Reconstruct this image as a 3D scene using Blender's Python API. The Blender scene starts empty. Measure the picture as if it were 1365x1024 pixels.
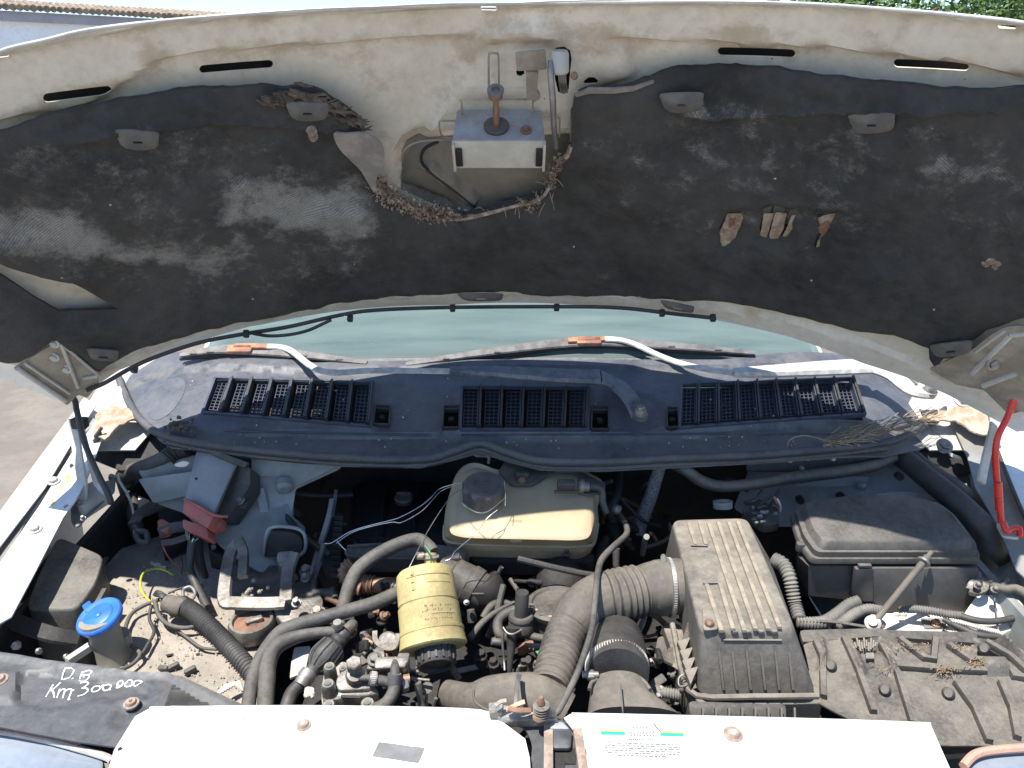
import bpy, bmesh, math, random
import numpy as np
from mathutils import Vector, Matrix, noise
from mathutils.geometry import delaunay_2d_cdt
random.seed(7)
rnd = random.random
scene = bpy.context.scene
COL = scene.collection
# ------------------------------------------------------------------ camera
F = 1000.0
PITCH = math.radians(21)
CAM = Vector((0, -0.84, 1.76))
FWD = Vector((0, math.cos(PITCH), -math.sin(PITCH)))
UPV = Vector((0, math.sin(PITCH), math.cos(PITCH)))
RGT = Vector((1, 0, 0))
cd = bpy.data.cameras.new('camera'); cam = bpy.data.objects.new('camera', cd); COL.objects.link(cam)
cam.location = CAM; cam.rotation_euler = (math.pi/2 - PITCH, 0, 0)
cd.sensor_width = 36; cd.lens = 36*F/1365; cd.clip_start = .02; cd.clip_end = 2000
scene.camera = cam
# ------------------------------------------------------------------ light
SUN = Vector((-.29, -.165, 1)).normalized()
elev = math.asin(SUN.z); azim = math.atan2(SUN.x, SUN.y)
w = bpy.data.worlds.new('World'); scene.world = w; w.use_nodes = True
nt = w.node_tree; bg = nt.nodes['Background']
sky = nt.nodes.new('ShaderNodeTexSky'); sky.sky_type = 'NISHITA'; sky.sun_disc = False
sky.sun_elevation = elev; sky.sun_rotation = azim; sky.air_density = .75; sky.dust_density = 0.; sky.ozone_density = 1.8
nt.links.new(sky.outputs[0], bg.inputs[0]); bg.inputs[1].default_value = .132
sl = bpy.data.lights.new('sun', 'SUN'); sl.energy = 4.1; sl.angle = math.radians(.5); sl.color = (1, .96, .9)
so = bpy.data.objects.new('sun', sl); COL.objects.link(so); so.location = (0, 0, 10)
so.rotation_euler = SUN.to_track_quat('Z', 'Y').to_euler()
scene.view_settings.view_transform = 'Standard'; scene.view_settings.look = 'None'
scene.view_settings.exposure = 1.08; scene.view_settings.gamma = 1
# ------------------------------------------------------------------ tracing helpers
VX = [0., 0., 1.]
def view(x0=0, y0=0, s=1.): VX[:] = [x0, y0, s]
def fpx(x, y): return VX[0]+x*VX[2], VX[1]+y*VX[2]
def fp(l): return [fpx(*p) for p in l]
def ray(x, y):
    X, Y = fpx(x, y)
    return (RGT*((X-682.5)/F) + UPV*((512-Y)/F) + FWD)
ZM = [0]
def pz(x, y, Z):
    if ZM[0] and Z < .95: Z = .95-(.95-Z)*.5
    d = ray(x, y); t = (Z-CAM.z)/d.z
    return CAM + d*t
def py(x, y, Y):
    d = ray(x, y); return CAM + d*((Y-CAM.y)/d.y)
def q(pts): return [pz(*p) for p in pts]
def dep(p): return (p-CAM).dot(FWD)
def rp(p, r): return r*VX[2]*dep(p)/F
class Plane:
    def __init__(s, o, u, v):
        s.o = Vector(o); s.u = Vector(u).normalized(); s.v = Vector(v).normalized(); s.n = s.u.cross(s.v).normalized()
        if s.n.dot(CAM-s.o) < 0: s.n = -s.n
    def hit(s, x, y, lift=0):
        d = ray(x, y); t = ((s.o-CAM).dot(s.n)+lift)/d.dot(s.n); p = CAM+d*t-s.o
        return (p.dot(s.u), p.dot(s.v))
    def at(s, u, v, off=0): return s.o+s.u*u+s.v*v+s.n*off
    def p(s, x, y, off=0): return s.at(*s.hit(x, y, off), off)
def horiz(z): return Plane((0, 0, z), (1, 0, 0), (0, 1, 0))
class Bonnet:
    K = .36
    def __init__(s):
        s.o = Vector((0, .755, 1.345)); a = math.radians(50)
        s.u = Vector((1, 0, 0)); s.v = Vector((0, -math.cos(a), math.sin(a))); s.n = Vector((0, -math.sin(a), -math.cos(a)))
    def hit(s, x, y, lift=0):
        d = ray(x, y); t = .9
        for _ in range(40):
            p = CAM+d*t-s.o
            g = p.dot(s.n)-s.K*p.x*p.x-lift*(1+2*s.K*s.K*p.x*p.x)
            dg = d.dot(s.n)-2*s.K*p.x*d.x
            if abs(dg) < .25: dg = -.25 if dg < 0 else .25
            t -= max(-.2, min(.2, g/dg))
        p = CAM+d*t-s.o
        return (p.x, p.dot(s.v))
    def at(s, u, v, off=0):
        m = (s.n-s.u*(2*s.K*u)).normalized()
        return s.o+s.u*u+s.v*v+s.n*(s.K*u*u)+m*off
    def p(s, x, y, off=0): return s.at(*s.hit(x, y, off), off)
BON = Bonnet()
# ------------------------------------------------------------------ mesh primitives -> (V,F)
def join(*gs):
    V, Fc = [], []
    for g in gs:
        k = len(V); V += list(g[0]); Fc += [tuple(i+k for i in f) for f in g[1]]
    return V, Fc
def catmull(pts, rads, sub):
    P, R = [], []
    n = len(pts)
    for i in range(n-1):
        p0, p1, p2, p3 = pts[max(i-1, 0)], pts[i], pts[i+1], pts[min(i+2, n-1)]
        for k in range(sub):
            t = k/sub; t2 = t*t; t3 = t2*t
            P.append(.5*((2*p1)+(p2-p0)*t+(2*p0-5*p1+4*p2-p3)*t2+(3*p1-3*p2+p3-p0)*t3))
            R.append(rads[i]*(1-t)+rads[i+1]*t)
    P.append(pts[-1]); R.append(rads[-1]); return P, R
def tube(pts, rad, sub=8, seg=14, corr=None, crange=(0, 1), smooth=True, flat=1.0):
    pts = [Vector(p) for p in pts]; n = len(pts)
    rads = list(rad) if isinstance(rad, (list, tuple)) else [rad]*n
    P, R = catmull(pts, rads, sub) if smooth and n > 2 else (pts, rads)
    if corr or (n == 2 and corr):
        L = [0]
        for a, b in zip(P, P[1:]): L.append(L[-1]+(b-a).length)
        pitch, amp = corr; T = L[-1]; m = max(8, int(T/pitch*6)); NP, NR = [], []; j = 0
        for k in range(m+1):
            s = T*k/m
            while j < len(L)-2 and L[j+1] < s: j += 1
            f = (s-L[j])/max(1e-9, L[j+1]-L[j])
            NP.append(P[j].lerp(P[j+1], f)); r = R[j]*(1-f)+R[j+1]*f
            if crange[0] <= s/T <= crange[1]:
                r += amp*math.cos(2*math.pi*s/pitch)
            NR.append(r)
        P, R = NP, NR
    V, Fc = [], []
    t0 = (P[1]-P[0]).normalized()
    N = t0.orthogonal().normalized()
    for i, p in enumerate(P):
        t = (P[min(i+1, len(P)-1)]-P[max(i-1, 0)]).normalized()
        N = (N-t*N.dot(t)); N = N.normalized() if N.length > 1e-6 else t.orthogonal().normalized()
        B = t.cross(N)
        for k in range(seg):
            a = 2*math.pi*k/seg
            V.append(p+(N*math.cos(a)+B*math.sin(a)*flat)*R[i])
    for i in range(len(P)-1):
        for k in range(seg):
            k2 = (k+1) % seg
            Fc.append((i*seg+k, i*seg+k2, (i+1)*seg+k2, (i+1)*seg+k))
    Fc.append(tuple(range(seg))[::-1]); Fc.append(tuple((len(P)-1)*seg+k for k in range(seg)))
    return V, Fc
def lathe(a, b, prof, seg=32, lobes=None, cap=True):
    """prof: list of (t along a->b in 0..1, radius m); lobes=(n,amp,t0,t1)"""
    a, b = Vector(a), Vector(b); ax = b-a; t = ax.normalized(); N = t.orthogonal().normalized(); B = t.cross(N)
    V, Fc = [], []
    for (s, r) in prof:
        for k in range(seg):
            an = 2*math.pi*k/seg; rr = r
            if lobes and lobes[2] <= s <= lobes[3] and r > 0: rr = r*(1+lobes[1]*math.cos(lobes[0]*an))
            V.append(a+ax*s+(N*math.cos(an)+B*math.sin(an))*rr)
    for i in range(len(prof)-1):
        for k in range(seg):
            k2 = (k+1) % seg; Fc.append((i*seg+k, i*seg+k2, (i+1)*seg+k2, (i+1)*seg+k))
    if cap:
        Fc.append(tuple(range(seg))[::-1]); Fc.append(tuple((len(prof)-1)*seg+k for k in range(seg)))
    return V, Fc
def rnd_poly(pts, r, n=4):
    out = []; m = len(pts)
    for i in range(m):
        p = pts[i]; a = pts[i-1]-p; b = pts[(i+1) % m]-p
        ra = min(r, a.length*.45); rb = min(r, b.length*.45)
        A = p+a.normalized()*ra; B = p+b.normalized()*rb
        for k in range(n+1):
            t = k/n; out.append(A*(1-t)**2+p*2*t*(1-t)+B*t*t)
    return out
def loft(rings, cap0=True, cap1=True, closed=True):
    V, Fc = [], []; m = len(rings[0])
    for r in rings: V += list(r)
    for i in range(len(rings)-1):
        for k in range(m if closed else m-1):
            k2 = (k+1) % m; Fc.append((i*m+k, i*m+k2, (i+1)*m+k2, (i+1)*m+k))
    if closed and cap0: Fc.append(tuple(range(m))[::-1])
    if closed and cap1: Fc.append(tuple((len(rings)-1)*m+k for k in range(m)))
    return V, Fc
def cen(pts):
    c = Vector()
    for p in pts: c += p
    return c/len(pts)
def scale_ring(r, s, off=Vector()):
    c = cen(r); return [c+(p-c)*s+off for p in r]
def prism(pts, vec, r=0, n=3, bev=0):
    """closed polygon in 3-D extruded by vec; softened rim"""
    pts = [Vector(p) for p in pts]; vec = Vector(vec)
    if r: pts = rnd_poly(pts, r, n)
    if bev:
        L = vec.length; c = cen(pts); R = max((p-c).length for p in pts); k = 1-bev/max(R, 1e-6)
        u = vec/L
        return loft([scale_ring(pts, k), [p+u*bev*.3 for p in scale_ring(pts, 1-(1-k)*.3)], [p+u*bev for p in pts], [p+vec-u*bev for p in pts],
                     [p+vec-u*bev*.3 for p in scale_ring(pts, 1-(1-k)*.3)], [p+vec for p in scale_ring(pts, k)]])
    return loft([pts, [p+vec for p in pts]])
def box(c, sx, sy, sz, ax=None, ay=None, bev=.0):
    c = Vector(c); ax = Vector(ax or (1, 0, 0)).normalized(); ay = Vector(ay or (0, 1, 0)); ay = (ay-ax*ay.dot(ax)).normalized(); az = ax.cross(ay)
    r = [c+ax*sx/2*i+ay*sy/2*j-az*sz/2 for i, j in ((-1, -1), (1, -1), (1, 1), (-1, 1))]
    return prism(r, az*sz, bev*1.5 if bev else 0, 2, bev)
def bar(a, b, wd, ht, up=(0, 0, 1)):
    a, b = Vector(a), Vector(b); t = (b-a); up = Vector(up)
    s = t.cross(up).normalized(); n = s.cross(t).normalized()
    r = [a+s*wd/2*i+n*ht/2*j for i, j in ((-1, -1), (1, -1), (1, 1), (-1, 1))]
    return loft([r, [p+t for p in r]])
def strip(pts, wd, th, nrm, sub=6, taper=None, smooth=True):
    """flat bar along a smooth path, width vector = nrm x tangent"""
    pts = [Vector(p) for p in pts]
    ws = taper or [wd]*len(pts)
    P, R = catmull(pts, ws, sub) if smooth and len(pts) > 2 else (pts, ws)
    rings = []
    for i, p in enumerate(P):
        t = (P[min(i+1, len(P)-1)]-P[max(i-1, 0)]).normalized(); n = Vector(nrm(i/(len(P)-1)) if callable(nrm) else nrm); n = (n-t*n.dot(t)).normalized(); s = n.cross(t)
        h = R[i]/2
        rings.append([p+s*h, p+s*h*.8+n*th*.5, p-s*h*.8+n*th*.5, p-s*h, p-s*h*.8-n*th*.5, p+s*h*.8-n*th*.5])
    return loft(rings)
def hexb(p, ax, r, h, washer=True, seg=6):
    p = Vector(p); ax = Vector(ax).normalized()
    g = []
    if washer: g.append(lathe(p, p+ax*h*.3, [(0, r*1.55), (.8, r*1.55), (1, r*1.4)], 18))
    g.append(lathe(p+ax*h*.25, p+ax*h, [(0, r), (.85, r), (1, r*.85)], seg))
    return join(*g)
# polygon distance helpers (numpy)
def inside(poly, P):
    x, y = P[:, 0], P[:, 1]; c = np.zeros(len(P), bool); n = len(poly)
    for i in range(n):
        x1, y1 = poly[i]; x2, y2 = poly[i-1]
        if y1 == y2: continue
        m = ((y1 > y) != (y2 > y)) & (x < (x2-x1)*(y-y1)/(y2-y1)+x1); c ^= m
    return c
def pdist(poly, P):
    d = np.full(len(P), 1e9); n = len(poly)
    for i in range(n):
        a = np.array(poly[i-1]); b = np.array(poly[i]); ab = b-a; L = ab.dot(ab)+1e-12
        t = np.clip(((P-a)@ab)/L, 0, 1); d = np.minimum(d, np.hypot(*(P-a-t[:, None]*ab).T))
    return np.where(inside(poly, P), d, -d)
def smooth01(x): x = np.clip(x, 0, 1); return x*x*(3-2*x)
def densify(poly, step):
    out = []
    for i in range(len(poly)):
        a = np.array(poly[i]); b = np.array(poly[(i+1) % len(poly)]); n = max(1, int(np.hypot(*(b-a))/step))
        for k in range(n): out.append(tuple(a+(b-a)*k/n))
    return out
def curvepoly(pts, sub=4):
    """smooth a closed pixel polygon"""
    n = len(pts); out = []
    for i in range(n):
        p0, p1, p2, p3 = [np.array(pts[(i+k) % n], float) for k in (-1, 0, 1, 2)]
        for k in range(sub):
            t = k/sub; out.append(tuple(.5*((2*p1)+(p2-p0)*t+(2*p0-5*p1+4*p2-p3)*t*t+(3*p1-3*p2+p3-p0)*t**3)))
    return out
def sheet(S, poly, step=.01, th=.002, off=0, holes=(), h=None, jag=0, uv=False):
    """a traced plate with real thickness lying on surface S. poly/holes in view pixels; h(UV array)->offset array"""
    pu = [S.hit(*p, off+th) for p in poly] if not uv else poly
    if jag:
        pu = densify(pu, step)
        pu = [(a+jag*noise.noise(Vector((a*60, b*60, 0)))+jag*.5*noise.noise(Vector((a*170, b*170, 3))), b+jag*noise.noise(Vector((a*60, b*60, 9)))+jag*.6*noise.noise(Vector((a*190, b*190, 7)))) for a, b in pu]
    else: pu = densify(pu, step)
    hu = [densify([S.hit(*p, off+th) for p in hh] if not uv else hh, step*.7) for hh in holes]
    A = np.array(pu); lo, hi = A.min(0), A.max(0)
    gx = np.arange(lo[0]+step/2, hi[0], step); gy = np.arange(lo[1]+step/2, hi[1], step*.866)
    G = np.array([(x+(step/2 if j % 2 else 0), y) for j, y in enumerate(gy) for x in gx]) if len(gx) and len(gy) else np.zeros((0, 2))
    if len(G): G = G[pdist(pu, G) > step*.45]
    for hh in hu:
        if len(G): G = G[pdist(hh, G) < -step*.45]
    pts = [Vector(p) for p in pu]; ed = [(i, (i+1) % len(pu)) for i in range(len(pu))]
    for hh in hu:
        k = len(pts); pts += [Vector(p) for p in hh]; ed += [(k+i, k+(i+1) % len(hh)) for i in range(len(hh))]
    pts += [Vector((float(a), float(b))) for a, b in G]
    vo, _, fo, *_r = delaunay_2d_cdt(pts, ed, [], 1, 1e-7)
    P2 = np.array([(v.x, v.y) for v in vo]); tri = [f for f in fo]
    C = np.array([P2[list(f)].mean(0) for f in tri]); keep = np.ones(len(tri), bool)
    for hh in hu: keep &= ~inside(hh, C)
    keep &= inside(pu, C)
    tri = [f for f, k in zip(tri, keep) if k]
    H = h(P2) if h else np.zeros(len(P2))
    top = [S.at(float(a), float(b), off+float(o)+th) for (a, b), o in zip(P2, H)]
    bot = [S.at(float(a), float(b), off+float(o)) for (a, b), o in zip(P2, H)]
    n = len(top)
    # orientation
    if tri:
        f = tri[0]; nn = (top[f[1]]-top[f[0]]).cross(top[f[2]]-top[f[0]])
        mid = S.at(float(P2[f[0]][0]), float(P2[f[0]][1]), off+1)-S.at(float(P2[f[0]][0]), float(P2[f[0]][1]), off)
        if nn.dot(mid) < 0: tri = [f[::-1] for f in tri]
    cnt = {}
    for f in tri:
        for i in range(3):
            e = (f[i], f[(i+1) % 3]); cnt[e] = 1
    Fc = [tuple(f) for f in tri]+[tuple(i+n for i in f[::-1]) for f in tri]
    for (a, b) in cnt:
        if (b, a) not in cnt: Fc.append((b, a, a+n, b+n))
    sheet.uv = P2
    return top+bot, Fc
# ------------------------------------------------------------------ materials
MATS = {}
def mat(name, col, col2=None, dust=(.30, .25, .19), da=0., up=.7, rough=.55, metal=0., sc=14, bump=.15, bs=90, spec=.5, specks=0, speckcol=(.6, .55, .48), coat=0, sss=0, wear_sheen=None, cont=(.38, .62), dr=None, trans=0):
    m = bpy.data.materials.new(name); m.use_nodes = True; N = m.node_tree.nodes; L = m.node_tree.links
    b = N['Principled BSDF']; tc = N.new('ShaderNodeTexCoord'); ob = tc.outputs['Object']
    def noise_(scale, det=6, rg=.6, seed=0.):
        n = N.new('ShaderNodeTexNoise'); n.inputs['Scale'].default_value = scale; n.inputs['Detail'].default_value = det; n.inputs['Roughness'].default_value = rg
        mp = N.new('ShaderNodeMapping'); mp.inputs['Location'].default_value = (seed, seed*1.7, seed*.6); L.new(ob, mp.inputs[0]); L.new(mp.outputs[0], n.inputs['Vector']); return n.outputs['Fac']
    def ramp(x, a, c):
        r = N.new('ShaderNodeMapRange'); r.interpolation_type = 'SMOOTHSTEP'; r.inputs[1].default_value = a; r.inputs[2].default_value = c; L.new(x, r.inputs[0]); return r.outputs[0]
    def mth(op, x, y):
        r = N.new('ShaderNodeMath'); r.operation = op
        for i, z in enumerate((x, y)):
            if isinstance(z, (int, float)): r.inputs[i].default_value = z
            else: L.new(z, r.inputs[i])
        return r.outputs[0]
    def mix(f, x, y):
        r = N.new('ShaderNodeMix'); r.data_type = 'RGBA'
        for i, z in ((0, f), (6, x), (7, y)):
            if isinstance(z, tuple): r.inputs[i].default_value = (*z[:3], 1)
            elif isinstance(z, (int, float)): r.inputs[i].default_value = z
            else: L.new(z, r.inputs[i])
        return r.outputs[2]
    c2 = col2 or tuple(x*.8 for x in col)
    n1 = noise_(sc); c = mix(ramp(n1, *cont), col, c2)
    n3 = noise_(sc*9, 4, .6, 5.); c = mix(mth('MULTIPLY', ramp(n3, .45, .75), .35), c, tuple(x*.62 for x in col))
    rf = None
    if da:
        ge = N.new('ShaderNodeNewGeometry'); sx = N.new('ShaderNodeSeparateXYZ'); L.new(ge.outputs['Normal'], sx.inputs[0])
        nz = ramp(sx.outputs[2], -.2, .9); k = mth('ADD', mth('MULTIPLY', nz, up), 1-up)
        dn = mth('ADD', mth('MULTIPLY', noise_(sc*.7, 8, .7, 11.), .65), mth('MULTIPLY', noise_(sc*12, 5, .7, 3.), .35))
        df = mth('MULTIPLY', mth('MULTIPLY', ramp(dn, .34, .62), da), k)
        df = mth('MINIMUM', mth('ADD', df, mth('MULTIPLY', k, da*.22)), 1.)
        c = mix(df, c, mix(ramp(noise_(sc*4, 5, .6, 21.), .4, .6), dust, tuple(x*.84 for x in dust)))
        rf = df
    if wear_sheen:
        at = N.new('ShaderNodeAttribute'); at.attribute_name = 'wear_sheen'
        wv = N.new('ShaderNodeTexWave'); wv.bands_direction = 'Y' if wear_sheen.get('dir', 'Y') == 'Y' else 'Z'; wv.inputs['Scale'].default_value = wear_sheen['scale']; wv.inputs['Distortion'].default_value = 3.5; wv.inputs['Detail'].default_value = 4; wv.inputs['Detail Scale'].default_value = 3
        L.new(ob, wv.inputs['Vector'])
        f = mth('MULTIPLY', ramp(mth('ADD', at.outputs['Fac'], mth('MULTIPLY', mth('SUBTRACT', noise_(17, 12, .8, 8.), .5), 3.1)), .25, 1.10), mth('ADD', mth('MULTIPLY', wv.outputs['Fac'], .5), .42) if not wear_sheen.get('plain') else wear_sheen['plain'])
        c = mix(f, c, wear_sheen['col'])
    if specks:
        v = N.new('ShaderNodeTexVoronoi'); v.inputs['Scale'].default_value = specks; L.new(ob, v.inputs['Vector'])
        s1 = ramp(v.outputs['Distance'], .065, .03); sp = N.new('ShaderNodeSeparateColor'); L.new(v.outputs['Color'], sp.inputs[0])
        c = mix(mth('MULTIPLY', mth('MULTIPLY', s1, mth('GREATER_THAN', sp.outputs[0], .70)), .9), c, speckcol)
    L.new(c, b.inputs['Base Color'])
    r0 = mth('ADD', rough, mth('MULTIPLY', mth('SUBTRACT', n3, .5), .25))
    if rf is not None: r0 = mth('MINIMUM', mth('ADD', r0, mth('MULTIPLY', rf, .5)), .95)
    L.new(r0, b.inputs['Roughness']); b.inputs['Metallic'].default_value = metal
    b.inputs['Specular IOR Level'].default_value = spec; b.inputs['Coat Weight'].default_value = coat
    if sss:
        b.inputs['Subsurface Weight'].default_value = sss; b.inputs['Subsurface Radius'].default_value = (1, .7, .35); b.inputs['Subsurface Scale'].default_value = .02
    if trans: b.inputs['Transmission Weight'].default_value = trans
    if bump:
        bp = N.new('ShaderNodeBump'); bp.inputs['Strength'].default_value = bump; bp.inputs['Distance'].default_value = .004
        L.new(mth('ADD', noise_(bs, 6, .65, 2.), mth('MULTIPLY', noise_(bs*.2, 3, .5, 7.), 1.2)), bp.inputs['Height']); L.new(bp.outputs[0], b.inputs['Normal'])
    MATS[name] = m; return m
DUST = (.29, .26, .215)
M_white = mat('white_paint', (.80, .80, .78), (.74, .73, .70), dust=(.52, .47, .38), da=.25, rough=.35, coat=.25, bump=.03, sc=9)
M_cream = mat('stained_white_paint', (.82, .765, .66), (.72, .645, .52), dust=(.42, .34, .24), da=.30, up=0, rough=.45, sc=6, bump=.10, bs=60, specks=34, speckcol=(.12, .07, .045), cont=(.42, .75), wear_sheen=dict(scale=1, col=(.36, .27, .16), plain=.62))
M_rim = mat('greyed_white_paint', (.62, .60, .54), (.46, .44, .39), da=.35, rough=.45, sc=12, specks=60, speckcol=(.15, .1, .07))
M_pad = mat('charcoal_felt', (.020, .0215, .0235), (.043, .045, .047), dust=(.16, .145, .125), da=.30, up=0, rough=.85, spec=.25, sc=4.5, bump=.9, bs=160, specks=26, speckcol=(.55, .52, .47), wear_sheen=dict(scale=120, col=(.34, .33, .305), dir='Y'))
M_padedge = mat('torn_brown_felt', (.52, .41, .33), (.26, .19, .14), rough=.95, spec=.1, sc=60, bump=1, bs=200)
M_cowl = mat('blue_black_plastic', (.030, .038, .058), (.060, .070, .094), dust=(.20, .19, .175), da=.42, up=.5, rough=.36, sc=8, bump=.15, specks=70, speckcol=(.22, .21, .20), wear_sheen=dict(scale=1, col=(.20, .185, .16), plain=.55))
M_black = mat('black_plastic', (.018, .018, .02), (.03, .03, .032), dust=DUST, da=.18, rough=.45, sc=20)
M_void = mat('oily_black_metal_and_void', (.008, .008, .009), (.018, .017, .016), dust=(.08, .07, .06), da=.2, rough=.6, sc=12, bump=.4)  # oily metal, also the black that stands for shaded cavities
M_plast = mat('dusty_black_plastic', (.026, .026, .026), (.042, .04, .038), dust=DUST, da=.36, up=.8, rough=.48, sc=11, bump=.2)
M_filter = mat('dust_caked_plastic', (.040, .038, .036), (.075, .070, .062), dust=(.30, .265, .215), da=.72, up=.88, rough=.55, sc=6, bump=.25, bs=140)
M_rub = mat('dusty_rubber', (.032, .031, .030), (.05, .047, .043), dust=DUST, da=.33, up=.9, rough=.55, sc=14, bump=.25, bs=160)
M_rubc = mat('clean_dark_rubber', (.022, .022, .023), (.04, .039, .038), dust=DUST, da=.15, rough=.5, sc=14, bump=.2, bs=200)
M_duct = mat('dusty_duct_rubber', (.055, .050, .044), (.085, .077, .066), dust=(.27, .235, .185), da=.52, up=.75, rough=.6, sc=8, bump=.2, bs=150)
M_cast = mat('dusty_cast_aluminium', (.36, .35, .33), (.15, .14, .125), dust=(.28, .24, .19), da=.42, rough=.42, metal=.75, sc=22, bump=.5, bs=120)
M_steel = mat('bare_steel', (.40, .39, .37), (.25, .24, .23), dust=DUST, da=.3, rough=.5, metal=.9, sc=30, bump=.2)
M_rust = mat('rusty_steel', (.28, .12, .06), (.14, .06, .035), dust=DUST, da=.3, rough=.8, sc=50, bump=.6)
M_copper = mat('copper_brown_metal', (.42, .24, .15), (.26, .15, .10), dust=DUST, da=.35, rough=.45, metal=.5, sc=20, bump=.2)
M_tank = mat('cream_translucent_plastic', (.60, .47, .29), (.47, .34, .19), dust=(.42, .37, .28), da=.38, up=.9, rough=.4, sc=5, sss=.35, bump=.05)
M_yellow = mat('yellowed_plastic', (.60, .49, .21), (.48, .37, .15), dust=(.13, .10, .06), da=.46, up=.2, rough=.5, sc=12, sss=.1, bump=.12, bs=60, cont=(.45, .7))
M_cap = mat('silver_grey_plastic', (.075, .075, .08), (.05, .05, .055), dust=DUST, da=.35, rough=.42, metal=.1, sc=25)
M_body = mat('dirty_grey_bodywork', (.30, .33, .34), (.16, .18, .18), dust=(.28, .24, .18), da=.5, rough=.5, sc=7, bump=.15)
M_floor = mat('sandy_dirt_on_metal', (.33, .29, .24), (.22, .195, .165), dust=(.40, .35, .28), da=.6, rough=.85, sc=14, bump=.8, bs=110, specks=60, speckcol=(.10, .08, .06))
M_frame = mat('scuffed_dark_steel', (.030, .036, .046), (.055, .06, .068), dust=(.28, .25, .21), da=.22, rough=.42, sc=10, bump=.15, coat=.1)
M_blue = mat('blue_plastic', (.015, .13, .62), (.02, .17, .60), dust=(.2, .15, .15), da=.10, rough=.35, sc=22, bump=.05)
M_bottle = mat('grimy_translucent_plastic', (.30, .28, .22), (.20, .185, .14), dust=DUST, da=.4, rough=.45, sc=12, sss=.1)
M_red = mat('faded_red_plastic', (.52, .12, .09), (.40, .09, .07), dust=(.4, .25, .2), da=.3, rough=.5, sc=18)
M_redrod = mat('red_plastic_sleeve', (.78, .035, .012), (.62, .02, .01), dust=(.5, .3, .3), da=.08, rough=.25, sc=20, bump=.05)
M_grey = mat('grey_aluminium_case', (.30, .33, .36), (.25, .27, .29), dust=(.33, .29, .24), da=.35, rough=.45, metal=.2, sc=9, bump=.08)
M_green = mat('green_plastic', (.10, .33, .16), rough=.4)
M_yg = mat('yellow_wire_sleeve', (.55, .52, .04), (.25, .40, .06), rough=.4, sc=60)
M_wire = mat('bright_tie_wire', (.72, .72, .70), rough=.3, metal=.9)
M_armw = mat('sunlit_wiper_steel', (.60, .58, .54), (.40, .38, .35), dust=DUST, da=.2, rough=.5, sc=40)  # pale wiper steel, lightened to stand in for sun on it
M_arust = mat('peeling_orange_primer', (.50, .22, .11), (.26, .12, .08), rough=.7, sc=50)
M_batt = mat('white_battery_plastic', (.74, .72, .66), (.62, .59, .52), dust=(.38, .32, .24), da=.4, rough=.5, sc=12)
M_chalk = mat('white_marker_paint', (.85, .86, .88), rough=.7, sc=60, bump=.2)
M_foam = mat('crumbling_yellow_foam', (.55, .44, .32), (.36, .24, .15), rough=.9, sc=40, bump=1, specks=70, speckcol=(.2, .09, .04))
M_tape = mat('grey_tape', (.20, .20, .20), (.16, .16, .16), rough=.6, sc=30)
M_ink = mat('printed_grey_ink', (.10, .10, .10), rough=.7); M_embo = mat('rubbed_brown_ink', (.20, .15, .07), rough=.6)
M_paper = mat('white_sticker_vinyl', (.78, .79, .76), rough=.5, sc=20, bump=.02)
M_sy = mat('printed_yellow', (.75, .70, .20), rough=.5); M_sg = mat('printed_green', (.05, .42, .22), rough=.5); M_sb = mat('printed_cyan', (.03, .45, .62), rough=.5)
M_straw = mat('dry_straw', (.42, .32, .20), (.25, .17, .10), rough=.9, sc=30)
M_lens = mat('clear_headlight_lens', (.26, .29, .33), (.20, .23, .27), rough=.12, coat=1, sc=9, bump=.05)
M_stone = mat('pale_stone_chips', (.55, .50, .42), (.40, .36, .30), rough=.9, sc=50)
M_braid = mat('braided_silver_sleeve', (.42, .42, .42), (.12, .12, .12), rough=.45, metal=.4, sc=420, bump=1, bs=500)
M_flange = mat('shaded_grimy_cream_paint', (.42, .385, .32), (.24, .21, .17), dust=(.25, .19, .12), da=.4, up=0, rough=.5, sc=18, bump=.2)  # grime with shade mixed into one darker cream
M_tray = mat('dark_moulded_plastic', (.035, .034, .033), (.07, .065, .058), dust=(.29, .26, .21), da=.48, up=.7, rough=.45, sc=16, bump=.3)
M_ribd = mat('beige_dust_ridge', (.34, .29, .22), (.22, .19, .15), rough=.8, sc=30)
# ------------------------------------------------------------------ object helpers
WL = {}
def put(name, geo, mt, parent=None, label=None, ang=38, attr=None, flat=False):
    V, Fc = geo
    me = bpy.data.meshes.new(name)
    c = cen([V[i] for i in range(0, len(V), max(1, len(V)//60))])
    me.from_pydata([tuple(Vector(v)-c) for v in V], [], [tuple(f) for f in Fc])
    me.materials.append(mt); me.validate(); me.update()
    bm = bmesh.new(); bm.from_mesh(me); bmesh.ops.recalc_face_normals(bm, faces=bm.faces); bm.to_mesh(me); bm.free()
    if not flat:
        me.shade_smooth(); me.set_sharp_from_angle(angle=math.radians(ang))
    if attr is not None and len(attr) == len(me.vertices):
        a = me.attributes.new('wear_sheen', 'FLOAT', 'POINT'); a.data.foreach_set('value', np.array(attr, np.float32))
    o = bpy.data.objects.new(name, me); COL.objects.link(o)
    if parent is not None:
        o.parent = parent; o.location = c-WL[parent]
    else: o.location = c
    WL[o] = c
    if label: o['label'] = label
    return o
def thing(o, label, cat, group=None, kind=None):
    if label: o['label'] = label
    if cat: o['category'] = cat
    if group: o['group'] = group
    if kind: o['kind'] = kind
    return o
def empty(name, loc):
    o = bpy.data.objects.new(name, None); COL.objects.link(o); o.location = loc; WL[o] = Vector(loc); o.empty_display_size = .1; return o
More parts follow.
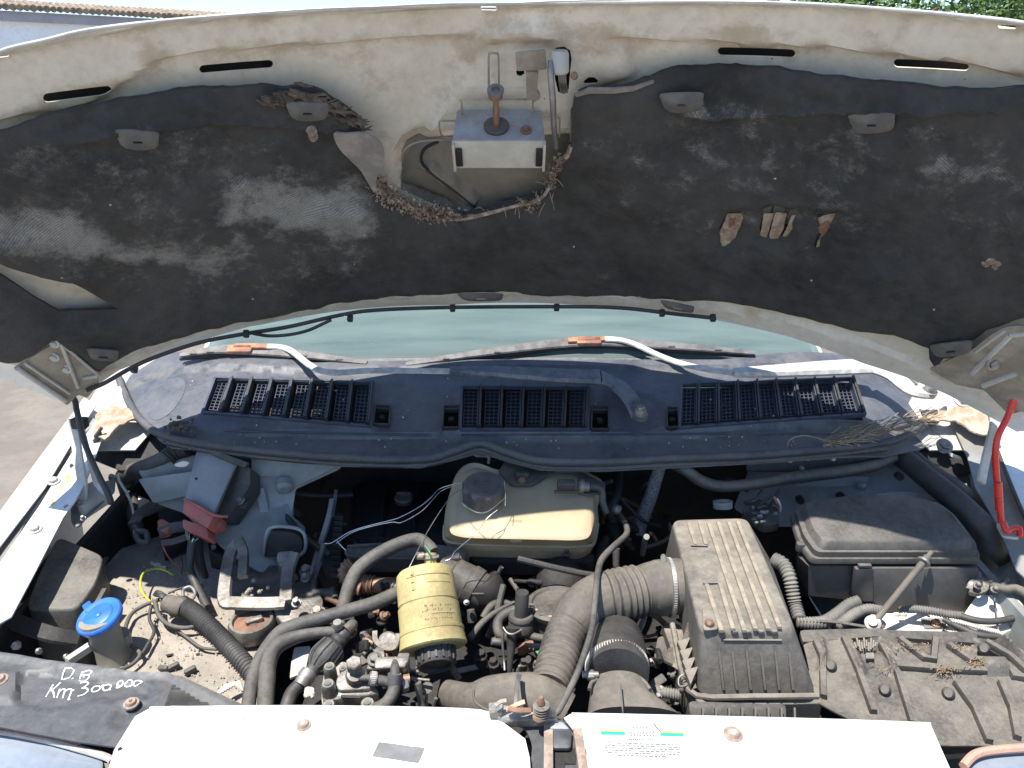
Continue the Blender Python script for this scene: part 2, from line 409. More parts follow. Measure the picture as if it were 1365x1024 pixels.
def hose(name, pts, rpx, mt, parent, label=None, corr=None, seg=16, sub=8, crange=(0, 1), flat=1.0):
    P = q(pts); rr = rpx if isinstance(rpx, (list, tuple)) else [rpx]*len(P)
    R = [rp(p, r) for p, r in zip(P, rr)]
    if corr: corr = (rp(P[0], corr[0]), rp(P[0], corr[1]))
    return put(name, tube(P, R, sub, seg, corr, crange, flat=flat), mt, parent, label, ang=60)
def pin(a, b, prof, mt, name, parent, label=None, seg=28, lobes=None):
    """turned piece between two (x,y,z) view points, profile radii in view px"""
    A, B = pz(*a), pz(*b); m = (A+B)/2
    return put(name, lathe(A, B, [(t, rp(m, r)) for t, r in prof], seg, lobes), mt, parent, label)
# ================================================================== SETTING
view()
g = put('ground', ([Vector((x, y, 0)) for x, y in ((-400, -200), (400, -200), (400, 600), (-400, 600))], [(0, 1, 2, 3)]),
        mat('worn_tarmac', (.215, .185, .150), (.165, .145, .12), rough=.9, sc=3, bump=.6, bs=60, specks=28, speckcol=(.42, .4, .36)), flat=True)
g['kind'] = 'structure'
# building on the left behind
A0 = py(-160, -3, 12.5); A1 = py(330, 21, 16); dirb = (A1-A0); dirb.z = 0; Lb = dirb.length*1.9; dirb.normalize(); nb = Vector((dirb.y, -dirb.x, 0))
if nb.dot(CAM-A0) < 0: nb = -nb
H = A0.z
bd = empty('workshop_building', (A0.x, A0.y, 0)); thing(bd, 'low white workshop with a tiled eaves edge, top left behind the bonnet', 'building')
e = A0+dirb*Lb
def wallbox(p, qq, z0, z1, d, mt, name, lab=None):
    r = [Vector((p.x, p.y, z0)), Vector((qq.x, qq.y, z0)), Vector((qq.x, qq.y, z0))-nb*d, Vector((p.x, p.y, z0))-nb*d]
    return put(name, prism(r, (0, 0, z1-z0)), mt, bd, lab, flat=True)
M_wallw = mat('white_render', (.9, .9, .9), (.87, .87, .87), rough=.8, sc=2)
wallbox(A0, e, 0, H-.25, 6, M_wallw, 'wall')
wallbox(A0+nb*.12, e+nb*.12, H-.25, H-.10, 6.2, mat('lilac_grey_fascia', (.40, .39, .43), (.36, .35, .38), rough=.7, sc=3), 'fascia')
M_tile = mat('lichened_roof_tile', (.33, .25, .17), (.16, .13, .10), rough=.95, sc=9, bump=1, bs=30)
gs = []
n = 110
for i in range(n):
    p = A0+nb*.22+dirb*(Lb*(i+.5)/n); p.z = H-.05
    gs.append(tube([p, p-nb*.9+Vector((0, 0, .16))], .05+.01*rnd(), 1, 8))
k = put('roof_tile_row', join(*gs), M_tile, bd); k['kind'] = 'stuff'
# trees on the right
def tree(cx, cy, h, r, label, seed):
    random.seed(seed)
    t = empty('leafy_tree', (cx, cy, 0)); thing(t, label, 'tree', 'trees behind the bonnet')
    M_leaf = MATS.get('green_leaves') or mat('green_leaves', (.10, .17, .03), (.06, .11, .02), rough=.55, sc=2, bump=0, specks=0)  # plain leaf green mottled with a darker green
    M_bark = MATS.get('bark') or mat('bark', (.16, .12, .08), rough=.9, bump=1)
    base = Vector((cx, cy, 0)); gg = [tube([base, base+Vector((.1, 0, h*.3)), base+Vector((0, .1, h*.62))], [.2, .15, .07], 5, 10)]
    ends = []
    for i in range(11):
        a = i*2.4; z = h*(.25+.035*i); s = base+Vector((.05, 0, z)); en = base+Vector((math.cos(a)*r*.7, math.sin(a)*r*.7, z+h*.22)); ends.append(en)
        gg.append(tube([s, s.lerp(en, .5)+Vector((0, 0, .1)), en], [.08, .05, .02], 4, 7))
    put('trunk', join(*gg), M_bark, t)
    V, Fc = [], []
    cl = [(base+Vector((rndg()*r*.62, rndg()*r*.62, h*(.62+.3*random.uniform(-1, 1)))), r*random.uniform(.16, .32)) for _ in range(75)]
    for c, cr in cl:
        for _ in range(240):
            d = Vector((random.gauss(0, 1), random.gauss(0, 1), random.gauss(0, 1))).normalized(); p = c+d*cr*random.uniform(.6, 1.05)
            u = Vector((random.gauss(0, 1), random.gauss(0, 1), random.gauss(0, .6))).normalized(); v = u.cross(d+Vector((0, 0, .3))).normalized(); s = random.uniform(.035, .06)
            k = len(V); V += [p-u*s, p+v*s*.45-u*s*.1, p+u*s, p-v*s*.45]; Fc.append((k, k+1, k+2, k+3))
    put('crown', (V, Fc), M_leaf, t, flat=True)
rndg = lambda: max(-1.2, min(1.2, random.gauss(0, .6)))
tree(4.6, 10.2, 3.35, 1.7, 'bushy green tree whose crown shows above the right of the bonnet', 3)
tree(7.2, 11.0, 3.5, 1.8, 'bushy green tree at the far right edge above the bonnet', 5)
tree(2.4, 14.5, 3.3, 1.3, 'farther green tree barely seen above the middle right of the bonnet', 8)
# ================================================================== THE VAN
van = empty('white_van', (0, 0, 0)); thing(van, 'old white van with its bonnet raised and engine bay exposed', 'van')
# ---------------------------------------------------------------- bonnet
def pu(l, lift=.002): return [BON.hit(*p, lift) for p in l]
front = [(-45, 96), (0, 68), (60, 53), (120, 39), (220, 27), (330, 18), (500, 9), (682, 4), (900, 2), (1060, 4), (1200, 13), (1300, 22), (1365, 30), (1405, 42)]
rear = [(1405, 560), (1330, 566), (1310, 551), (1240, 521), (1150, 491), (1060, 458), (960, 431), (905, 426), (760, 412), (600, 413), (450, 421), (350, 439), (250, 457), (165, 497), (125, 524), (98, 531), (60, 512), (10, 495), (-45, 470)]
slot = lambda x0, y0, x1, y1, r: [(x0+r*math.cos(a), y0-r*math.sin(a)) for a in [math.pi*(.5+i/6) for i in range(7)]]+[(x1+r*math.cos(a), y1-r*math.sin(a)) for a in [math.pi*(1.5+i/6) for i in range(7)]]
holes = [slot(64, 137, 143, 127, 6), slot(273, 106, 360, 99, 5.5), slot(961, 82, 1053, 85, 5.5), slot(1195, 98, 1284, 103, 5.5),
         slot(643, 17, 660, 17.5, 2.6), slot(1332, 42, 1352, 43, 2.5), slot(-8, 82, 10, 80, 2.5),
         [(735, 76), (742, 68), (752, 67), (760, 72), (762, 85), (760, 100), (758, 124), (752, 131), (744, 128), (740, 112), (738, 92)],
         [(688, 100), (690, 94), (698, 94), (699, 104), (694, 107), (689, 105)], [(778, 113), (784, 108), (792, 108), (797, 112), (796, 116), (779, 117)]]
view(450, 0, .337)
recess = pu([(240, 640), (260, 590), (320, 555), (470, 545), (810, 545), (930, 530), (950, 600), (900, 780), (760, 850), (400, 850), (235, 760)])
plateau = pu([(460, 340), (520, 210), (640, 105), (860, 100), (890, 165), (1060, 175), (1140, 210), (1160, 330), (1000, 380), (950, 640), (820, 830), (500, 860), (250, 760), (380, 520)])
rib1 = pu([(598, 215), (635, 215), (640, 400), (596, 400)])
rib2 = pu([(330, 690), (375, 675), (560, 815), (540, 850)])
rect = pu([(490, 400), (770, 395), (775, 450), (490, 450)])
tabr = pu([(400, 478), (468, 474), (468, 545), (408, 540)])
view()
step_l = pu([(-90, 190), (0, 170), (120, 150), (220, 86), (330, 74), (450, 66), (640, 58), (760, 58), (860, 62), (1000, 69), (1100, 73), (1200, 84), (1365, 110), (1405, 122), (1405, 800), (-90, 800)])
edge_in = pu([(-90, 108), (0, 79), (120, 50), (330, 27), (500, 18), (682, 12), (900, 10), (1060, 12), (1200, 22), (1365, 40), (1450, 52), (1405, 900), (-90, 900)])
rearb = pu([(-45, 560), (60, 525), (98, 515), (130, 505), (200, 472), (350, 424), (450, 410), (600, 401), (760, 399), (905, 411), (1060, 438), (1240, 500), (1330, 545), (1450, 590), (1450, -200), (-45, -200)])
def hb(P):
    o = -.012*smooth01(.5+pdist(step_l, P)/.008)
    o -= .010*smooth01(.5+pdist(edge_in, P)/.006)
    o += .014*smooth01(.5+pdist(plateau, P)/.014)
    o -= .018*smooth01(.5+pdist(recess, P)/.014)
    o += .006*smooth01(.5+pdist(rib1, P)/.006)+.007*smooth01(.5+pdist(rib2, P)/.006)-.004*smooth01(.5+pdist(rect, P)/.003)-.003*smooth01(.5+pdist(tabr, P)/.003)
    o += .010*smooth01(.5-pdist(rearb, P)/.006)
    return o
geo = sheet(BON, front+rear, .011, .0018, 0, holes, hb)
P2_ = sheet.uv
def ln(pl, wd): return 1-np.clip(np.abs(pdist(pl, P2_))/wd, 0, 1)
dirt = .75*ln(step_l, .035)+.8*ln(edge_in, .018)+.7*ln(plateau, .035)+.6*ln(rearb, .02)
for hh in holes: dirt += .5*(1-np.clip(-pdist(pu(hh), P2_)/.025, 0, 1))
nzv = np.array([noise.noise(Vector((a*11, b*17, 5)))+.5*noise.noise(Vector((a*31, b*37, 8))) for a, b in P2_])
dirt = np.clip(dirt, 0, 1)*.8+.5*np.clip((nzv-.22)*3, 0, 1)
for px_, py_, rr in ((190, 62, .05), (215, 80, .035), (480, 60, .03), (560, 36, .03), (985, 45, .04), (1165, 50, .035), (350, 35, .03), (660, 150, .05), (520, 120, .06), (800, 75, .04)):
    u0 = BON.hit(px_, py_); dirt += .55*np.clip(1-np.hypot(P2_[:, 0]-u0[0], (P2_[:, 1]-u0[1])*1.6)/rr, 0, 1)
dirt = np.clip(dirt, 0, 1); dirt = np.concatenate([dirt, dirt])
bonnet = put('bonnet', geo, M_cream, van, 'raised white bonnet seen from below, stained cream inside', attr=dirt)
M_inner = mat('grimy_inner_skin', (.20, .185, .16), (.13, .12, .105), dust=(.30, .26, .2), da=.3, up=0, rough=.55, sc=9)
view(450, 0, .337)
rin = [(262, 640), (280, 600), (330, 568), (470, 556), (810, 556), (915, 548), (932, 600), (885, 770), (755, 838), (410, 838), (258, 760)]
put('inner_skin', sheet(BON, rin, .01, .001, -.012, h=lambda P: hb(P)+.0155+.008*smooth01(.5+pdist(rib2, P)/.006)), M_inner, bonnet, 'grimy grey inner skin bared by the torn insulation')
put('skin_groove', tube([BON.p(x, y, -.008) for x, y in ((400, 560), (345, 590), (335, 640), (380, 690), (460, 750), (545, 820))], .0028, 6, 8), M_void, bonnet)
view()
# outer skin, a couple of centimetres behind
outer = [(-55, 92), (0, 74), (120, 45), (330, 24), (500, 15), (682, 10), (900, 8), (1060, 10), (1200, 19), (1365, 36), (1420, 46), (1420, 550), (1330, 562), (1240, 515), (1060, 450), (905, 418), (600, 404), (350, 430), (165, 490), (98, 522), (10, 485), (-55, 470)]
put('outer_skin', sheet(BON, outer, .03, .0015, -.055, h=lambda P: .020*smooth01(1-np.abs(P[:, 1]*0+pdist(pu(outer), P))/.02)), M_white, bonnet, 'glossy white outside of the bonnet')
put('cavity_dark_sheet', sheet(BON, [(x*(.93 if x > 1300 or x < 0 else 1), y+3) for x, y in outer[:11]]+[(x*(.93 if x > 1300 else 1), y-(60 if x > 1000 or x < 200 else 16)) for x, y in outer[11:]],   .04, .001, -.046), M_void, bonnet)  # added dark sheet standing for the shade inside the slots
# front lip bead
put('front_lip', tube([BON.p(x, y+1, .000) for x, y in front], .0028, 5, 10), M_rim, bonnet)
# insulation pad
pad_out = [(-45, 190), (0, 181), (18, 177), (35, 168), (55, 161), (130, 147), (200, 133), (300, 126), (345, 123), (375, 128), (400, 122), (430, 128), (465, 150), (474, 160), (497, 240), (500, 262), (512, 268), (530, 270), (546, 284), (560, 280), (576, 287), (600, 296), (618, 288), (640, 286), (668, 280), (690, 272), (706, 270), (722, 264), (735, 248), (742, 222), (757, 208), (764, 190), (762, 150), (767, 128), (782, 120), (810, 121), (846, 115), (875, 108), (915, 100), (960, 97), (1010, 97), (1060, 101), (1130, 107), (1200, 115), (1260, 121), (1310, 128), (1365, 123), (1405, 126),
           (1405, 430), (1365, 438), (1326, 451), (1306, 466), (1262, 481), (1254, 493), (1245, 470), (1198, 456), (1140, 444), (1080, 428), (1040, 421), (972, 407), (905, 405), (850, 402), (787, 397), (703, 392), (610, 395), (517, 400), (450, 409), (400, 421), (365, 427), (313, 434), (263, 448), (189, 468), (162, 478), (126, 503), (115, 498), (67, 458), (60, 458), (17, 488), (0, 490), (-45, 480)]
pholes = []
view(0, 340, .337); pholes.append(fp([(-60, 60), (0, 85), (140, 122), (265, 140), (340, 180), (450, 242), (330, 245), (208, 247), (100, 190), (0, 130), (-60, 100)]))
view(905, 0, .337)
pholes += [fp(x_) for x_ in [[(200, 852), (258, 850), (250, 890), (228, 940), (200, 965), (182, 985), (175, 960), (170, 920), (188, 880)], [(345, 850), (380, 850), (355, 935), (335, 942), (330, 925)],
           [(388, 850), (432, 850), (420, 905), (398, 945), (370, 950), (368, 925)], [(452, 860), (484, 853), (470, 890), (435, 935), (420, 935), (440, 895)],
           [(560, 870), (600, 855), (645, 852), (632, 880), (595, 950), (575, 965), (572, 1000), (555, 1003), (550, 985), (560, 955), (575, 930)]]]
view()
fold1 = pu([(40, 172), (200, 152), (345, 150), (440, 160), (440, 166), (345, 158), (200, 160), (60, 182)])
fold2 = pu([(905, 137), (960, 142), (1040, 138), (1100, 130), (1230, 130), (1340, 128), (1340, 134), (1230, 137), (1100, 137), (1040, 146), (960, 150), (905, 146)])
def hp(P):
    o = np.array([noise.noise(Vector((a*6, b*6, 0)))*.010+(.25-abs(noise.noise(Vector((a*13+b*4, b*9, 4)))))*.012+noise.noise(Vector((a*30, b*30, 4)))*.0025 + noise.noise(Vector((a*70, b*70, 2)))*.0008 for a, b in P])
    o += .004*np.sin(P[:, 0]*9+P[:, 1]*14)
    ed = pdist(padu, P); o -= .007*(1-smooth01(ed/.02))
    for hh in hus: o -= .010*(1-smooth01(-pdist(hh, P)/.025))
    for f in (fold1, fold2): o += .008*smooth01(.6+pdist(f, P)/.008)
    return o
padu = pu(pad_out, .018); hus = [pu(h_, .018) for h_ in pholes]
geo = sheet(BON, pad_out, .0075, .006, .015, pholes, hp, jag=.0022)
uv = sheet.uv
# worn fibre patches, the sheen on the felt painted in as lighter colour
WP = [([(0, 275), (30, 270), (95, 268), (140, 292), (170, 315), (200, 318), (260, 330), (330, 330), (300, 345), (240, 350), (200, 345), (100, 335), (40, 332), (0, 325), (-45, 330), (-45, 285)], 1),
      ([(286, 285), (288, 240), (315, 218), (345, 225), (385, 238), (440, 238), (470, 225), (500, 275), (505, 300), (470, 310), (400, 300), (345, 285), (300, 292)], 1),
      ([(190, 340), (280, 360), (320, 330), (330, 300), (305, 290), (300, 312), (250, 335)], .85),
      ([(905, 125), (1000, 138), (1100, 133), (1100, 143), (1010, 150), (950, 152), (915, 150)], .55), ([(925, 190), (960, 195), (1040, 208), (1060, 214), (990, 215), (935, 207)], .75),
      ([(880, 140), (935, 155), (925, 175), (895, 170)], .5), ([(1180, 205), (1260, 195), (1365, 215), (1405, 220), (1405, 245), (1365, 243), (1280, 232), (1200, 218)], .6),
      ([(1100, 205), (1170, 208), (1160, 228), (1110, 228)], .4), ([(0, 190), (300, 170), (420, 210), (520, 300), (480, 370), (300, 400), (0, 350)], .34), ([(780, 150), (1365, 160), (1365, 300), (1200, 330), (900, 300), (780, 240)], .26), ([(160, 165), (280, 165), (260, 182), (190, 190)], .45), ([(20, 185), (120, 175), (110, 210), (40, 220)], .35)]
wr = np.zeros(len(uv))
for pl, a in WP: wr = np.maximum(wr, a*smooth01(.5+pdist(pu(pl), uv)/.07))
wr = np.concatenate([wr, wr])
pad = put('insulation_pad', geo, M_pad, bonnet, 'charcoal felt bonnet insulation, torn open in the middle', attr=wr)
# torn rim strand + crumbs
tornE = [(478, 170), (488, 200), (500, 240), (508, 262), (540, 275), (575, 288), (605, 293), (640, 287), (690, 274), (715, 268), (730, 255), (738, 238), (742, 222), (757, 207), (762, 195)]
random.seed(4)
geo = tube([BON.p(x, y, .018+.004*math.sin(i)) for i, (x, y) in enumerate(tornE)][2:], [.004, .003, .0045, .0035, .003, .004, .003, .0045, .003, .0035, .004, .005, .004], 5, 8)
put('frayed_edge', geo, M_padedge, bonnet, 'brown frayed edge of the torn insulation')
gs = []
def crumbs(pts, n, s, spread):
    for _ in range(n):
        i = random.randrange(len(pts)-1); t = random.random(); x = pts[i][0]*(1-t)+pts[i+1][0]*t+random.gauss(0, spread); y = pts[i][1]*(1-t)+pts[i+1][1]*t+random.gauss(0, spread*.8)
        p = BON.p(x, y, .020+.006*random.random()); k = s*random.uniform(.4, 1.3)
        a, b, c = [Vector((random.gauss(0, 1), random.gauss(0, 1), random.gauss(0, 1))).normalized()*k for _ in range(3)]
        gs.append(([p+a, p+b, p+c, p-a*.6-b*.5, p+(a+b+c)*.3+Vector((0, -.002, 0))], [(0, 1, 4), (1, 2, 4), (2, 3, 4), (3, 0, 4), (0, 3, 2, 1)]))
crumbs([(498, 240), (515, 262), (545, 275), (570, 282), (590, 285)], 620, .0045, 7)
crumbs([(500, 245), (530, 270), (570, 284), (600, 290)], 60, .0065, 5); crumbs([(540, 278), (562, 290)], 110, .004, 5); crumbs([(590, 288), (612, 290)], 90, .0035, 4); crumbs([(695, 272), (715, 270), (706, 282)], 120, .004, 4)
for i in range(60):
    j = random.randrange(3, len(tornE)-1); t = rnd(); x = tornE[j][0]*(1-t)+tornE[j-1][0]*t; y = tornE[j][1]*(1-t)+tornE[j-1][1]*t; p = BON.p(x+random.gauss(0, 4), y+random.gauss(0, 4), .02); a = Vector((random.gauss(0, .007), random.gauss(0, .004), random.gauss(0, .006))); gs.append(tube([p, p+a, p+a*1.6+Vector((0, -.002, -.003))], .0006, 2, 4))
crumbs([(735, 245), (738, 228), (752, 212)], 140, .004, 4)
o = put('felt_crumbs', join(*gs), M_padedge, bonnet, ang=10); o['kind'] = 'stuff'
gs = []
random.seed(9)
view(0, 0, .337)
for a in range(70):
    a *= .38; x = 1030+a*14+random.gauss(0, 12); y = 370+abs(a-8)*3+random.gauss(0, 14)+max(0, a-14)*5
    pts = [BON.p(x+t*random.uniform(20, 36)-20, y+t*random.uniform(2, 16), .02+.008*random.random()) for t in range(4)]
    gs.append(tube(pts, [.0008, .003, .0025, .0006], 4, 5))
put('ragged_tuft', join(*gs), mat('brown_black_felt', (.07, .055, .045), (.16, .12, .09), rough=.95, sc=60, bump=1), bonnet, 'ragged brown tuft of torn insulation')
view(450, 0, .337)
fl = [(-30, 530), (20, 520), (95, 506), (155, 535), (173, 575), (168, 625), (150, 660), (140, 700), (137, 745), (115, 720), (80, 665), (40, 630), (-5, 590)]
cfl = BON.hit(40, 600)
put('folded_flap', sheet(BON, curvepoly(fl, 3), .006, .003, .022, h=lambda P: .012*np.sin((P[:, 0]-cfl[0])*22)+.004), mat('grey_felt_backing', (.30, .27, .24), (.20, .18, .16), rough=.9, sc=25, bump=.6), bonnet, 'grey flap of insulation folded over by the torn hole')
fl2 = [(940, 375), (1000, 350), (1100, 352), (1180, 345), (1260, 322), (1262, 330), (1180, 362), (1100, 372), (1000, 372), (950, 385)]
put('curled_edge', sheet(BON, fl2, .006, .003, .024), MATS['grey_felt_backing'], bonnet)
view()
# dark damp cavity shading strip under the pad's lower edge is left to light itself; retaining clips
def clip(x, y, w_, h_, tilt=0., lab=None, mt=None):
    a = [(x-w_*.5, y-h_*.25), (x-w_*.42, y-h_*.5), (x+w_*.42, y-h_*.5), (x+w_*.5, y-h_*.2), (x+w_*.40, y+h_*.45), (x-w_*.28, y+h_*.5)]
    a = curvepoly([(px, yy+tilt*(px-x)) for px, yy in a], 3)
    s = slot(x-5, y+1-5*tilt, x+5, y+1+5*tilt, 1.7)
    o = put('retaining_clip', sheet(BON, a, .006, .003, .027, [s], h=lambda P: .004*smooth01(pdist(pu(a, .03), P)/.012)), mt or MATS.get('worn_grey_plastic') or mat('worn_grey_plastic', (.12, .115, .108), (.075, .072, .07), dust=DUST, da=.5, rough=.6, sc=40), bonnet, lab)
    return o
for x, y, w_, h_, t in ((172, 190, 58, 24, .03), (404, 150, 56, 23, 0), (914, 138, 58, 24, -.02), (1173, 167, 62, 25, -.03), (125, 479, 42, 14, .05), (640, 397, 60, 9, 0), (908, 411, 44, 9, .2), (1281, 472, 56, 17, -.1)):
    clip(x, y, w_, h_, t)
view(905, 340, .337)
put('clip_tongue', sheet(BON, [(1010, 385), (1060, 370), (1180, 365), (1185, 400), (1170, 412), (1070, 420), (1035, 458), (1012, 420)], .008, .004, .014), M_black, bonnet)
view()
gs = []
for (x, y, r) in ((412, 172, .008), (414, 180, .007), (1330, 346, .008), (1322, 350, .006), (1338, 349, .006), (1334, 354, .005)):
    p = BON.p(x, y, .02); gs.append(lathe(p, p+BON.n*.012, [(0, r), (.5, r*1.1), (1, r*.6)], 9))
[put('mud_lump', g_, M_padedge, bonnet) for g_ in gs]
# rear rubber seal wire with little clips
sr = [(106, 524), (130, 514), (165, 494), (200, 478), (260, 458), (320, 446), (380, 436), (450, 420), (500, 413), (600, 409), (750, 408), (830, 410), (900, 418), (955, 424)]
put('rubber_seal', tube([BON.p(x, y+1, .022) for x, y in sr], .0042, 6, 8), M_black, bonnet, 'thin black seal along the rear edge of the bonnet')
for x, y in ((170, 494), (322, 445), (463, 423), (602, 409), (743, 408), (886, 416), (955, 423)):
    p = BON.p(x, y+2, .024); put('seal_clip', box(p, .012, .012, .014, BON.u, BON.v, .002), M_black, bonnet)
put('loose_cord', tube([BON.p(x, y, .03) for x, y in ((330, 447), (352, 450), (380, 448), (405, 442), (425, 433), (436, 428))], .0035, 6, 8), M_black, bonnet)
# bonnet latch bracket: box with the pin standing on it
view(450, 0, .337)
bx = BON.hit(635, 560); cb = BON.at(bx[0], bx[1], .0)
U, Vv, Nn = BON.u, BON.v, BON.n
Wd = (BON.p(805, 560)-BON.p(465, 560)).length
topc = BON.p(635, 560, .070)
dv = .056; dn = .066
r0 = [topc+U*(a*Wd/2)-Nn*b for a, b in ((-1, 0), (1, 0), (.93, dn), (-.93, dn))]
put('latch_bracket', prism(r0, -Vv*dv, .004, 2, .0015), M_rim, bonnet, 'white box-section latch bracket under the bonnet')
put('bracket_plate', prism([p+Vv*.0005 for p in r0], Vv*.0025, .006, 3), MATS.get('shade_and_chip_grey') or mat('shade_and_chip_grey', (.36, .40, .43), (.26, .28, .30), dust=(.3, .2, .12), da=.4, rough=.45, sc=18), bonnet)  # blue-grey colour carries the shade on the bracket's upper face
for s in (-1, 1):
    c = topc+U*s*Wd*.44+Nn*.0022-Vv*dv*.55; put('bracket_slot', box(c, .010, dv*.66, .003, U, Vv, .001), M_void, bonnet)
    put('bracket_side_lip', box(topc+U*s*Wd*.495+Nn*.002-Vv*dv*.5, .004, dv, .012, U, Vv, .001), M_rim, bonnet)
wb = topc-Nn*.028+Vv*.003-U*.004
hd = wb+Vv*.066
put('striker_washer', lathe(wb, wb+Vv*.005, [(0, .0195), (.7, .0195), (1, .017)], 28), M_plast, bonnet)
put('striker_pin', lathe(wb, hd, [(0, .0055), (.55, .0052), (.6, .0045), (.82, .0045), (.86, .0105), (1, .0105)], 18), M_copper, bonnet, 'rusty striker pin with a bright hollow head')
put('striker_head', join(lathe(hd, hd+Vv*.006, [(0, .0125), (.8, .0125), (1, .010), (1, .006), (.2, .0055)], 20)), M_steel, bonnet)
put('rivet', hexb(topc-Nn*.02+U*.042+Vv*.003, Vv, .006, .008), M_rust, bonnet)
# support tab and catch hook
ta = [BON.p(x, y, .022) for x, y in ((703, 205), (825, 193), (831, 270), (708, 276))]
put('support_tab', join(prism(ta, Nn*.003, .003, 2), prism([BON.p(x, y, .014) for x, y in ((745, 272), (795, 272), (790, 350), (805, 372), (790, 385), (748, 380))], Nn*.008, .003, 2)), M_flange, bonnet, 'folded metal tab beside the catch hook')
put('hook_roller', lathe(BON.p(883, 200, .02), BON.p(883, 292, .034), [(0, .0105), (.12, .0125), (.9, .0135), (1, .011)], 20), M_rim, bonnet)
put('catch_hook', tube([BON.p(846, 240, .03), BON.p(848, 300, .045), BON.p(858, 400, .055), BON.p(862, 490, .058), BON.p(870, 570, .055), BON.p(872, 588, .052)], [.004, .0048, .005, .0045, .004, .0028], 6, 10), M_steel, bonnet, 'bright steel catch hook hanging down')
put('hook_spring', join(*[tube([BON.p(x, 290, .03), BON.p(x+4, 330, .036), BON.p(x+8, 365, .022)], .0016, 5, 6) for x in (880, 888, 896, 904)]), M_steel, bonnet)
put('hook_rivet', lathe(BON.p(938, 300, .01), BON.p(938, 300, .028), [(0, .006), (1, .005)], 12), M_copper, bonnet)
for pts in ([(490, 452), (490, 408), (505, 396), (765, 393), (773, 405), (772, 448)], [(466, 478), (405, 480), (400, 490), (404, 525), (420, 543), (462, 546)], [(598, 395), (597, 230), (606, 212), (626, 212), (636, 230), (638, 395)], [(815, 462), (875, 465), (880, 500), (878, 540)], [(250, 640), (262, 592), (325, 560), (465, 552)], [(925, 560), (925, 460)]):
    put('groove_shade_line', tube([BON.p(x, y, .002+.010) for x, y in pts], .0016, 4, 6), M_flange, bonnet)  # darker tubes drawn as the shadow lines of pressed grooves
# rust and dirt stains under the holes in the pad: little crusts
view()
for hh_ in pholes[1:]:
    c_ = np.array(hh_).mean(0); put('bared_crust', sheet(BON, [tuple(c_+(np.array(p)-c_)*1.08) for p in hh_], .004, .001, .009, jag=.0012, h=lambda P: np.array([.002*noise.noise(Vector((a*150, b*150, 0))) for a, b in P])), mat('tan_felt_crust', (.40, .32, .24), (.24, .17, .12), rough=.95, sc=60, bump=1) if 'tan_felt_crust' not in MATS else MATS['tan_felt_crust'], bonnet)
view(905, 0, .337)
for pl in ([(205, 872), (232, 868), (228, 892), (205, 905)], [(560, 905), (600, 880), (610, 900), (580, 940)]):
    put('rust_spot', sheet(BON, pl, .004, .001, .0125, jag=.001), M_rust, bonnet)
# corner flanges that carry the hinges
view(0, 340, .337)
def flange(P3, mt, lab=None, name='hinge_flange', th=.003):
    n = (P3[1]-P3[0]).cross(P3[2]-P3[0]).normalized(); return put(name, prism(P3, n*th, .004, 2), mt, bonnet, lab)
YF = lambda x, y: .80-.0009*max(0, y-350)
FL = [(30, 462), (205, 350), (250, 375), (372, 487), (372, 520), (325, 575), (290, 562), (245, 605)]
P3 = [BON.p(x, y, .016) for x, y in FL]
flange(P3, M_flange, 'cream corner flange carrying the left hinge')
for a, b, r in (((205, 352), (372, 490), 3), ((215, 360), (285, 535), 4), ((40, 462), (235, 590), 5), ((70, 440), (250, 560), 3), ((300, 500), (360, 490), 4)):
    put('flange_bead', tube([BON.p(*a, .019), BON.p(*b, .019)], r*.0009, 1, 8), M_rim, bonnet)
for x, y in ((190, 415), (240, 462), (190, 360)):
    p = BON.p(x, y, .018); put('flange_bolt', hexb(p, (0, -1, -.2), .006, .006), M_rim, bonnet)
put('cable', tube([py(x, y, Y) for x, y, Y in ((135, 465, .54), (170, 480, .54), (230, 520, .55), (290, 565, .57), (305, 620, .555), (330, 730, .53), (380, 850, .50), (430, 950, .48), (440, 985, .47))], .0058, 6, 10), M_rubc, bonnet, 'black cable running down beside the left hinge')
view(905, 340, .337)
FR = [(1010, 455), (1190, 375), (1260, 320), (1310, 292), (1365, 285), (1480, 285), (1480, 600), (1330, 640), (1290, 600), (1230, 540), (1120, 520)]
P3 = [BON.p(x, y, .016) for x, y in FR]
flange(P3, M_flange, 'pale corner flange carrying the right hinge')
for a, b, r in (((1185, 480), (1340, 330), 6), ((1230, 530), (1365, 480), 6), ((1340, 330), (1480, 320), 5), ((1200, 395), (1320, 310), 3)):
    put('flange_bead', tube([BON.p(*a, .019), BON.p(*b, .019)], r*.0009, 1, 8), M_rim, bonnet)
p = BON.p(1275, 442, .02); put('flange_bolt', hexb(p, (0, -1, -.2), .009, .007), M_steel, bonnet)
# ---------------------------------------------------------------- cowl
view()
COWL = Plane((0, .544, 1.07), (1, 0, 0), (0, .969, .245))
cout = [(150, 500), (165, 475), (215, 458), (290, 468), (420, 488), (600, 484), (800, 484), (960, 484), (1080, 470), (1160, 462), (1230, 470), (1305, 502), (1290, 520), (1266, 548), (1236, 573), (1185, 594), (1100, 604), (1000, 611), (900, 616), (800, 621), (720, 619), (680, 609), (640, 596), (600, 607), (560, 616), (450, 614), (300, 599), (225, 587), (190, 562), (168, 530)]
G1 = [(288, 508), (500, 514), (495, 573), (271, 554)]; G2 = [(616, 519), (786, 520), (783, 577), (614, 577)]; G3 = [(908, 516), (1137, 508), (1152, 556), (905, 575)]
gh = [G1, G2, G3, [(501, 544), (521, 545), (519, 570), (498, 569)], [(592, 545), (613, 545), (612, 574), (590, 574)], [(789, 546), (811, 546), (811, 576), (788, 576)], [(888, 547), (903, 547), (905, 573), (889, 574)], [(1132, 530), (1146, 529), (1152, 552), (1136, 553)][::1]]
gh = gh[:7]
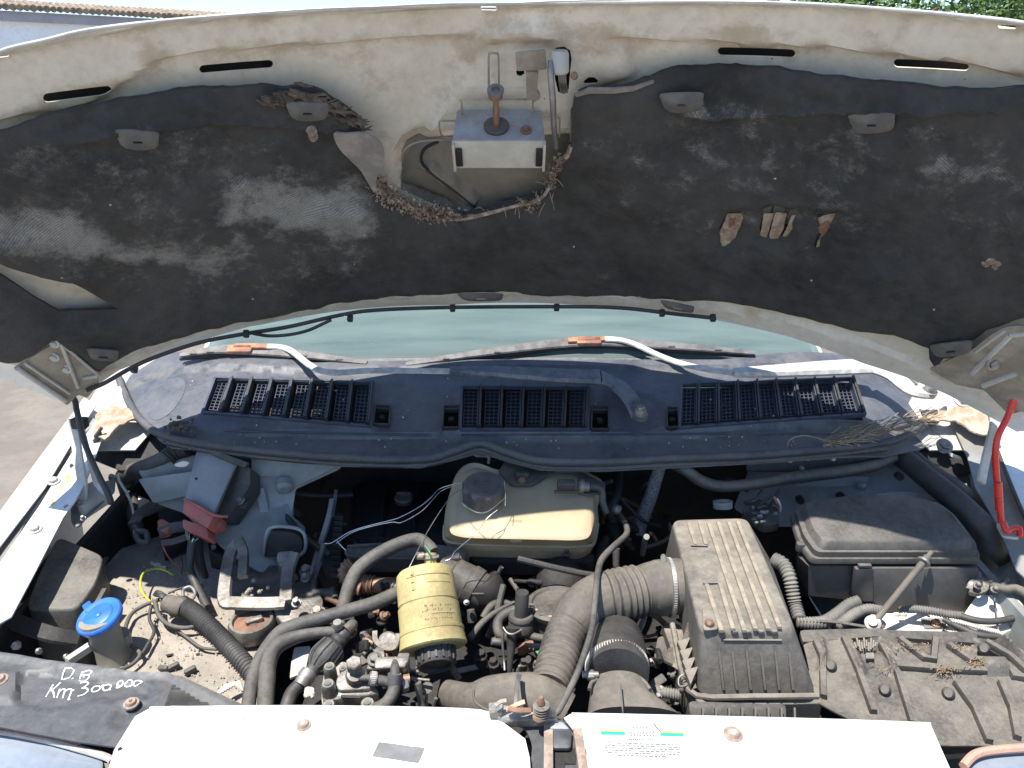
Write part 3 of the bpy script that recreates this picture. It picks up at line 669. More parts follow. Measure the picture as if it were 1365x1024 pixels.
Cu = lambda l: [COWL.hit(*p) for p in l]
tray = Cu([(100, 575), (190, 575), (300, 573), (450, 578), (640, 580), (900, 580), (1160, 560), (1300, 540), (1300, 700), (100, 700)])
ridge = Cu([(100, 300), (100, 492), (215, 487), (420, 500), (600, 494), (960, 494), (1100, 488), (1200, 490), (1350, 500), (1350, 300)])
bump1 = Cu([(822, 536), (845, 525), (868, 530), (880, 545), (878, 572), (850, 578), (820, 574)])
def ln_(pl, P_, wd): return 1-np.clip(np.abs(pdist(pl, P_))/wd, 0, 1)
def hc(P):
    o = -.014*smooth01(.5+pdist(tray, P)/.012)+.010*smooth01(.5+pdist(ridge, P)/.012)-.006*smooth01(.5+pdist(bump1, P)/.008)
    for g_ in (G1, G2, G3): o += .005*smooth01(1.2+pdist(Cu(g_), P)/.008)
    o -= .6*np.maximum(0, np.abs(P[:, 0])-.62)**2
    return o
cg = sheet(COWL, cout, .010, .003, 0, gh, hc); cu_ = sheet.uv
cw_ = .85*smooth01(.5+pdist(tray, cu_)/.02)+.35*ln_(ridge, cu_, .03)
for g_ in (G1, G2, G3): cw_ = cw_+.3*ln_(Cu(g_), cu_, .015)
cw_ = np.clip(cw_+.25*smooth01((np.abs(cu_[:, 0])-.5)/.2), 0, 1); cw_ = np.concatenate([cw_, cw_])
ctop = put('cowl_panel', cg, M_cowl, van, 'dusty blue-black plastic scuttle panel below the windscreen', attr=cw_)
seal = [(158, 503), (166, 524), (186, 558), (222, 582), (300, 596), (450, 610), (560, 612), (603, 602), (640, 591), (676, 603), (720, 614), (800, 616), (900, 611), (1000, 607), (1100, 599), (1182, 590), (1232, 568), (1260, 545), (1280, 516)]
put('edge_seal', tube([COWL.p(x, y, .002-.6*max(0, abs(COWL.hit(x, y)[0])-.62)**2) for x, y in seal], .0085, 8, 14), mat('blue_grey_rubber', (.045, .052, .068), (.03, .035, .045), dust=(.22, .20, .17), da=.45, rough=.55, sc=14), ctop, 'rounded rubber seal along the front of the scuttle')
put('lower_lip', tube([COWL.p(x, y+8, -.012) for x, y in seal[3:-3]], .006, 6, 8), M_plast, ctop)
view(0, 340, .337); cov = [(555, 520), (575, 480), (600, 462), (650, 458), (705, 462), (728, 490), (722, 530), (700, 570), (670, 605), (625, 628), (590, 620), (560, 570)]
put('service_flap', sheet(COWL, curvepoly(cov, 3), .012, .0015, .0025, h=lambda P: -.6*np.maximum(0, np.abs(P[:, 0])-.62)**2), M_cowl, ctop, 'round-cornered flap in the left end of the scuttle')
view()
plen = put('plenum_floor', sheet(COWL, [(230, 500), (1200, 500), (1200, 580), (230, 580)], .05, .003, -.07), M_void, ctop)
def quad(Q, s, t, off=0):
    (x0, y0), (x1, y1), (x2, y2), (x3, y3) = Q
    a = (x0*(1-s)+x1*s, y0*(1-s)+y1*s); b = (x3*(1-s)+x2*s, y3*(1-s)+y2*s)
    x, y = a[0]*(1-t)+b[0]*t, a[1]*(1-t)+b[1]*t; u, v = COWL.hit(x, y)
    return COWL.at(u, v, off)
M_grid = mat('blue_black_grille_plastic', (.050, .062, .095), (.035, .045, .07), dust=(.25, .24, .22), da=.2, rough=.4, sc=30, bump=.05)
def grille(Q, n, lab):
    fr = []
    for (a, b) in (((0, 0), (1, 0)), ((1, 0), (1, 1)), ((1, 1), (0, 1)), ((0, 1), (0, 0))):
        fr.append(bar(quad(Q, *a, .006), quad(Q, *b, .006), .005, .010, COWL.n))
    g_ = put('air_grille', join(*fr), M_grid, van, lab)
    for i in range(n):
        s0 = (i+.12)/n; s1 = (i+.74)/n; L = []
        for k in range(4):
            s = s0+(s1-s0)*k/3; L.append(bar(quad(Q, s, .03, -.004), quad(Q, s, .80, -.004), .0019, .004, COWL.n))
        for k in range(10):
            t = .03+.77*k/9; L.append(bar(quad(Q, s0, t, -.004), quad(Q, s1, t, -.004), .0019, .004, COWL.n))
        put('grille_mesh', join(*L), M_grid, g_)
        put('louvre', bar(quad(Q, (i+.90)/n, .02, .002), quad(Q, (i+.90)/n, .97, .002), .0045, .034, COWL.n), M_black, g_)
        put('louvre_edge', bar(quad(Q, (i+.79)/n, .02, .004), quad(Q, (i+.79)/n, .93, .004), .002, .022, COWL.n), M_grid, g_)
        put('louvre_foot', bar(quad(Q, s0-.08/n, .93, -.006), quad(Q, s1+.1/n, .93, -.006), .012, .018, COWL.n), M_black, g_)
grille(G1, 8, 'left air grille with eight slatted openings'); grille(G2, 6, 'middle air grille with six slatted openings'); grille(G3, 9, 'right air grille with nine slatted openings')
for pk in gh[3:]:
    L = [bar(COWL.p(*pk[i], .0), COWL.p(*pk[(i+1) % 4], .0), .003, .02, COWL.n) for i in range(4)]
    c = cen([COWL.p(*p, -.012) for p in pk]); put('clip_pocket', join(*L, box(c, .014, .012, .01, (1, 0, 0), COWL.v, .002)), M_black, ctop)
for a, b in (((545, 520), (580, 521)), ((545, 522), (546, 575)), ((588, 520), (588, 577)), ((813, 520), (813, 577)), ((527, 516), (524, 574)), ((300, 575), (575, 581)), ((614, 580), (1140, 578))):
    put('moulded_rib', bar(COWL.p(*a, .001), COWL.p(*b, .001), .0025, .003, COWL.n), M_cowl, ctop)
view(450, 340, .337)
for pl in ([(1165, 735), (1195, 728), (1200, 742), (1180, 760), (1168, 755)], [(1178, 718), (1190, 716), (1188, 728), (1176, 728)], [(1205, 735), (1222, 738), (1225, 760), (1215, 765)]):
    put('paint_flake', sheet(COWL, pl, .003, .0004, -.0135, jag=.0008), MATS['pale_stone_chips'], ctop)
view()
# ---------------------------------------------------------------- windscreen & cab
GL = Plane((0, .885, 1.155), (1, 0, 0), (0, math.cos(math.radians(32)), math.sin(math.radians(32))))
gm = bpy.data.materials.new('dusty_green_glass'); gm.use_nodes = True; N = gm.node_tree.nodes; L = gm.node_tree.links; b = N['Principled BSDF']
b.inputs['Base Color'].default_value = (.30, .46, .43, 1); b.inputs['Roughness'].default_value = .08; b.inputs['IOR'].default_value = 1.52; b.inputs['Transmission Weight'].default_value = .85
tc = N.new('ShaderNodeTexCoord'); nz = N.new('ShaderNodeTexNoise'); nz.inputs['Scale'].default_value = 30; nz.inputs['Detail'].default_value = 8; L.new(tc.outputs['Object'], nz.inputs['Vector'])
df = N.new('ShaderNodeBsdfDiffuse'); df.inputs[0].default_value = (.175, .225, .215, 1); mx = N.new('ShaderNodeMixShader'); mr = N.new('ShaderNodeMapRange'); mr.inputs[1].default_value = .3; mr.inputs[2].default_value = .75; mr.inputs[3].default_value = .30; mr.inputs[4].default_value = .75; mp_ = N.new('ShaderNodeMapping'); mp_.inputs['Scale'].default_value = (.12, 1, 1); L.new(tc.outputs['Object'], mp_.inputs[0]); L.new(mp_.outputs[0], nz.inputs['Vector'])  # dust haze, stretched into streaks that imitate banded reflections
L.new(nz.outputs['Fac'], mr.inputs[0]); L.new(mr.outputs[0], mx.inputs[0]); L.new(b.outputs[0], mx.inputs[1]); L.new(df.outputs[0], mx.inputs[2]); L.new(mx.outputs[0], N['Material Output'].inputs[0])
W2 = .74
def glq(u0, u1, v0, v1, u2=None, u3=None): return [(u0, v0), (u1, v0), (u2 if u2 is not None else u1, v1), (u3 if u3 is not None else u0, v1)]
curve = lambda P: -.05*np.abs(P[:, 0])**2.2
ws = put('windscreen', sheet(GL, glq(-.78, .78, -.01, .72, .64, -.64), .05, .005, 0, h=curve, uv=True), gm, van, 'dusty green-tinted windscreen')
gs = []
for j in range(7):
    for i in range(230):
        r = .0019-.00022*j; u = -.74+i*.0064+(.0032 if j % 2 else 0); v = .013+.0058*j; c0 = GL.at(u, v, .0057-.05*abs(u)**2.2)
        k = [c0+GL.u*math.cos(a)*r+GL.v*math.sin(a)*r for a in (0, 1.57, 3.14, 4.71)]; gs.append((k, [(0, 1, 2, 3)]))
o = put('printed_dots', join(*gs), M_black, ws, flat=True); o['kind'] = 'stuff'
put('black_border', sheet(GL, glq(-.77, .77, -.005, .010), .06, .0008, .0054, h=curve, uv=True), mat('dusty_black_enamel', (.02, .025, .03), (.05, .05, .05), dust=(.24, .23, .21), da=.75, up=0, rough=.4), ws)
M_cab = mat('dark_cab_plastic', (.06, .06, .065), rough=.8, sc=5)
dash = put('dashboard', prism([Vector(p) for p in ((-.72, .95, 1.12), (.72, .95, 1.12), (.70, 1.45, 1.20), (-.70, 1.45, 1.20))], (0, 0, -.35)), M_cab, van)
zt = GL.at(0, .72)
for s in (-1, 1):
    a = GL.at(s*.80, -.02, -.10); b_ = GL.at(s*.66, .72, -.05)
    put('windscreen_pillar', tube([a, a.lerp(b_, .5)+Vector((0, 0, .01)), b_], .03, 5, 10), M_white, van)
    put('seat', join(box((s*.38, 1.85, 1.0), .5, .12, .75, bev=.04), box((s*.38, 1.85, 1.47), .26, .1, .18, bev=.04)), M_cab, van)
put('roof', prism([Vector((-.68, zt.y-.02, zt.z+.01)), Vector((.68, zt.y-.02, zt.z+.01)), Vector((.74, 4.4, zt.z+.05)), Vector((-.74, 4.4, zt.z+.05))], (0, 0, .04), .05, 3, .01), M_white, van)
put('cab_rear', box((0, 3.2, 1.15), 1.5, .03, 1.1), M_cab, van)
for s in (-1, 1): put('side_body', prism([Vector((s*.80, 1.0, .25)), Vector((s*.80, 4.4, .25)), Vector((s*.76, 4.4, zt.z)), Vector((s*.76, 1.65, zt.z)), Vector((s*.80, 1.1, 1.15))], (s*.02, 0, 0)), M_white, van, 'plain white side of the van')
# ---------------------------------------------------------------- wipers
def wiper(lab, pivot, arm, rod, blade, white):
    W = lambda pts, off: [GL.p(x, y, off) for x, y in pts]
    A = [COWL.p(x, y, o) for x, y, o in arm]
    wp = put('wiper', strip(A[:4], .03, .014, COWL.n, taper=[.040, .038, .044, .052]), M_armw if white else mat('chipped_black_paint', (.018, .025, .045), (.03, .035, .05), dust=(.55, .57, .6), da=.25, up=0, rough=.4, sc=35), van, lab)
    put('arm_channel', strip(A[3:], .03, .016, COWL.n, taper=[.052, .048, .036, .020][:len(A)-3]), M_armw if white else MATS['chipped_black_paint'], wp)
    P = COWL.p(*pivot, .026); put('pivot_nut', join(lathe(P, P+COWL.n*.022, [(0, .017), (.3, .017), (.35, .013), (.8, .012), (1, .009)], 24), hexb(P+COWL.n*.015, COWL.n, .009, .014, False)), M_steel, wp)
    R = [COWL.p(x, y, o) if k else GL.p(x, y, o) for x, y, o, k in rod]
    put('arm_rod', strip(R[:-1], .016, .006, GL.n, taper=[.016]*(len(R)-1)), M_armw, wp)
    put('rusty_arm_tip', strip(R[-2:], .016, .008, GL.n, smooth=False), M_arust, wp)
    b0, bm, b1 = blade
    put('blade_frame', strip(W([b0, ((b0[0]+bm[0])/2, (b0[1]+bm[1])/2-3), bm, ((b1[0]+bm[0])/2, (b1[1]+bm[1])/2-2), b1], .022), .010, .006, GL.n, taper=[.012, .024, .032, .024, .012]), MATS.get('worn_grey_steel') or mat('worn_grey_steel', (.13, .13, .13), (.05, .05, .05), dust=(.33, .25, .20), da=.15, rough=.5, sc=30), wp)
    put('rubber_blade', strip(W([(b0[0], b0[1]+3), ((b0[0]+bm[0])/2, (b0[1]+bm[1])/2+4), (bm[0], bm[1]+6), ((b1[0]+bm[0])/2, (b1[1]+bm[1])/2+4), (b1[0], b1[1]+3)], .008), .014, .010, GL.n), M_rubc, wp)
    put('blade_joint', box(GL.p(bm[0], bm[1], .026), .06, .022, .012, GL.u, GL.v, .003), M_arust, wp)
    for t in (.22, .5):
        for (a, c) in ((b0, bm), (b1, bm)):
            x = a[0]*(1-t)+c[0]*t; y = a[1]*(1-t)+c[1]*t
            put('frame_slot', box(GL.p(x, y-1, .0265), .016, .003, .002, GL.u, GL.v), M_black, wp)
wiper('left wiper, its black chipped arm ending in a pale bent rod', (853, 556), [(853, 556, .020), (842, 534, .034), (824, 515, .02), (800, 503, .040), (740, 501, .042), (660, 496, .042), (600, 495, .044)],
      [(600, 495, .044, 1), (500, 494, .03, 1), (430, 495, .050, 1), (385, 466, .03, 0), (356, 462, .028, 0), (312, 462, .028, 0)], ((240, 474), (320, 466), (489, 484)), False)
wiper('right wiper, its pale grey arm lying above the right grille', (1238, 524), [(1238, 524, .020), (1215, 520, .036), (1190, 500, .040), (1162, 488, .042), (1100, 491, .044), (1030, 495, .044), (978, 497, .044)],
      [(978, 497, .044, 1), (930, 490, .03, 1), (888, 478, .03, 0), (838, 456, .03, 0), (806, 452, .028, 0), (757, 454, .028, 0)], ((541, 486), (785, 455), (1006, 471)), True)
view()
# ---------------------------------------------------------------- wings (fenders)
FE = Plane((0, 0, .9), (1, 0, 0), (0, 1, .25))
put('left_wing', sheet(FE, [(-200, 940), (-110, 830), (0, 682), (60, 600), (90, 560), (112, 530), (128, 540), (113, 562), (60, 650), (0, 728), (-120, 900)], .05, .003, 0), M_white, van, 'white outer edge of the left wing')
put('wing_side', loft([[FE.p(x, y, 0) for x, y in ((-200, 940), (-110, 830), (0, 682), (60, 600), (90, 560))], [FE.p(x, y, 0)+Vector((-.05, 0, -.6)) for x, y in ((-200, 940), (-110, 830), (0, 682), (60, 600), (90, 560))]], closed=False), M_white, van)
put('left_gutter', sheet(FE, [(-120, 900), (0, 724), (85, 604), (118, 555), (130, 560), (92, 600), (95, 612), (50, 668), (0, 757), (-120, 900)], .03, .003, -.012), M_body, van, 'grey gutter inside the left wing')
put('left_flange', sheet(FE, [(-120, 900), (0, 750), (54, 672), (95, 605), (125, 565), (150, 518), (160, 515), (172, 540), (150, 560), (134, 590), (115, 640), (100, 668), (84, 690), (48, 760), (15, 822), (-20, 842), (-120, 900)], .02, .003, -.004, [[(92, 620), (96, 617), (99, 621), (94, 625)], [(84, 674), (89, 671), (92, 674), (86, 678)]]), M_white, van, 'bright white inner flange of the left wing')
for x, y in ((47, 706), (72, 642)): put('flange_bolt', hexb(FE.p(x, y, .0), FE.n, .008, .008), M_rim, van)
M_yp = mat('yellow_paint_mark', (.75, .72, .12), (.7, .68, .2), rough=.5, sc=40)
for pl in ([(86, 634), (93, 632), (94, 640), (87, 643)], [(78, 648), (84, 646), (83, 653), (78, 653)], [(67, 668), (72, 665), (72, 672), (67, 674)]): put('paint_mark', sheet(FE, pl, .004, .0004, .0001, jag=.001), M_yp, van)
put('right_wing', sheet(FE, [(1290, 520), (1330, 480), (1600, 480), (1600, 900), (1480, 850), (1365, 690), (1345, 640), (1322, 580)], .05, .003, 0), M_white, van, 'bluish white inner edge of the right wing')
put('right_gutter', sheet(FE, [(1262, 548), (1290, 535), (1325, 575), (1340, 620), (1352, 660), (1400, 740), (1400, 800), (1355, 760), (1330, 700), (1300, 650), (1290, 610)], .03, .003, -.02), M_body, van)
put('wing_seam', tube([FE.p(x, y, .003) for x, y in ((1322, 580), (1345, 640), (1372, 700), (1420, 770))], .004, 5, 8), M_black, van)
# rotten foam behind the hinges
for nm, pl, lab in (('corner_foam', [(128, 552), (150, 540), (172, 545), (182, 556), (160, 566), (140, 585), (124, 580)], 'crumbling orange foam in the left rear corner'), ('corner_foam', [(1225, 545), (1262, 548), (1295, 535), (1318, 548), (1322, 580), (1300, 578), (1275, 560), (1240, 560)], 'crumbling orange foam in the right rear corner')):
    geo = sheet(FE, pl, .006, .004, .010, jag=.003, h=lambda P: np.array([.006*noise.noise(Vector((a*60, b*60, 1))) for a, b in P])); put(nm, geo, M_foam, van, lab)
put('scuttle_end', sheet(FE, [(105, 560), (128, 520), (150, 470), (230, 470), (215, 560), (180, 600), (150, 600), (120, 600)], .03, .003, -.03), M_rim, van)
put('scuttle_end', sheet(FE, [(1200, 560), (1240, 480), (1340, 480), (1330, 570), (1318, 600), (1280, 600), (1240, 600)], .03, .003, -.03), M_rim, van)
put('wing_cavity', sheet(FE, [(1150, 600), (1230, 555), (1290, 570), (1312, 620), (1300, 690), (1240, 720), (1150, 690)], .03, .003, -.10), M_void, van, 'dark cavity between the scuttle and the right wing')
# ---------------------------------------------------------------- hinges
view(0, 560, .2564)
H0 = pz(395, 10, 1.12)
hl = put('bonnet_hinge', strip([py(375, -10, .58), py(400, 150, .56), py(430, 330, .51), py(425, 420, .49)], .022, .006, (0, -1, .3), smooth=False), M_rim, van, 'left bonnet hinge of pale painted steel')
put('hinge_arm', strip([py(415, 0, .585), py(455, 160, .56), py(500, 330, .52), py(545, 380, .50)], .012, .005, (0, -1, .3), smooth=False), M_rim, hl)
ZB = .985
put('hinge_base', prism(q([(365, 400, ZB), (520, 330, ZB), (600, 300, ZB), (595, 370, ZB), (480, 470, ZB), (400, 560, ZB-.01), (370, 530, ZB-.01)]), (0, 0, -.004), .01), M_body, hl)
put('hinge_lug', prism(q([(405, 350, 1.0), (500, 310, 1.0), (555, 370, 1.0), (430, 450, 1.0), (400, 440, 1.0)]), (0, 0, -.03), .006, 2, .002), M_rim, hl)
for x, y, r in ((435, 515, 16), (420, 440, 10), (583, 300, 20), (425, 290, 9)):
    p = pz(x, y, 1.0); put('hinge_bolt', hexb(p, (0, -.4, 1), rp(p, r*.6), .009), M_steel, hl)
put('hinge_joint', box(py(415, 15, .575), .03, .02, .022, bev=.003), M_void, hl)
view(905, 340, .337)
hr = put('bonnet_hinge', strip([py(1265, 520, .62), py(1255, 600, .61), py(1240, 700, .54), py(1215, 800, .49), py(1195, 900, .45)], .02, .006, (0, -1, .3), smooth=False), M_rim, van, 'right bonnet hinge beside the red rod')
put('hinge_plate', prism([py(*p) for p in ((1215, 575, .60), (1275, 565, .60), (1278, 660, .58), (1230, 665, .58))], (0, .004, 0), .004, 2), M_rim, hr)
put('hinge_base', prism(q([(1150, 860, .985), (1190, 850, .985), (1240, 900, .985), (1225, 960, .98), (1160, 950, .98)]), (0, 0, -.004), .01), M_body, hr)
for x, y in ((1250, 540), (1118, 575), (1050, 755)): p = py(x, y, .6); put('hinge_bolt', hexb(p, (0, -.6, .8), .011, .01), M_rim if y < 600 else M_steel, hr)
rd = [(1390, 400), (1360, 470), (1338, 540), (1300, 640), (1265, 710), (1252, 780), (1255, 860), (1262, 930), (1270, 1000), (1275, 1060)]
rod = put('prop_rod', tube([py(x, y, .44-.07*(i/9)) for i, (x, y) in enumerate(rd)], .0058, 6, 12), M_redrod, van, 'bright red prop rod at the right edge')
put('rod_collar', tube([py(1262, 900, .385), py(1268, 1010, .372)], .0070, 1, 12), M_redrod, rod)
put('rod_clip', box(py(1340, 500, .42), .026, .02, .022, bev=.004), M_rubc, rod)
view(1000, 590, .2674)
put('rod_foot', tube([pz(1262, 400, 1.03), pz(1278, 440, 1.02), pz(1310, 430, 1.02), pz(1340, 430, 1.02), pz(1345, 470, 1.01)], [.006, .006, .0055, .006, .005], 5, 10), M_redrod, rod)
put('foot_bracket', prism(q([(1225, 400, 1.012), (1262, 405, 1.012), (1330, 440, 1.01), (1345, 475, 1.01), (1260, 465, 1.01)]), (0, 0, -.005), .008), M_rim, hr)
# ================================================================== ENGINE BAY SHELL
view()
def P(name, geo, mt, lab=None, parent=van, **k): return put(name, geo, mt, parent, lab, **k)
def panel(name, pts, mt, lab=None, th=.003, n=None, r=.006, parent=van, hump=0):
    pts = [Vector(p) for p in pts]; nn = (pts[1]-pts[0]).cross(pts[2]-pts[0]).normalized()
    if nn.dot(CAM-pts[0]) > 0: nn = -nn
    return P(name, prism(pts, nn*th, r, 3), mt, lab, parent)
P('bay_floor', prism([Vector(p) for p in ((-.78, -.02, .50), (.80, -.02, .50), (.80, .95, .50), (-.78, .95, .50))], (0, 0, -.01)), M_void)
P('firewall', prism([Vector(p) for p in ((-.80, .84, .48), (.80, .84, .48), (.80, .84, 1.07), (-.80, .84, 1.07))], (0, .02, 0)), M_void, 'black bulkhead behind the engine')
P('left_bay_wall', loft([[Vector((-.86, -.05, .5)), Vector((-.80, .9, .5)), Vector((-.83, .9, .97)), Vector((-.90, -.05, .86))], [Vector((-.875, -.05, .5)), Vector((-.815, .9, .5)), Vector((-.845, .9, .97)), Vector((-.915, -.05, .86))]]), M_void)
P('right_bay_wall', loft([[Vector((.84, -.05, .5)), Vector((.80, .9, .5)), Vector((.84, .9, 1.0)), Vector((.93, -.05, .86))], [Vector((.855, -.05, .5)), Vector((.815, .9, .5)), Vector((.855, .9, 1.0)), Vector((.945, -.05, .86))]]), M_body)
# ---- left corner: sandy tray, suspension turret, liner
ZM[0] = 1
view(0, 560, .2564)
HZ = horiz(.835)
def hflo(P_): return np.array([.004*noise.noise(Vector((a*25, b*25, 0)))+.0015*noise.noise(Vector((a*90, b*90, 3))) for a, b in P_])
put('floor_tray', sheet(HZ, [(560, 700), (700, 640), (840, 600), (1000, 620), (1250, 640), (1330, 900), (1340, 1500), (560, 1500), (540, 1100), (500, 850)], .012, .004, 0, [[(860, 1215), (900, 1208), (910, 1225), (870, 1232)], [(1015, 1212), (1040, 1208), (1045, 1222), (1022, 1228)]], hflo), M_floor, van, 'sandy, dirt-covered floor tray in the left of the bay')
random.seed(12)
gs = []
for _ in range(420):
    x = random.uniform(650, 1330); y = random.uniform(760, 1460); p = HZ.p(x, y, .007); r = random.uniform(.0007, .0022); gs.append(lathe(p, p+Vector((0, 0, r*1.2)), [(0, r), (.7, r*.8), (1, r*.3)], 5))
o = P('grit', join(*gs), M_stone); o['kind'] = 'stuff'
view(100, 560, .2051)
panel('strut_tower_wall', [py(*p) for p in ((410, 330, .60), (620, 250, .62), (1160, 180, .62), (1366, 190, .62), (1420, 420, .60), (1420, 1000, .46), (1190, 985, .40), (1000, 870, .44), (700, 600, .54), (540, 545, .55))], M_body, 'pale grey-green inner wing panel in the left of the bay')
panel('wing_liner', [py(*p) for p in ((300, -30, .76), (560, 0, .75), (680, 120, .70), (640, 250, .66), (300, 330, .62), (100, 250, .70))], M_void, 'black void behind the left hinge')
panel('turret_plate', [py(*p) for p in ((410, 385, .575), (790, 330, .575), (790, 480, .55), (510, 540, .54))], M_body)
panel('turret_chip', [py(*p) for p in ((640, 290, .565), (700, 265, .565), (745, 275, .56), (715, 305, .56), (660, 305, .56))], M_cream)
view(0, 560, .2564)
P('relay_box', prism(q([(300, 600, .94), (545, 705, .91), (500, 850, .88), (400, 985, .86), (130, 985, .86), (200, 800, .90)]), (0, 0, -.14), .02, 3, .006), M_tray, 'bulky dusty black box against the left inner wing')
P('liner_box', prism(q([(230, 640, .70), (560, 720, .68), (430, 1000, .66), (60, 900, .66)]), (0, 0, -.1), .02, 3, .01), M_void)
P('liner_edge', strip(q([(545, 880, .86), (500, 960, .84), (430, 1060, .80)]), .010, .006, (0, -.5, 1)), M_rub)
view(100, 560, .2051)
panel('corner_reinforcement', [py(*p) for p in ((90, 130, .66), (130, 60, .68), (240, 40, .69), (200, 150, .66), (120, 230, .64))], M_rim)
for i in range(4): P('sealant_ridge', tube([py(110+i*6, 200-i*30, .635), py(150+i*8, 140-i*30, .64)], .004, 1, 8), M_plast)
# beams on the left bulkhead (view I)
view(330, 590, .2564)
panel('bulkhead_panel', [py(*p) for p in ((25, 60, .60), (500, 100, .60), (480, 135, .585), (250, 240, .56), (230, 380, .54), (300, 440, .52), (300, 560, .50), (250, 600, .49), (80, 590, .49), (20, 480, .52))], M_body, 'bluish grey bodywork beside the engine')
P('bulkhead_opening', prism([py(*p) for p in ((130, 440, .46), (250, 450, .46), (292, 480, .455), (292, 560, .445), (240, 575, .445), (80, 580, .445))], (0, -.012, .0), .008), M_void)
P('opening_rim', tube([py(*p) for p in ((80, 590, .43), (100, 470, .445), (140, 438, .445), (250, 445, .445), (296, 480, .44), (298, 560, .435), (250, 598, .43))], .0035, 4, 8), M_body)
P('box_member', prism([py(*p) for p in ((20, 70, .585), (480, 112, .585), (420, 150, .57), (240, 235, .555), (130, 170, .565), (20, 180, .57))], (0, .02, -.01), .01, 3), M_body)
P('weld_flange', strip([py(*p) for p in ((60, 240, .55), (90, 400, .53), (60, 600, .50), (30, 700, .48))], .02, .004, (0, -1, .4)), M_body)
P('pressed_bulge', lathe(py(190, 190, .57), py(190, 250, .54), [(0, .010), (.3, .018), (.8, .018), (1, .010)], 16), M_body)
# ---- left hoses and boxes
view(100, 560, .2051)
hose('coolant_hose', [(720, 190, 1.04), (640, 215, 1.035), (560, 265, 1.02), (440, 320, 1.0), (330, 355, .97), (330, 420, .93), (370, 560, .86), (400, 700, .80), (420, 760, .74)], [50, 52, 54, 58, 58, 50, 46, 46, 44], M_rub, van, 'thick grey hose curving into the left corner')
P('hose_collar', tube(q([(600, 250, 1.03), (660, 205, 1.04), (740, 180, 1.05)]), .019, 4, 16, (.005, .0018)), M_rub)
hose('trim_edge', [(275, 350, 1.0), (290, 400, .985), (340, 480, .96), (370, 560, .93), (385, 650, .88), (385, 760, .84)], [9, 9, 9, 8, 8, 7], M_rim, van)
P('torn_liner', prism(q([(410, 490, .90), (480, 520, .89), (510, 560, .89), (410, 630, .87)]), (0, 0, -.006), .003), M_cream)
# black strap bracket / loops
for pts, wd in (([(380, 670, .90), (430, 610, .90), (520, 560, .90), (620, 530, .90), (700, 515, .90)], .028), ([(545, 735, .88), (640, 700, .89), (720, 690, .90)], .022), ([(560, 800, .86), (640, 790, .86), (730, 760, .87)], .014)):
    P('bracket_strap', strip(q(pts), wd, .003, (0, -.8, .35)), M_plast)
P('socket_ring', tube(q([(385, 680, .885), (410, 720, .88), (460, 730, .875), (470, 790, .86), (420, 790, .86), (390, 740, .87)]), .006, 5, 8), M_plast)
P('dark_recess_box', prism(q([(540, 590, .86), (710, 530, .87), (730, 700, .85), (560, 790, .84)]), (0, 0, -.05), .008), M_void)
P('small_red_cap', prism(q([(535, 650, .90), (565, 640, .905), (640, 680, .90), (600, 710, .895), (540, 718, .89)]), (0, 0, -.02), .004, 2, .002), M_red)
# control unit
ecu_t = q([(880, 195, 1.06), (1045, 290, 1.05), (905, 612, .985), (710, 520, .99), (790, 200, 1.06)])
nE = (ecu_t[1]-ecu_t[0]).cross(ecu_t[3]-ecu_t[0]).normalized(); nE = nE if nE.dot(CAM-ecu_t[0]) > 0 else -nE
ecu = P('control_unit', prism(ecu_t, -nE*.006, .004, 2, .001), M_grey, 'flat grey aluminium control unit with a red plug')
EB = q([(900, 205, 1.05), (1130, 300, 1.05), (1130, 420, 1.02), (985, 630, .965), (905, 622, .975)])
put('unit_body', prism([p-nE*.004 for p in EB], -nE*.04, .004, 2, .001), M_plast, ecu)
put('unit_edge', tube(q([(1050, 292, 1.055), (985, 440, 1.02), (908, 608, .99)]), .0022, 1, 8), M_plast, ecu)
put('unit_top_rail', strip(q([(885, 200, 1.065), (980, 245, 1.06), (1120, 298, 1.055)]), .014, .008, nE), M_plast, ecu)
put('backing_plate', prism(q([(790, 190, 1.02), (1155, 205, 1.02), (1145, 470, .97), (1000, 600, .94), (800, 560, .95)]), (0, .003, -.003), .004), M_body, ecu)
put('ear', prism(q([(1030, 462, .985), (1140, 500, .985), (1108, 580, .975), (1000, 540, .975)]), -nE*.008, .004, 2, .001), M_plast, ecu)
p = pz(1078, 525, .988); put('ear_screw', hexb(p, nE, .006, .008), M_steel, ecu)
put('case_screw', lathe(pz(787, 382, 1.02), pz(787, 382, 1.02)+nE*.002, [(0, .003), (1, .002)], 10), M_void, ecu)
plug = P('red_plug', prism(q([(712, 515, .998), (905, 615, .988), (860, 705, .97), (695, 600, .98)]), -nE*.035, .003, 2, .001), M_red, 'faded red plug on the end of the control unit')
put('plug_hood', prism(q([(697, 640, .975), (855, 700, .965), (868, 765, .955), (840, 770, .953), (700, 705, .965)]), -nE*.03, .006, 2, .002), M_red, plug)
put('plug_rim', tube(q([(712, 513, 1.0), (800, 560, .996), (905, 618, .99), (990, 628, .98)]), .003, 4, 8), M_red, plug)
put('plug_lever', prism(q([(880, 640, .97), (950, 632, .97), (945, 690, .96), (900, 715, .955), (870, 700, .955)]), -nE*.02, .004, 2, .001), M_red, plug)
for j, (a, c, m) in enumerate((((730, 720), (745, 790), M_green), ((745, 735), (750, 790), M_steel), ((800, 770), (770, 800), M_green), ((720, 720), (735, 780), M_steel), ((770, 770), (760, 810), M_wire))):
    hose('plug_wire', [(a[0], a[1], .955), ((a[0]+c[0])/2-4, (a[1]+c[1])/2, .95), (c[0], c[1], .93)], 4, m, van, seg=6)
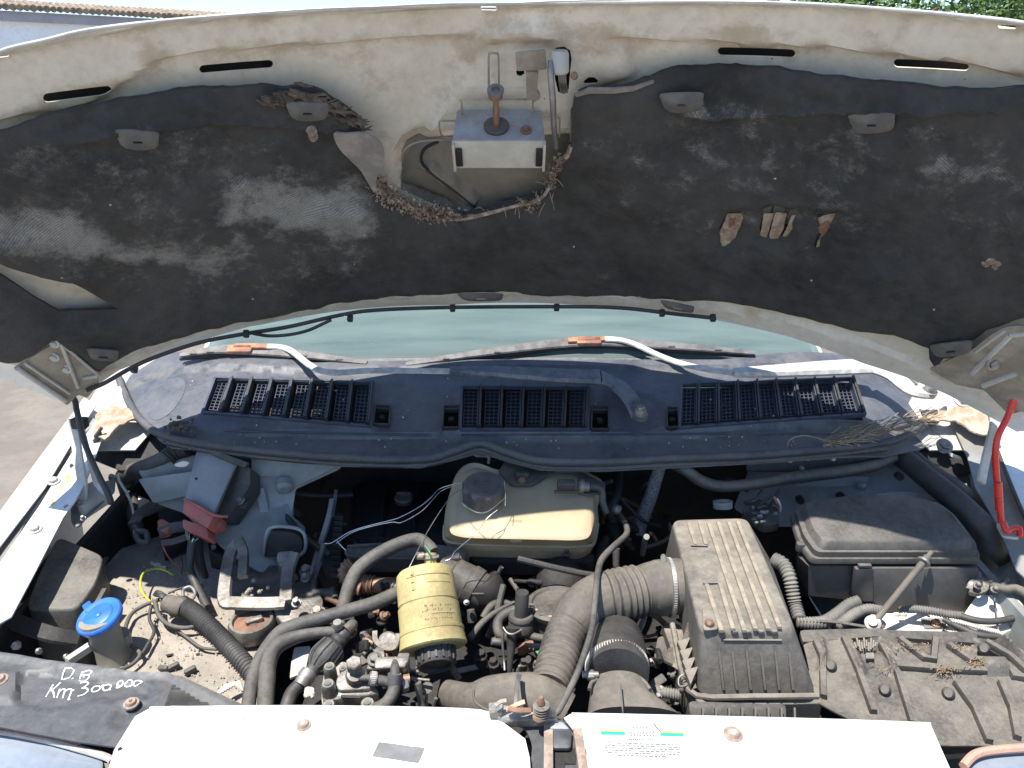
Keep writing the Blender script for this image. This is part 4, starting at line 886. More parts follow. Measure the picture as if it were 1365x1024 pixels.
hose('taped_loom', [(760, 790, .94), (750, 880, .90), (745, 960, .86), (760, 1010, .83), (800, 1100, .80), (860, 1220, .78)], 26, M_rubc, van, 'black taped wiring loom hanging from the red plug')
hose('loom_branch', [(800, 760, .92), (790, 840, .89), (820, 960, .83), (850, 1020, .78)], [34, 40, 30, 20], M_void, van)
P('mount_foot', prism(q([(940, 640, .84), (1000, 870, .80), (940, 885, .80), (860, 840, .82), (880, 700, .86)]), (0, 0, -.05), .01, 3, .003), M_void)
p = pz(908, 845, .80); P('nut', hexb(p, (0, -.5, 1), .008, .012), M_steel)
hose('red_wire', [(565, 805, .85), (590, 860, .82), (620, 905, .78), (680, 960, .75), (720, 1000, .74)], 5, M_red, van, seg=6)
hose('thin_wire', [(560, 815, .85), (540, 850, .82), (515, 890, .79)], 3, M_rubc, van, seg=6)
hose('thin_wire', [(690, 870, .80), (700, 940, .78), (690, 1000, .76)], 3, M_rubc, van, seg=6)
hose('yellow_green_wire', [(640, 1010, .76), (590, 978, .775), (520, 965, .79), (450, 990, .80), (425, 1050, .80), (440, 1120, .79), (500, 1190, .78), (540, 1205, .78)], [7]*8, M_yg, van, 'yellow-green wire looped on the floor tray')
P('crumpled_scrap', join(*[box(pz(500+i*18, 930+(i*37) % 30, .75), .012, .006, .002, (1, i % 3-1, 0), (0, 1, .5)) for i in range(5)]), M_rim)['kind'] = 'stuff'
P('timber_strip', strip(q([(205, 895, .78), (150, 990, .77), (60, 1150, .75)]), .010, .006, (0, -.5, 1), smooth=False), M_duct)
# ---- blue-capped washer bottle
view(0, 770, .249)
bot = P('washer_bottle', loft([rnd_poly(q([(500, 330, .80), (690, 330, .80), (700, 260, .80), (520, 260, .80)]), .03, 5), rnd_poly(q([(560, 470, .70), (720, 470, .70), (740, 400, .70), (580, 400, .70)]), .02, 5)]), M_bottle, 'grimy filler neck of the washer bottle')
a, b_ = pz(530, 215, .90), pz(625, 470, .70)
put('filler_neck', lathe(a, b_, [(0, .032), (.1, .032), (.14, .026), (.6, .025), (1, .030)], 30), M_bottle, bot)
ax = (a-b_).normalized(); axc = (ax+Vector((-.1, -.35, .15))).normalized()
c = pz(528, 205, .905)
put('blue_cap', lathe(c-axc*.012, c+axc*.002, [(0, .034), (.25, .0375), (.8, .0385), (1, .0365), (1.02, .033), (.97, .031)], 40), M_blue, bot, 'bright blue round cap')
put('cap_tab', prism([c+(pz(x, y, .905)-c)*1.0+axc*.0 for x, y in ((438, 150), (478, 122), (520, 190), (470, 215))], -axc*.005, .003, 2), M_blue, bot)
put('cap_button', lathe(c+axc*.001, c+axc*.006, [(0, .006), (.7, .006), (1, .004)], 14), M_blue, bot)
put('cap_dish', lathe(c+axc*.0005, c+axc*.0035, [(0, .026), (.5, .025), (1, .022)], 36), M_blue, bot)
P('pale_strut', bar(pz(360, 450, .80), pz(520, 345, .80), .012, .012), M_rim)
for x, y, s in ((130, 160, 20), (95, 370, 26), (215, 400, 18), (320, 345, 14), (360, 430, 16)):
    random.seed(x); p = pz(x, y, .78); P('debris_lump', lathe(p, p+Vector((.004, -.01, .014)), [(0, rp(p, s*.7)), (.5, rp(p, s)), (1, rp(p, s*.4))], 7), M_rim if x != 320 else M_void)
P('side_reinforcement', strip(q([(60, 230, .84), (260, 300, .82), (420, 330, .78)]), .03, .01, (0, -.4, 1)), M_void)
# ---- wiring on the tray + conduit (view H)
hose('sheathed_wire', [(850, 120, .79), (770, 150, .77), (700, 200, .76), (670, 290, .76), (700, 360, .76), (750, 410, .76), (700, 470, .76), (620, 500, .77)], 11, M_rub, van, seg=10)
hose('sheathed_wire', [(830, 130, .80), (850, 200, .78), (900, 250, .77), (980, 270, .77), (1050, 255, .77), (1095, 200, .79), (1080, 150, .80)], 12, M_rub, van, seg=10)
hose('sheathed_wire', [(810, 150, .79), (800, 220, .77), (825, 290, .76), (790, 360, .76), (760, 410, .76)], 9, M_rubc, van, seg=10)
hose('sheathed_wire', [(860, 220, .77), (920, 260, .755), (1000, 320, .75), (1080, 375, .75), (1180, 385, .75)], 8, M_rub, van, seg=8)
hose('sheathed_wire', [(900, 85, .80), (960, 60, .81), (1000, 50, .82)], 6, M_rubc, van, seg=8)
P('wire_knot', join(*[tube(q([(825+7*i, 95, .81), (845+5*i, 75+i*8, .825), (880+3*i, 100, .82), (865, 130+3*i, .80)]), .0035, 5, 6) for i in range(5)]), M_rubc)['kind'] = 'stuff'
pin((885, 135, .81), (985, 165, .80), [(0, 42), (.15, 48), (.5, 50), (.52, 56), (.9, 56), (1, 50)], M_duct, 'conduit_end', van, 'ribbed end piece of the corrugated conduit')
hose('corrugated_conduit', [(970, 150, .80), (1040, 190, .80), (1120, 260, .80), (1200, 340, .80), (1290, 440, .80), (1350, 510, .79), (1400, 570, .78)], [50, 46, 44, 44, 46, 48, 48], M_rubc, van, 'black corrugated conduit crossing the sandy tray', corr=(21, 5), sub=12, seg=20)
P('conduit_ring', tube(q([(985, 60, .82), (1020, 50, .825), (1045, 80, .82), (1030, 115, .81), (1000, 120, .81), (980, 90, .815), (985, 60, .82)]), .003, 5, 8), M_steel)
for (x, y) in ((930, 480), (880, 490), (1020, 500)):
    p = pz(x, y, .74); P('bracket_stub', box(p, .02, .008, .014, (1, random.uniform(-.8, .8), .2), (0, 1, .3), .002), M_plast)
P('mesh_scrap', join(*[tube(q([(1150+i*14, 640-i*8, .78), (1200+i*10, 580-i*3, .785), (1260+i*5, 560+i*6, .78)]), .0018, 4, 5) for i in range(9)]), M_stone)['kind'] = 'stuff'
# ---- engine mount (view I / H)
view(330, 590, .2564)
mt_ = P('engine_mount', join(strip(q([(-45, 520, .93), (-85, 570, .91), (-110, 690, .88), (-118, 820, .85), (-60, 835, .845), (100, 838, .845), (200, 832, .85)]), .026, .011, (0, -.45, .9), sub=6), strip(q([(200, 832, .85), (205, 740, .87), (215, 650, .90), (240, 575, .93)]), .026, .012, (0, -.45, .9))), M_cast, 'dusty cast alloy engine mount cradle')
put('mount_floor', prism(q([(-100, 640, .82), (200, 640, .82), (205, 820, .80), (-110, 820, .80)]), (0, 0, -.01), .006), M_cast, mt_)
put('mount_knuckle', strip(q([(-45, 510, .94), (-20, 580, .92), (-25, 700, .88)]), .020, .014, (0, -.45, .9)), M_cast, mt_)
put('mount_ear', prism(q([(155, 565, .925), (245, 560, .93), (240, 620, .91), (165, 640, .90), (150, 600, .91)]), (0, 0, -.02), .006, 3, .003), M_cast, mt_)
put('mount_plate', prism(q([(190, 740, .835), (330, 700, .84), (400, 830, .82), (330, 940, .80), (180, 940, .80), (130, 880, .81)]), (0, 0, -.02), .012, 3, .004), M_cast, mt_)
random.seed(3)
for i in range(9):
    x, y = random.uniform(-10, 130), random.uniform(720, 800); p = pz(x, y, .855); r = random.uniform(.002, .0055); put('gravel_bit', lathe(p, p+Vector((0, 0, r*1.3)), [(0, r), (.6, r*.9), (1, r*.3)], 5), M_floor, mt_, flat=True)
for x, y, r in ((300, 680, 20), (255, 840, 24), (300, 710, 22)): p = pz(x, y, .865); put('mount_bolt', hexb(p, (0, -.4, 1), rp(p, r*.7), .014), M_steel, mt_)
ring = pz(20, 930, .80)
rm = P('rubber_mount', join(lathe(ring-Vector((0, 0, .03)), ring+Vector((0, 0, .004)), [(0, .034), (.3, .041), (.8, .041), (1, .038), (1.02, .033), (.8, .032)], 40)), M_cast, 'round rusty engine mount ring')
put('mount_core', lathe(ring-Vector((0, 0, .02)), ring+Vector((0, 0, .002)), [(0, .033), (.8, .032), (.9, .014), (1, .012)], 30), M_rust, rm)
put('mount_tongue', box(ring+Vector((.006, -.002, .004)), .03, .012, .008, (1, .6, 0), (0, 1, 0), .002), M_cast, rm)
ZM[0] = 0
# ---- engine: block, rocker cover, belt cover
P('engine_block', prism([Vector(p) for p in ((-.38, .12, .74), (.42, .12, .74), (.42, .60, .74), (-.38, .60, .74))], (0, 0, -.2), .03, 3, .01), M_void, 'black oily engine block')
rk = P('rocker_cover', prism(q([(560, 200, .86), (1100, 200, .86), (1130, 500, .86), (520, 500, .86)]), (0, 0, -.08), .03, 3, .01), M_void, 'dark rocker cover under the header tank')
oc = pz(815, 300, .90)
put('oil_cap', join(lathe(oc, oc+Vector((0, -.002, .012)), [(0, .022), (.7, .022), (1, .019)], 28)), M_plast, rk, 'round black oil filler cap')
put('cap_grip', box(oc+Vector((0, -.002, .016)), .034, .007, .012, bev=.002), M_plast, rk)
for i in range(3): hose('cover_ridge', [(560+170*i, 230, .87), (540+165*i, 340, .87), (530+170*i, 480, .865)], 10, M_void, rk)
bc = P('belt_cover', prism(q([(350, 560, .90), (420, 370, .92), (500, 360, .92), (480, 560, .89), (480, 700, .86), (420, 720, .85)]), (0, 0, -.06), .01, 3, .003), M_void, 'finned black belt cover')
for i in range(11):
    t = i/10; put('cooling_fin', bar(pz(430+20*(1-t), 390+300*t, .925-.06*t), pz(495-15*t, 395+300*t, .925-.06*t), .0022, .010), M_plast, bc)
put('belt_edge', strip(q([(330, 700, .86), (365, 580, .89), (420, 400, .93), (440, 300, .95)]), .012, .012, (0, -.5, 1)), M_body, bc)
put('thin_cover_post', tube(q([(460, 250, .93), (450, 330, .92), (440, 380, .92)]), .004, 4, 8), M_body, bc)
hose('cable_sleeve', [(400, 520, .95), (385, 580, .93), (365, 640, .91), (350, 710, .89), (345, 780, .87)], [16, 15, 15, 17, 20], M_rub, van)
hose('cable_sleeve', [(400, 560, .93), (360, 690, .90), (310, 800, .87), (285, 880, .85)], [8, 8, 8, 10], M_rub, van, seg=8)
P('hose_elbow', tube(q([(345, 720, .895), (345, 775, .885), (380, 785, .88), (450, 785, .88)]), [.0055, .008, .0095, .0095], 6, 14), M_rub)
P('hose_elbow', tube(q([(310, 800, .87), (285, 880, .865), (320, 890, .865), (385, 888, .865)]), [.003, .0055, .006, .006], 6, 12), M_rub)
pin((440, 760, .882), (455, 810, .876), [(0, 18), (1, 18)], M_rub, 'elbow_collar', van)
pin((365, 870, .866), (385, 905, .862), [(0, 16), (1, 16)], M_rub, 'elbow_collar', van)
view()
random.seed(61)
for i in range(120):
    x, y = random.choice(((random.uniform(600, 740), random.uniform(760, 935)), (random.uniform(860, 950), random.uniform(800, 940)), (random.uniform(330, 470), random.uniform(640, 790)), (random.uniform(680, 900), random.uniform(640, 740))))
    z = random.uniform(.78, .86); p = pz(x, y, z); m_ = random.choice((M_cast, M_plast, M_plast, M_void, M_rub, M_duct, M_body, M_rust)); t = rnd(); d_ = Vector((random.uniform(-1, 1), random.uniform(-.8, .4), random.uniform(0, 1))).normalized(); k = random.uniform(.007, .016)
    if t < .3: P('engine_bracket', box(p, k*2.6, k*1.4, k*.5, d_, (random.uniform(-1, 1), 1, .3), .0015), m_)
    elif t < .5: P('engine_bolt', hexb(p, d_, k*.5, k*1.2), m_)
    else:
        e_ = p+d_*k*random.uniform(3, 9); P('engine_pipe', tube([p, p.lerp(e_, .5)+Vector((0, random.uniform(-.02, .02), random.uniform(-.01, .02))), e_], k*.38, 5, 9), m_)
for a_, b_ in (((345, 640), (470, 660)), ((360, 660), (440, 740)), ((690, 745), (900, 770))):
    P('wiring_loom', tube([pz(*a_, .95), pz((a_[0]+b_[0])/2, (a_[1]+b_[1])/2+10, .92), pz(*b_, .90)], .006, 6, 9), M_rubc)
view(330, 590, .2564)
# EGR pipe
hose('egr_bellows', [(545, 625, .92), (510, 660, .91), (510, 700, .90), (545, 745, .89), (590, 760, .885)], [38, 36, 36, 36, 36], M_copper, van, 'brown corrugated metal bellows pipe', corr=(19, 4), sub=14, seg=22)
hose('egr_pipe', [(655, 740, .885), (720, 742, .885), (800, 742, .885)], 40, M_copper, van, 'copper-brown exhaust gas pipe', seg=24)
hose('pipe_bellows', [(590, 735, .885), (625, 738, .885), (655, 740, .885)], 46, M_copper, van, corr=(22, 6), sub=14, seg=24)
# inlet cover bar behind canister
ic = P('inlet_cover', prism(q([(510, 545, .93), (540, 525, .935), (890, 520, .935), (1130, 545, .935), (1140, 600, .92), (900, 610, .915), (520, 605, .915)]), (0, 0, -.03), .008, 3, .003), M_plast, 'dusty black inlet cover')
put('cover_lip', tube(q([(515, 555, .935), (530, 590, .925), (700, 600, .922), (900, 606, .92)]), .003, 5, 8), M_plast, ic)
put('cover_lip', tube(q([(520, 540, .937), (700, 528, .94), (890, 525, .94)]), .003, 5, 8), M_plast, ic)
# throttle-like round housing right of canister
hou = pin((1000, 640, .90), (1240, 790, .86), [(0, 60), (.25, 66), (.3, 90), (.6, 96), (.62, 104), (.8, 104), (.82, 96), (1, 90)], M_plast, 'inlet_housing', van, 'dusty black round inlet housing behind the yellow canister')
pin((1215, 720, .885), (1275, 820, .85), [(0, 92), (.1, 100), (.8, 96), (1, 80)], M_void, 'housing_cover', hou)
put('housing_clip', box(pz(1198, 790, .905), .006, .004, .022, (0, 0, 1), (0, 1, 0), .001), M_plast, hou)
for x, y in ((1138, 832), (1200, 700)): p = pz(x, y, .89); put('housing_screw', hexb(p, (0, -.5, .8), .0035, .006), M_steel, hou)
for i, (x, y) in enumerate(((1030, 560), (1090, 600), (1120, 640))): P('housing_flange', prism(q([(x-50, y-20, .92-i*.01), (x+50, y-10, .92-i*.01), (x+60, y+20, .91-i*.01), (x-50, y+16, .91-i*.01)]), (0, 0, -.014), .004, 2, .002), M_plast)
pin((1160, 870, .86), (1170, 930, .84), [(0, 20), (.6, 26), (1, 26)], M_plast, 'vacuum_spigot', van)
# ================================================================== HEADER TANK
view(560, 600, .2344)
T = [(135, 480, .935), (150, 330, .965), (205, 140, 1.005), (260, 85, 1.02), (330, 80, 1.02), (440, 130, 1.01), (520, 100, 1.01), (900, 105, 1.01), (1055, 190, 1.00), (1000, 300, .97), (1012, 420, .945), (1000, 520, .93), (935, 565, .925), (230, 550, .925), (150, 520, .93)]
top = [pz(x, y, z) for x, y, z in [(165, 440, .99), (180, 330, 1.0), (225, 160, 1.02), (270, 110, 1.025), (330, 100, 1.025), (440, 150, 1.02), (520, 130, 1.02), (890, 135, 1.02), (985, 230, 1.01), (975, 330, 1.0), (985, 420, .99), (965, 500, .98), (900, 515, .975), (250, 500, .975), (175, 480, .98)]]
mid = q(T)
low = [p+Vector((0, .004, -.01)) for p in mid]
bot_ = [c_ for c_ in scale_ring(low, .93, Vector((0, .01, -.05)))]
shoulder = [a.lerp(b, .35)+Vector((0, 0, .010)) for a, b in zip(top, mid)]
def sm(r): return rnd_poly(r, .022, 4)
tank = P('header_tank', loft([sm(scale_ring(top, .90, Vector((0, 0, .006)))), sm(scale_ring(top, .97, Vector((0, 0, .003)))), sm(top), sm(shoulder), sm([p+Vector((0, 0, .004)) for p in mid]), sm(scale_ring(mid, 1.012, Vector((0, 0, .002)))), sm(scale_ring(low, 1.012)), sm(low), sm(bot_)]), M_tank, 'cream plastic coolant header tank, partly in shade', ang=50)
put('tank_seam', tube(q([(140, 430, .955), (137, 480, .945), (150, 515, .937), (235, 532, .934), (560, 545, .934), (930, 548, .934), (990, 515, .937), (1010, 420, .95)]), .0035, 6, 8), M_tank, tank)
put('level_window', prism(q([(512, 398, .997), (580, 398, .997), (578, 525, .962), (514, 525, .962)]), (0, -.0015, .0015), .003), mat('amber_plastic', (.42, .36, .20), (.36, .30, .15), rough=.4, sc=20, sss=.1), tank)
for i, x in enumerate(range(360, 480, 17)): put('moulded_letter', tube(q([(x, 478, .978), (x+5, 492, .974), (x, 506, .971)]), .0011, 3, 5), M_tank, tank)
for x0, x1, y in ((310, 400, 455), (590, 960, 450)): pass
c0 = pz(360, 290, 1.02); c1 = pz(352, 205, 1.063)
ax = Vector((.02, -.20, 1)).normalized(); base = pz(360, 265, 1.025)
nk = put('neck', lathe(base-ax*.012, base+ax*.012, [(0, .030), (1, .029)], 30), M_tank, tank)
R0 = .040
cap = P('tank_cap', lathe(base-ax*.004, base+ax*.034, [(0, R0*.96), (.1, R0), (.8, R0), (.93, R0*.96), (1, R0*.86)], 96, (9, .075, .08, .90)), M_cap, 'silver-grey scalloped screw cap of the header tank')
tp = base+ax*.0345
put('cap_disc', lathe(tp-ax*.001, tp+ax*.0006, [(0, R0*.80), (.7, R0*.79), (1, R0*.76)], 40), M_cap, cap)
u_ = Vector((1, .1, 0)).normalized(); v_ = ax.cross(u_)
rings = []
rings.append(tube([tp+u_*math.cos(a)*.019+v_*math.sin(a)*.012+ax*.001 for a in [i*math.pi/12 for i in range(25)]], .0008, 1, 5))
for k, (dx, dy) in enumerate(((-.009, -.003), (-.003, .002), (.004, .004), (.009, .001))):
    rings.append(tube([tp+u_*(dx+.004*math.sin(t*2))+v_*(dy+(t-1)*.006)+ax*.001 for t in (0, .5, 1, 1.5, 2)], .0009, 3, 5))
put('embossed_emblem', join(*rings), M_cap, cap)
put('tank_bracket', prism(q([(445, 120, 1.035), (480, 60, 1.04), (720, 70, 1.04), (720, 145, 1.03), (640, 195, 1.025), (520, 195, 1.025)]), (0, 0, -.006), .006, 3, .002), M_plast, tank, 'dark mounting bracket of the header tank')
put('bracket_block', box(pz(580, 145, 1.035), .028, .016, .014, bev=.003), M_plast, tank)
p = pz(578, 175, 1.035); put('bracket_screw', hexb(p, (0, -1, .3), .0045, .006), M_rust, tank)
put('sensor_plug', box(pz(830, 200, 1.04), .036, .020, .018, bev=.003), M_plast, tank)
put('sensor_lip', bar(pz(762, 238, 1.035), pz(895, 238, 1.035), .003, .006), M_black, tank)
put('return_spigot', lathe(pz(900, 205, 1.035), pz(960, 210, 1.033), [(0, .010), (.2, .014), (.5, .014), (.55, .010), (1, .010)], 20), M_steel, tank)
put('spigot_flange', prism(q([(905, 120, 1.03), (1055, 190, 1.02), (1050, 235, 1.02), (960, 250, 1.02), (900, 240, 1.02)]), (0, 0, -.006), .004), M_cap, tank)
hose('return_hose', [(960, 210, 1.035), (1010, 215, 1.03), (1035, 240, 1.02), (1040, 300, 1.0), (1060, 360, .98)], [20, 20, 20, 20, 18], M_plast, van)
hose('black_hose', [(1130, 120, .98), (1120, 250, .96), (1080, 340, .94), (1100, 420, .92)], [26, 26, 24, 22], M_void, van)
hose('braided_hose', [(1365, 90, 1.02), (1340, 170, .99), (1310, 270, .95), (1270, 370, .91), (1235, 470, .87)], [34, 36, 38, 40, 42], M_braid, van, 'silver braided hose dropping behind the engine', seg=24)
hose('vent_pipe', [(1110, 330, .96), (1150, 390, .95), (1175, 440, .96), (1170, 485, .97), (1100, 550, .985), (1035, 620, .99), (1010, 700, .99), (1000, 800, .99), (990, 900, .985), (975, 1024, .98), (930, 1170, .975), (880, 1300, .97), (800, 1460, .955), (770, 1500, .95)], [13, 17, 17, 18, 19, 19, 18, 18, 18, 18, 18, 19, 19, 19], M_rub, van, 'long thin rubber breather pipe crossing the intake duct')
P('pipe_joint', lathe(pz(1095, 330, .97), pz(1140, 350, .965), [(0, .006), (.3, .011), (.8, .011), (1, .008)], 14), M_steel)
pin((1115, 560, .93), (1115, 690, .89), [(0, 22), (.7, 20), (1, 8)], M_rub, 'rubber_bung', van)
for a, c, r in (((1080, 400), (1130, 560), 36), ((1190, 430), (1250, 470), 26), ((1150, 500), (1210, 560), 22), ((1060, 500), (1000, 650), 30)):
    pin((*a, .90), (*c, .87), [(0, r*.8), (.3, r), (1, r*.8)], M_void, 'dark_fitting', van)
hose('dark_cable', [(1120, 250, .96), (1200, 340, .93), (1280, 410, .91), (1365, 430, .92)], 11, M_void, van)
hose('dark_cable', [(560, 560, .90), (760, 620, .88), (900, 700, .87)], 16, M_void, van)
P('hanger_hook', tube(q([(385, 30, 1.04), (392, 50, 1.035), (388, 75, 1.03)]), .003, 4, 8), M_rim)
P('white_plate', prism(q([(285, 10, 1.02), (440, 12, 1.02), (450, 34, 1.015), (320, 32, 1.015)]), (0, 0, -.004), .002), M_rim)
# dark block items under the tank
P('rear_cover', prism(q([(265, 570, .90), (1000, 590, .90), (980, 640, .89), (300, 640, .89)]), (0, 0, -.03), .008, 3, .003), M_void)
for x, y in ((830, 590),): P('stud', hexb(pz(x, y, .91), (0, -.5, 1), .005, .016), M_steel)
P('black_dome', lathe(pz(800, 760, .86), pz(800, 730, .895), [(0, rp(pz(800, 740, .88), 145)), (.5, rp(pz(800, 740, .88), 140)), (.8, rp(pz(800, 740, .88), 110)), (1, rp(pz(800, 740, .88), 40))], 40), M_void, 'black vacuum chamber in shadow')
pin((535, 745, .89), (690, 755, .88), [(0, 12), (.5, 12), (.55, 18), (1, 20)], M_void, 'chamber_spigot', van)
# fuel filter pot and pump items
view(600, 740, .2051)
ca, cb2 = pz(690, 300, .905), pz(700, 620, .80)
pot = P('filter_pot', lathe(cb2, ca, [(0, .044), (.5, .046), (.52, .049), (.56, .049), (.58, .046), (.86, .047), (.88, .054), (.96, .056), (.985, .053), (1, .045), (.96, .042)], 44), M_plast, 'dusty round black filter pot behind the intake elbow')
for i in range(5):
    a = 3.4+i*.35; p = ca+Vector((math.cos(a)*.047, math.sin(a)*.047, .001)); put('lid_notch', box(p, .008, .005, .003), M_straw if i % 2 else M_duct, pot)
sol = pin((470, 240, .95), (462, 390, .905), [(0, 40), (.06, 45), (1, 45)], M_rubc, 'pump_solenoid', van, 'upright black cylinder solenoid')
pin((462, 385, .905), (465, 500, .87), [(0, 74), (.12, 84), (.2, 84), (.22, 74), (.5, 86), (.8, 86), (1, 60)], M_rub, 'solenoid_base', sol)
P('solenoid_skirt', prism(q([(390, 370, .90), (540, 370, .90), (550, 440, .885), (470, 480, .88), (390, 440, .885)]), (0, 0, -.01), .01), M_rub)
hose('bypass_hose', [(430, 350, .90), (350, 390, .89), (312, 440, .88), (318, 510, .87), (370, 545, .86)], [30, 32, 34, 32, 28], M_rub, van)
hose('bypass_hose', [(460, 510, .87), (540, 530, .87), (620, 545, .87)], 26, M_rub, van)
hose('fuel_pipe', [(130, 540, .86), (210, 440, .87), (300, 370, .88), (420, 305, .89)], [24, 22, 20, 10], M_rub, van)
hose('fuel_pipe', [(210, 410, .87), (270, 330, .88), (340, 310, .88), (400, 320, .885)], [20, 26, 24, 16], M_rub, van)
pin((405, 470, .90), (385, 760, .83), [(0, 44), (.1, 36), (.4, 30), (.7, 22), (1, 18)], M_rubc, 'injector_holder', van, 'glossy black injector sleeve', seg=22)
P('holder_ring', tube([pz(345, 470, .903), pz(370, 505, .90), pz(405, 515, .90), pz(440, 500, .90), pz(465, 485, .90)], .002, 5, 8), M_steel)
hose('leak_off_pipe', [(345, 500, .895), (340, 560, .88), (350, 680, .85), (355, 750, .84)], 8, M_steel, van)
pin((270, 560, .87), (345, 570, .865), [(0, 24), (.8, 24), (1, 18)], M_steel, 'union_nut', van)
P('leaf_scrap', prism(q([(555, 625, .85), (605, 615, .85), (590, 665, .845)]), (0, 0, -.002)), M_green)
P('lever_plate', prism(q([(480, 570, .855), (600, 575, .855), (580, 600, .85), (500, 590, .85)]), (0, 0, -.004), .002), M_steel)
random.seed(5)
for (x, y, r, m_) in ((470, 700, 28, M_rubc), (545, 715, 22, M_duct), (505, 720, 12, M_rust), (430, 740, 14, M_steel), (160, 500, 30, M_void), (60, 400, 36, M_void), (300, 700, 40, M_void), (200, 650, 44, M_void)):
    p = pz(x, y, .83); P('pump_fitting', lathe(p-Vector((0, 0, .02)), p+Vector((random.uniform(-.006, .006), -.006, .012)), [(0, rp(p, r)), (.7, rp(p, r)), (.75, rp(p, r*.7)), (1, rp(p, r*.6))], 8), m_)
# ================================================================== INTAKE DUCT
view(600, 740, .2051)
hose('intake_elbow', [(1230, 240, .935), (1100, 250, .94), (960, 290, .94), (850, 370, .93), (780, 470, .915), (745, 540, .91)], [150, 158, 162, 158, 138, 122], M_duct, van, 'dusty black ribbed intake elbow', seg=40)
hose('intake_bellows', [(760, 500, .915), (735, 570, .91), (710, 660, .905), (680, 760, .90), (650, 850, .895)], [126, 128, 130, 128, 124], M_duct, van, 'ribbed bellows at the lower end of the intake elbow', corr=(44, 9), sub=16, seg=44)
hose('intake_bellows', [(1010, 275, .94), (1080, 265, .94), (1150, 250, .94), (1240, 232, .94)], [164, 166, 166, 162], M_duct, van, 'ribbed bellows at the upper end of the intake elbow', corr=(44, 10), sub=16, seg=44)
hose('intake_cuff', [(1230, 232, .94), (1290, 220, .94), (1350, 214, .94), (1430, 205, .94), (1500, 200, .94)], [150, 165, 178, 180, 176], M_duct, van, 'smooth cuff joining the intake duct to the filter box', seg=40)
view(840, 680, .2344)
def band(name, a, b_, r, n=36, mt=M_steel, screw=None, th=.0016, arc=(0, 1)):
    A, B = pz(*a), pz(*b_); m_ = (A+B)/2; R = rp(m_, r)
    o = P(name, lathe(A, B, [(0, R), (.08, R+th), (.92, R+th), (1, R)], 40), mt, 'bright worm-drive hose clamp')
    t = (B-A).normalized(); N_ = t.orthogonal().normalized(); B_ = t.cross(N_); L_ = (B-A).length; g_ = []
    for k in range(n*2):
        an = math.pi*k/n; c = m_+(N_*math.cos(an)+B_*math.sin(an))*(R+th*1.1); tt = (B_*math.cos(an)-N_*math.sin(an))
        g_.append(box(c, L_*.55, .0014, .0008, t, tt))
    if mt is M_steel: put('clamp_thread', join(*g_), M_rim, o)['kind'] = 'stuff'
    if screw: p = pz(*screw); put('clamp_screw', join(lathe(p-t.cross(Vector((0, 0, 1)))*.012, p+t.cross(Vector((0, 0, 1)))*.012, [(0, .005), (1, .005)], 12), box(p, .012, .016, .006, bev=.001)), mt, o)
    return o
band('hose_clamp', (212, 440, .94), (240, 440, .94), 160, screw=(195, 285, .985))
# cold air duct in front of it (view L)
view(660, 770, .249)
hose('cold_air_duct', [(650, 300, .86), (650, 360, .90), (655, 440, .925), (660, 520, .93)], [120, 150, 158, 162], M_rubc, van, 'short rubber duct with a steel clamp', seg=44)
dn_ = P('air_scoop', loft([rnd_poly(q(r_), .03, 5) for r_ in ([(505, 540, .93), (600, 500, .955), (740, 500, .955), (825, 560, .93), (800, 600, .89), (540, 600, .89)], [(495, 640, .925), (600, 570, .95), (760, 570, .95), (880, 640, .925), (860, 690, .89), (520, 690, .89)], [(485, 730, .92), (600, 690, .935), (850, 690, .935), (1015, 730, .92), (1000, 800, .89), (500, 800, .89)])]), M_duct, 'flattened black plastic air scoop', ang=60)
band('hose_clamp', (650, 462, .925), (655, 500, .925), 164, screw=(510, 520, .945))
put('moulding_seam', tube(q([(672, 570, .958), (676, 640, .952), (682, 700, .946), (684, 728, .94)]), .0011, 4, 6), M_duct, dn_)
put('duct_rim', tube([pz(x, y, .94) for x, y in ((505, 600), (520, 560), (590, 520), (660, 508), (740, 520), (800, 560), (830, 600))], .003, 6, 8), M_duct, dn_)
# lower left intake trunk
inl = hose('intake_trunk', [(380, 720, .87), (250, 640, .885), (120, 630, .885), (-20, 640, .88), (-130, 660, .87), (-260, 620, .85)], [100, 118, 116, 110, 92, 70], M_duct, van, 'dusty intake trunk running left below the canister', seg=36, flat=.8)
put('trunk_clip', strip(q([(128, 520, .93), (118, 560, .935), (112, 620, .938), (110, 690, .935)]), .006, .003, (0, -.6, .8)), M_steel, inl)
put('trunk_clip', tube(q([(140, 520, .932), (128, 560, .937), (124, 640, .94), (118, 700, .937)]), .0012, 4, 6), M_steel, inl)
put('trunk_seam', tube(q([(-115, 600, .93), (-110, 660, .92), (-60, 700, .915), (0, 720, .91), (60, 735, .905)]), .002, 5, 6), M_duct, inl)
# ================================================================== AIR FILTER BOX
view(840, 680, .2344)
zt_ = 1.0
TL, TR, BR, BL = (235, 60, .995), (665, 48, .995), (945, 690, .985), (395, 690, .985)
topq = q([TL, TR, BR, BL]); lowq = q([(170, 260, .90), (780, 240, .90), (1060, 1050, .885), (388, 1050, .885)])
lowq[0] = pz(190, 250, .90)
fb = P('air_filter_box', loft([rnd_poly(scale_ring(lowq, 1.0), .02, 4), rnd_poly([a.lerp(b, .06)+Vector((0, 0, 0)) for a, b in zip(topq, lowq)], .02, 4), rnd_poly([p+Vector((0, 0, .002)) for p in scale_ring(topq, .985)], .02, 4), rnd_poly([p+Vector((0, 0, .004)) for p in scale_ring(topq, .95)], .018, 4)]), M_filter, 'large dust-caked black air filter box', ang=45)
def ft(x, y, up=.0065):   # point on lid
    z = .995+(.985-.995)*(y-50)/640+up; return pz(x, y, z)
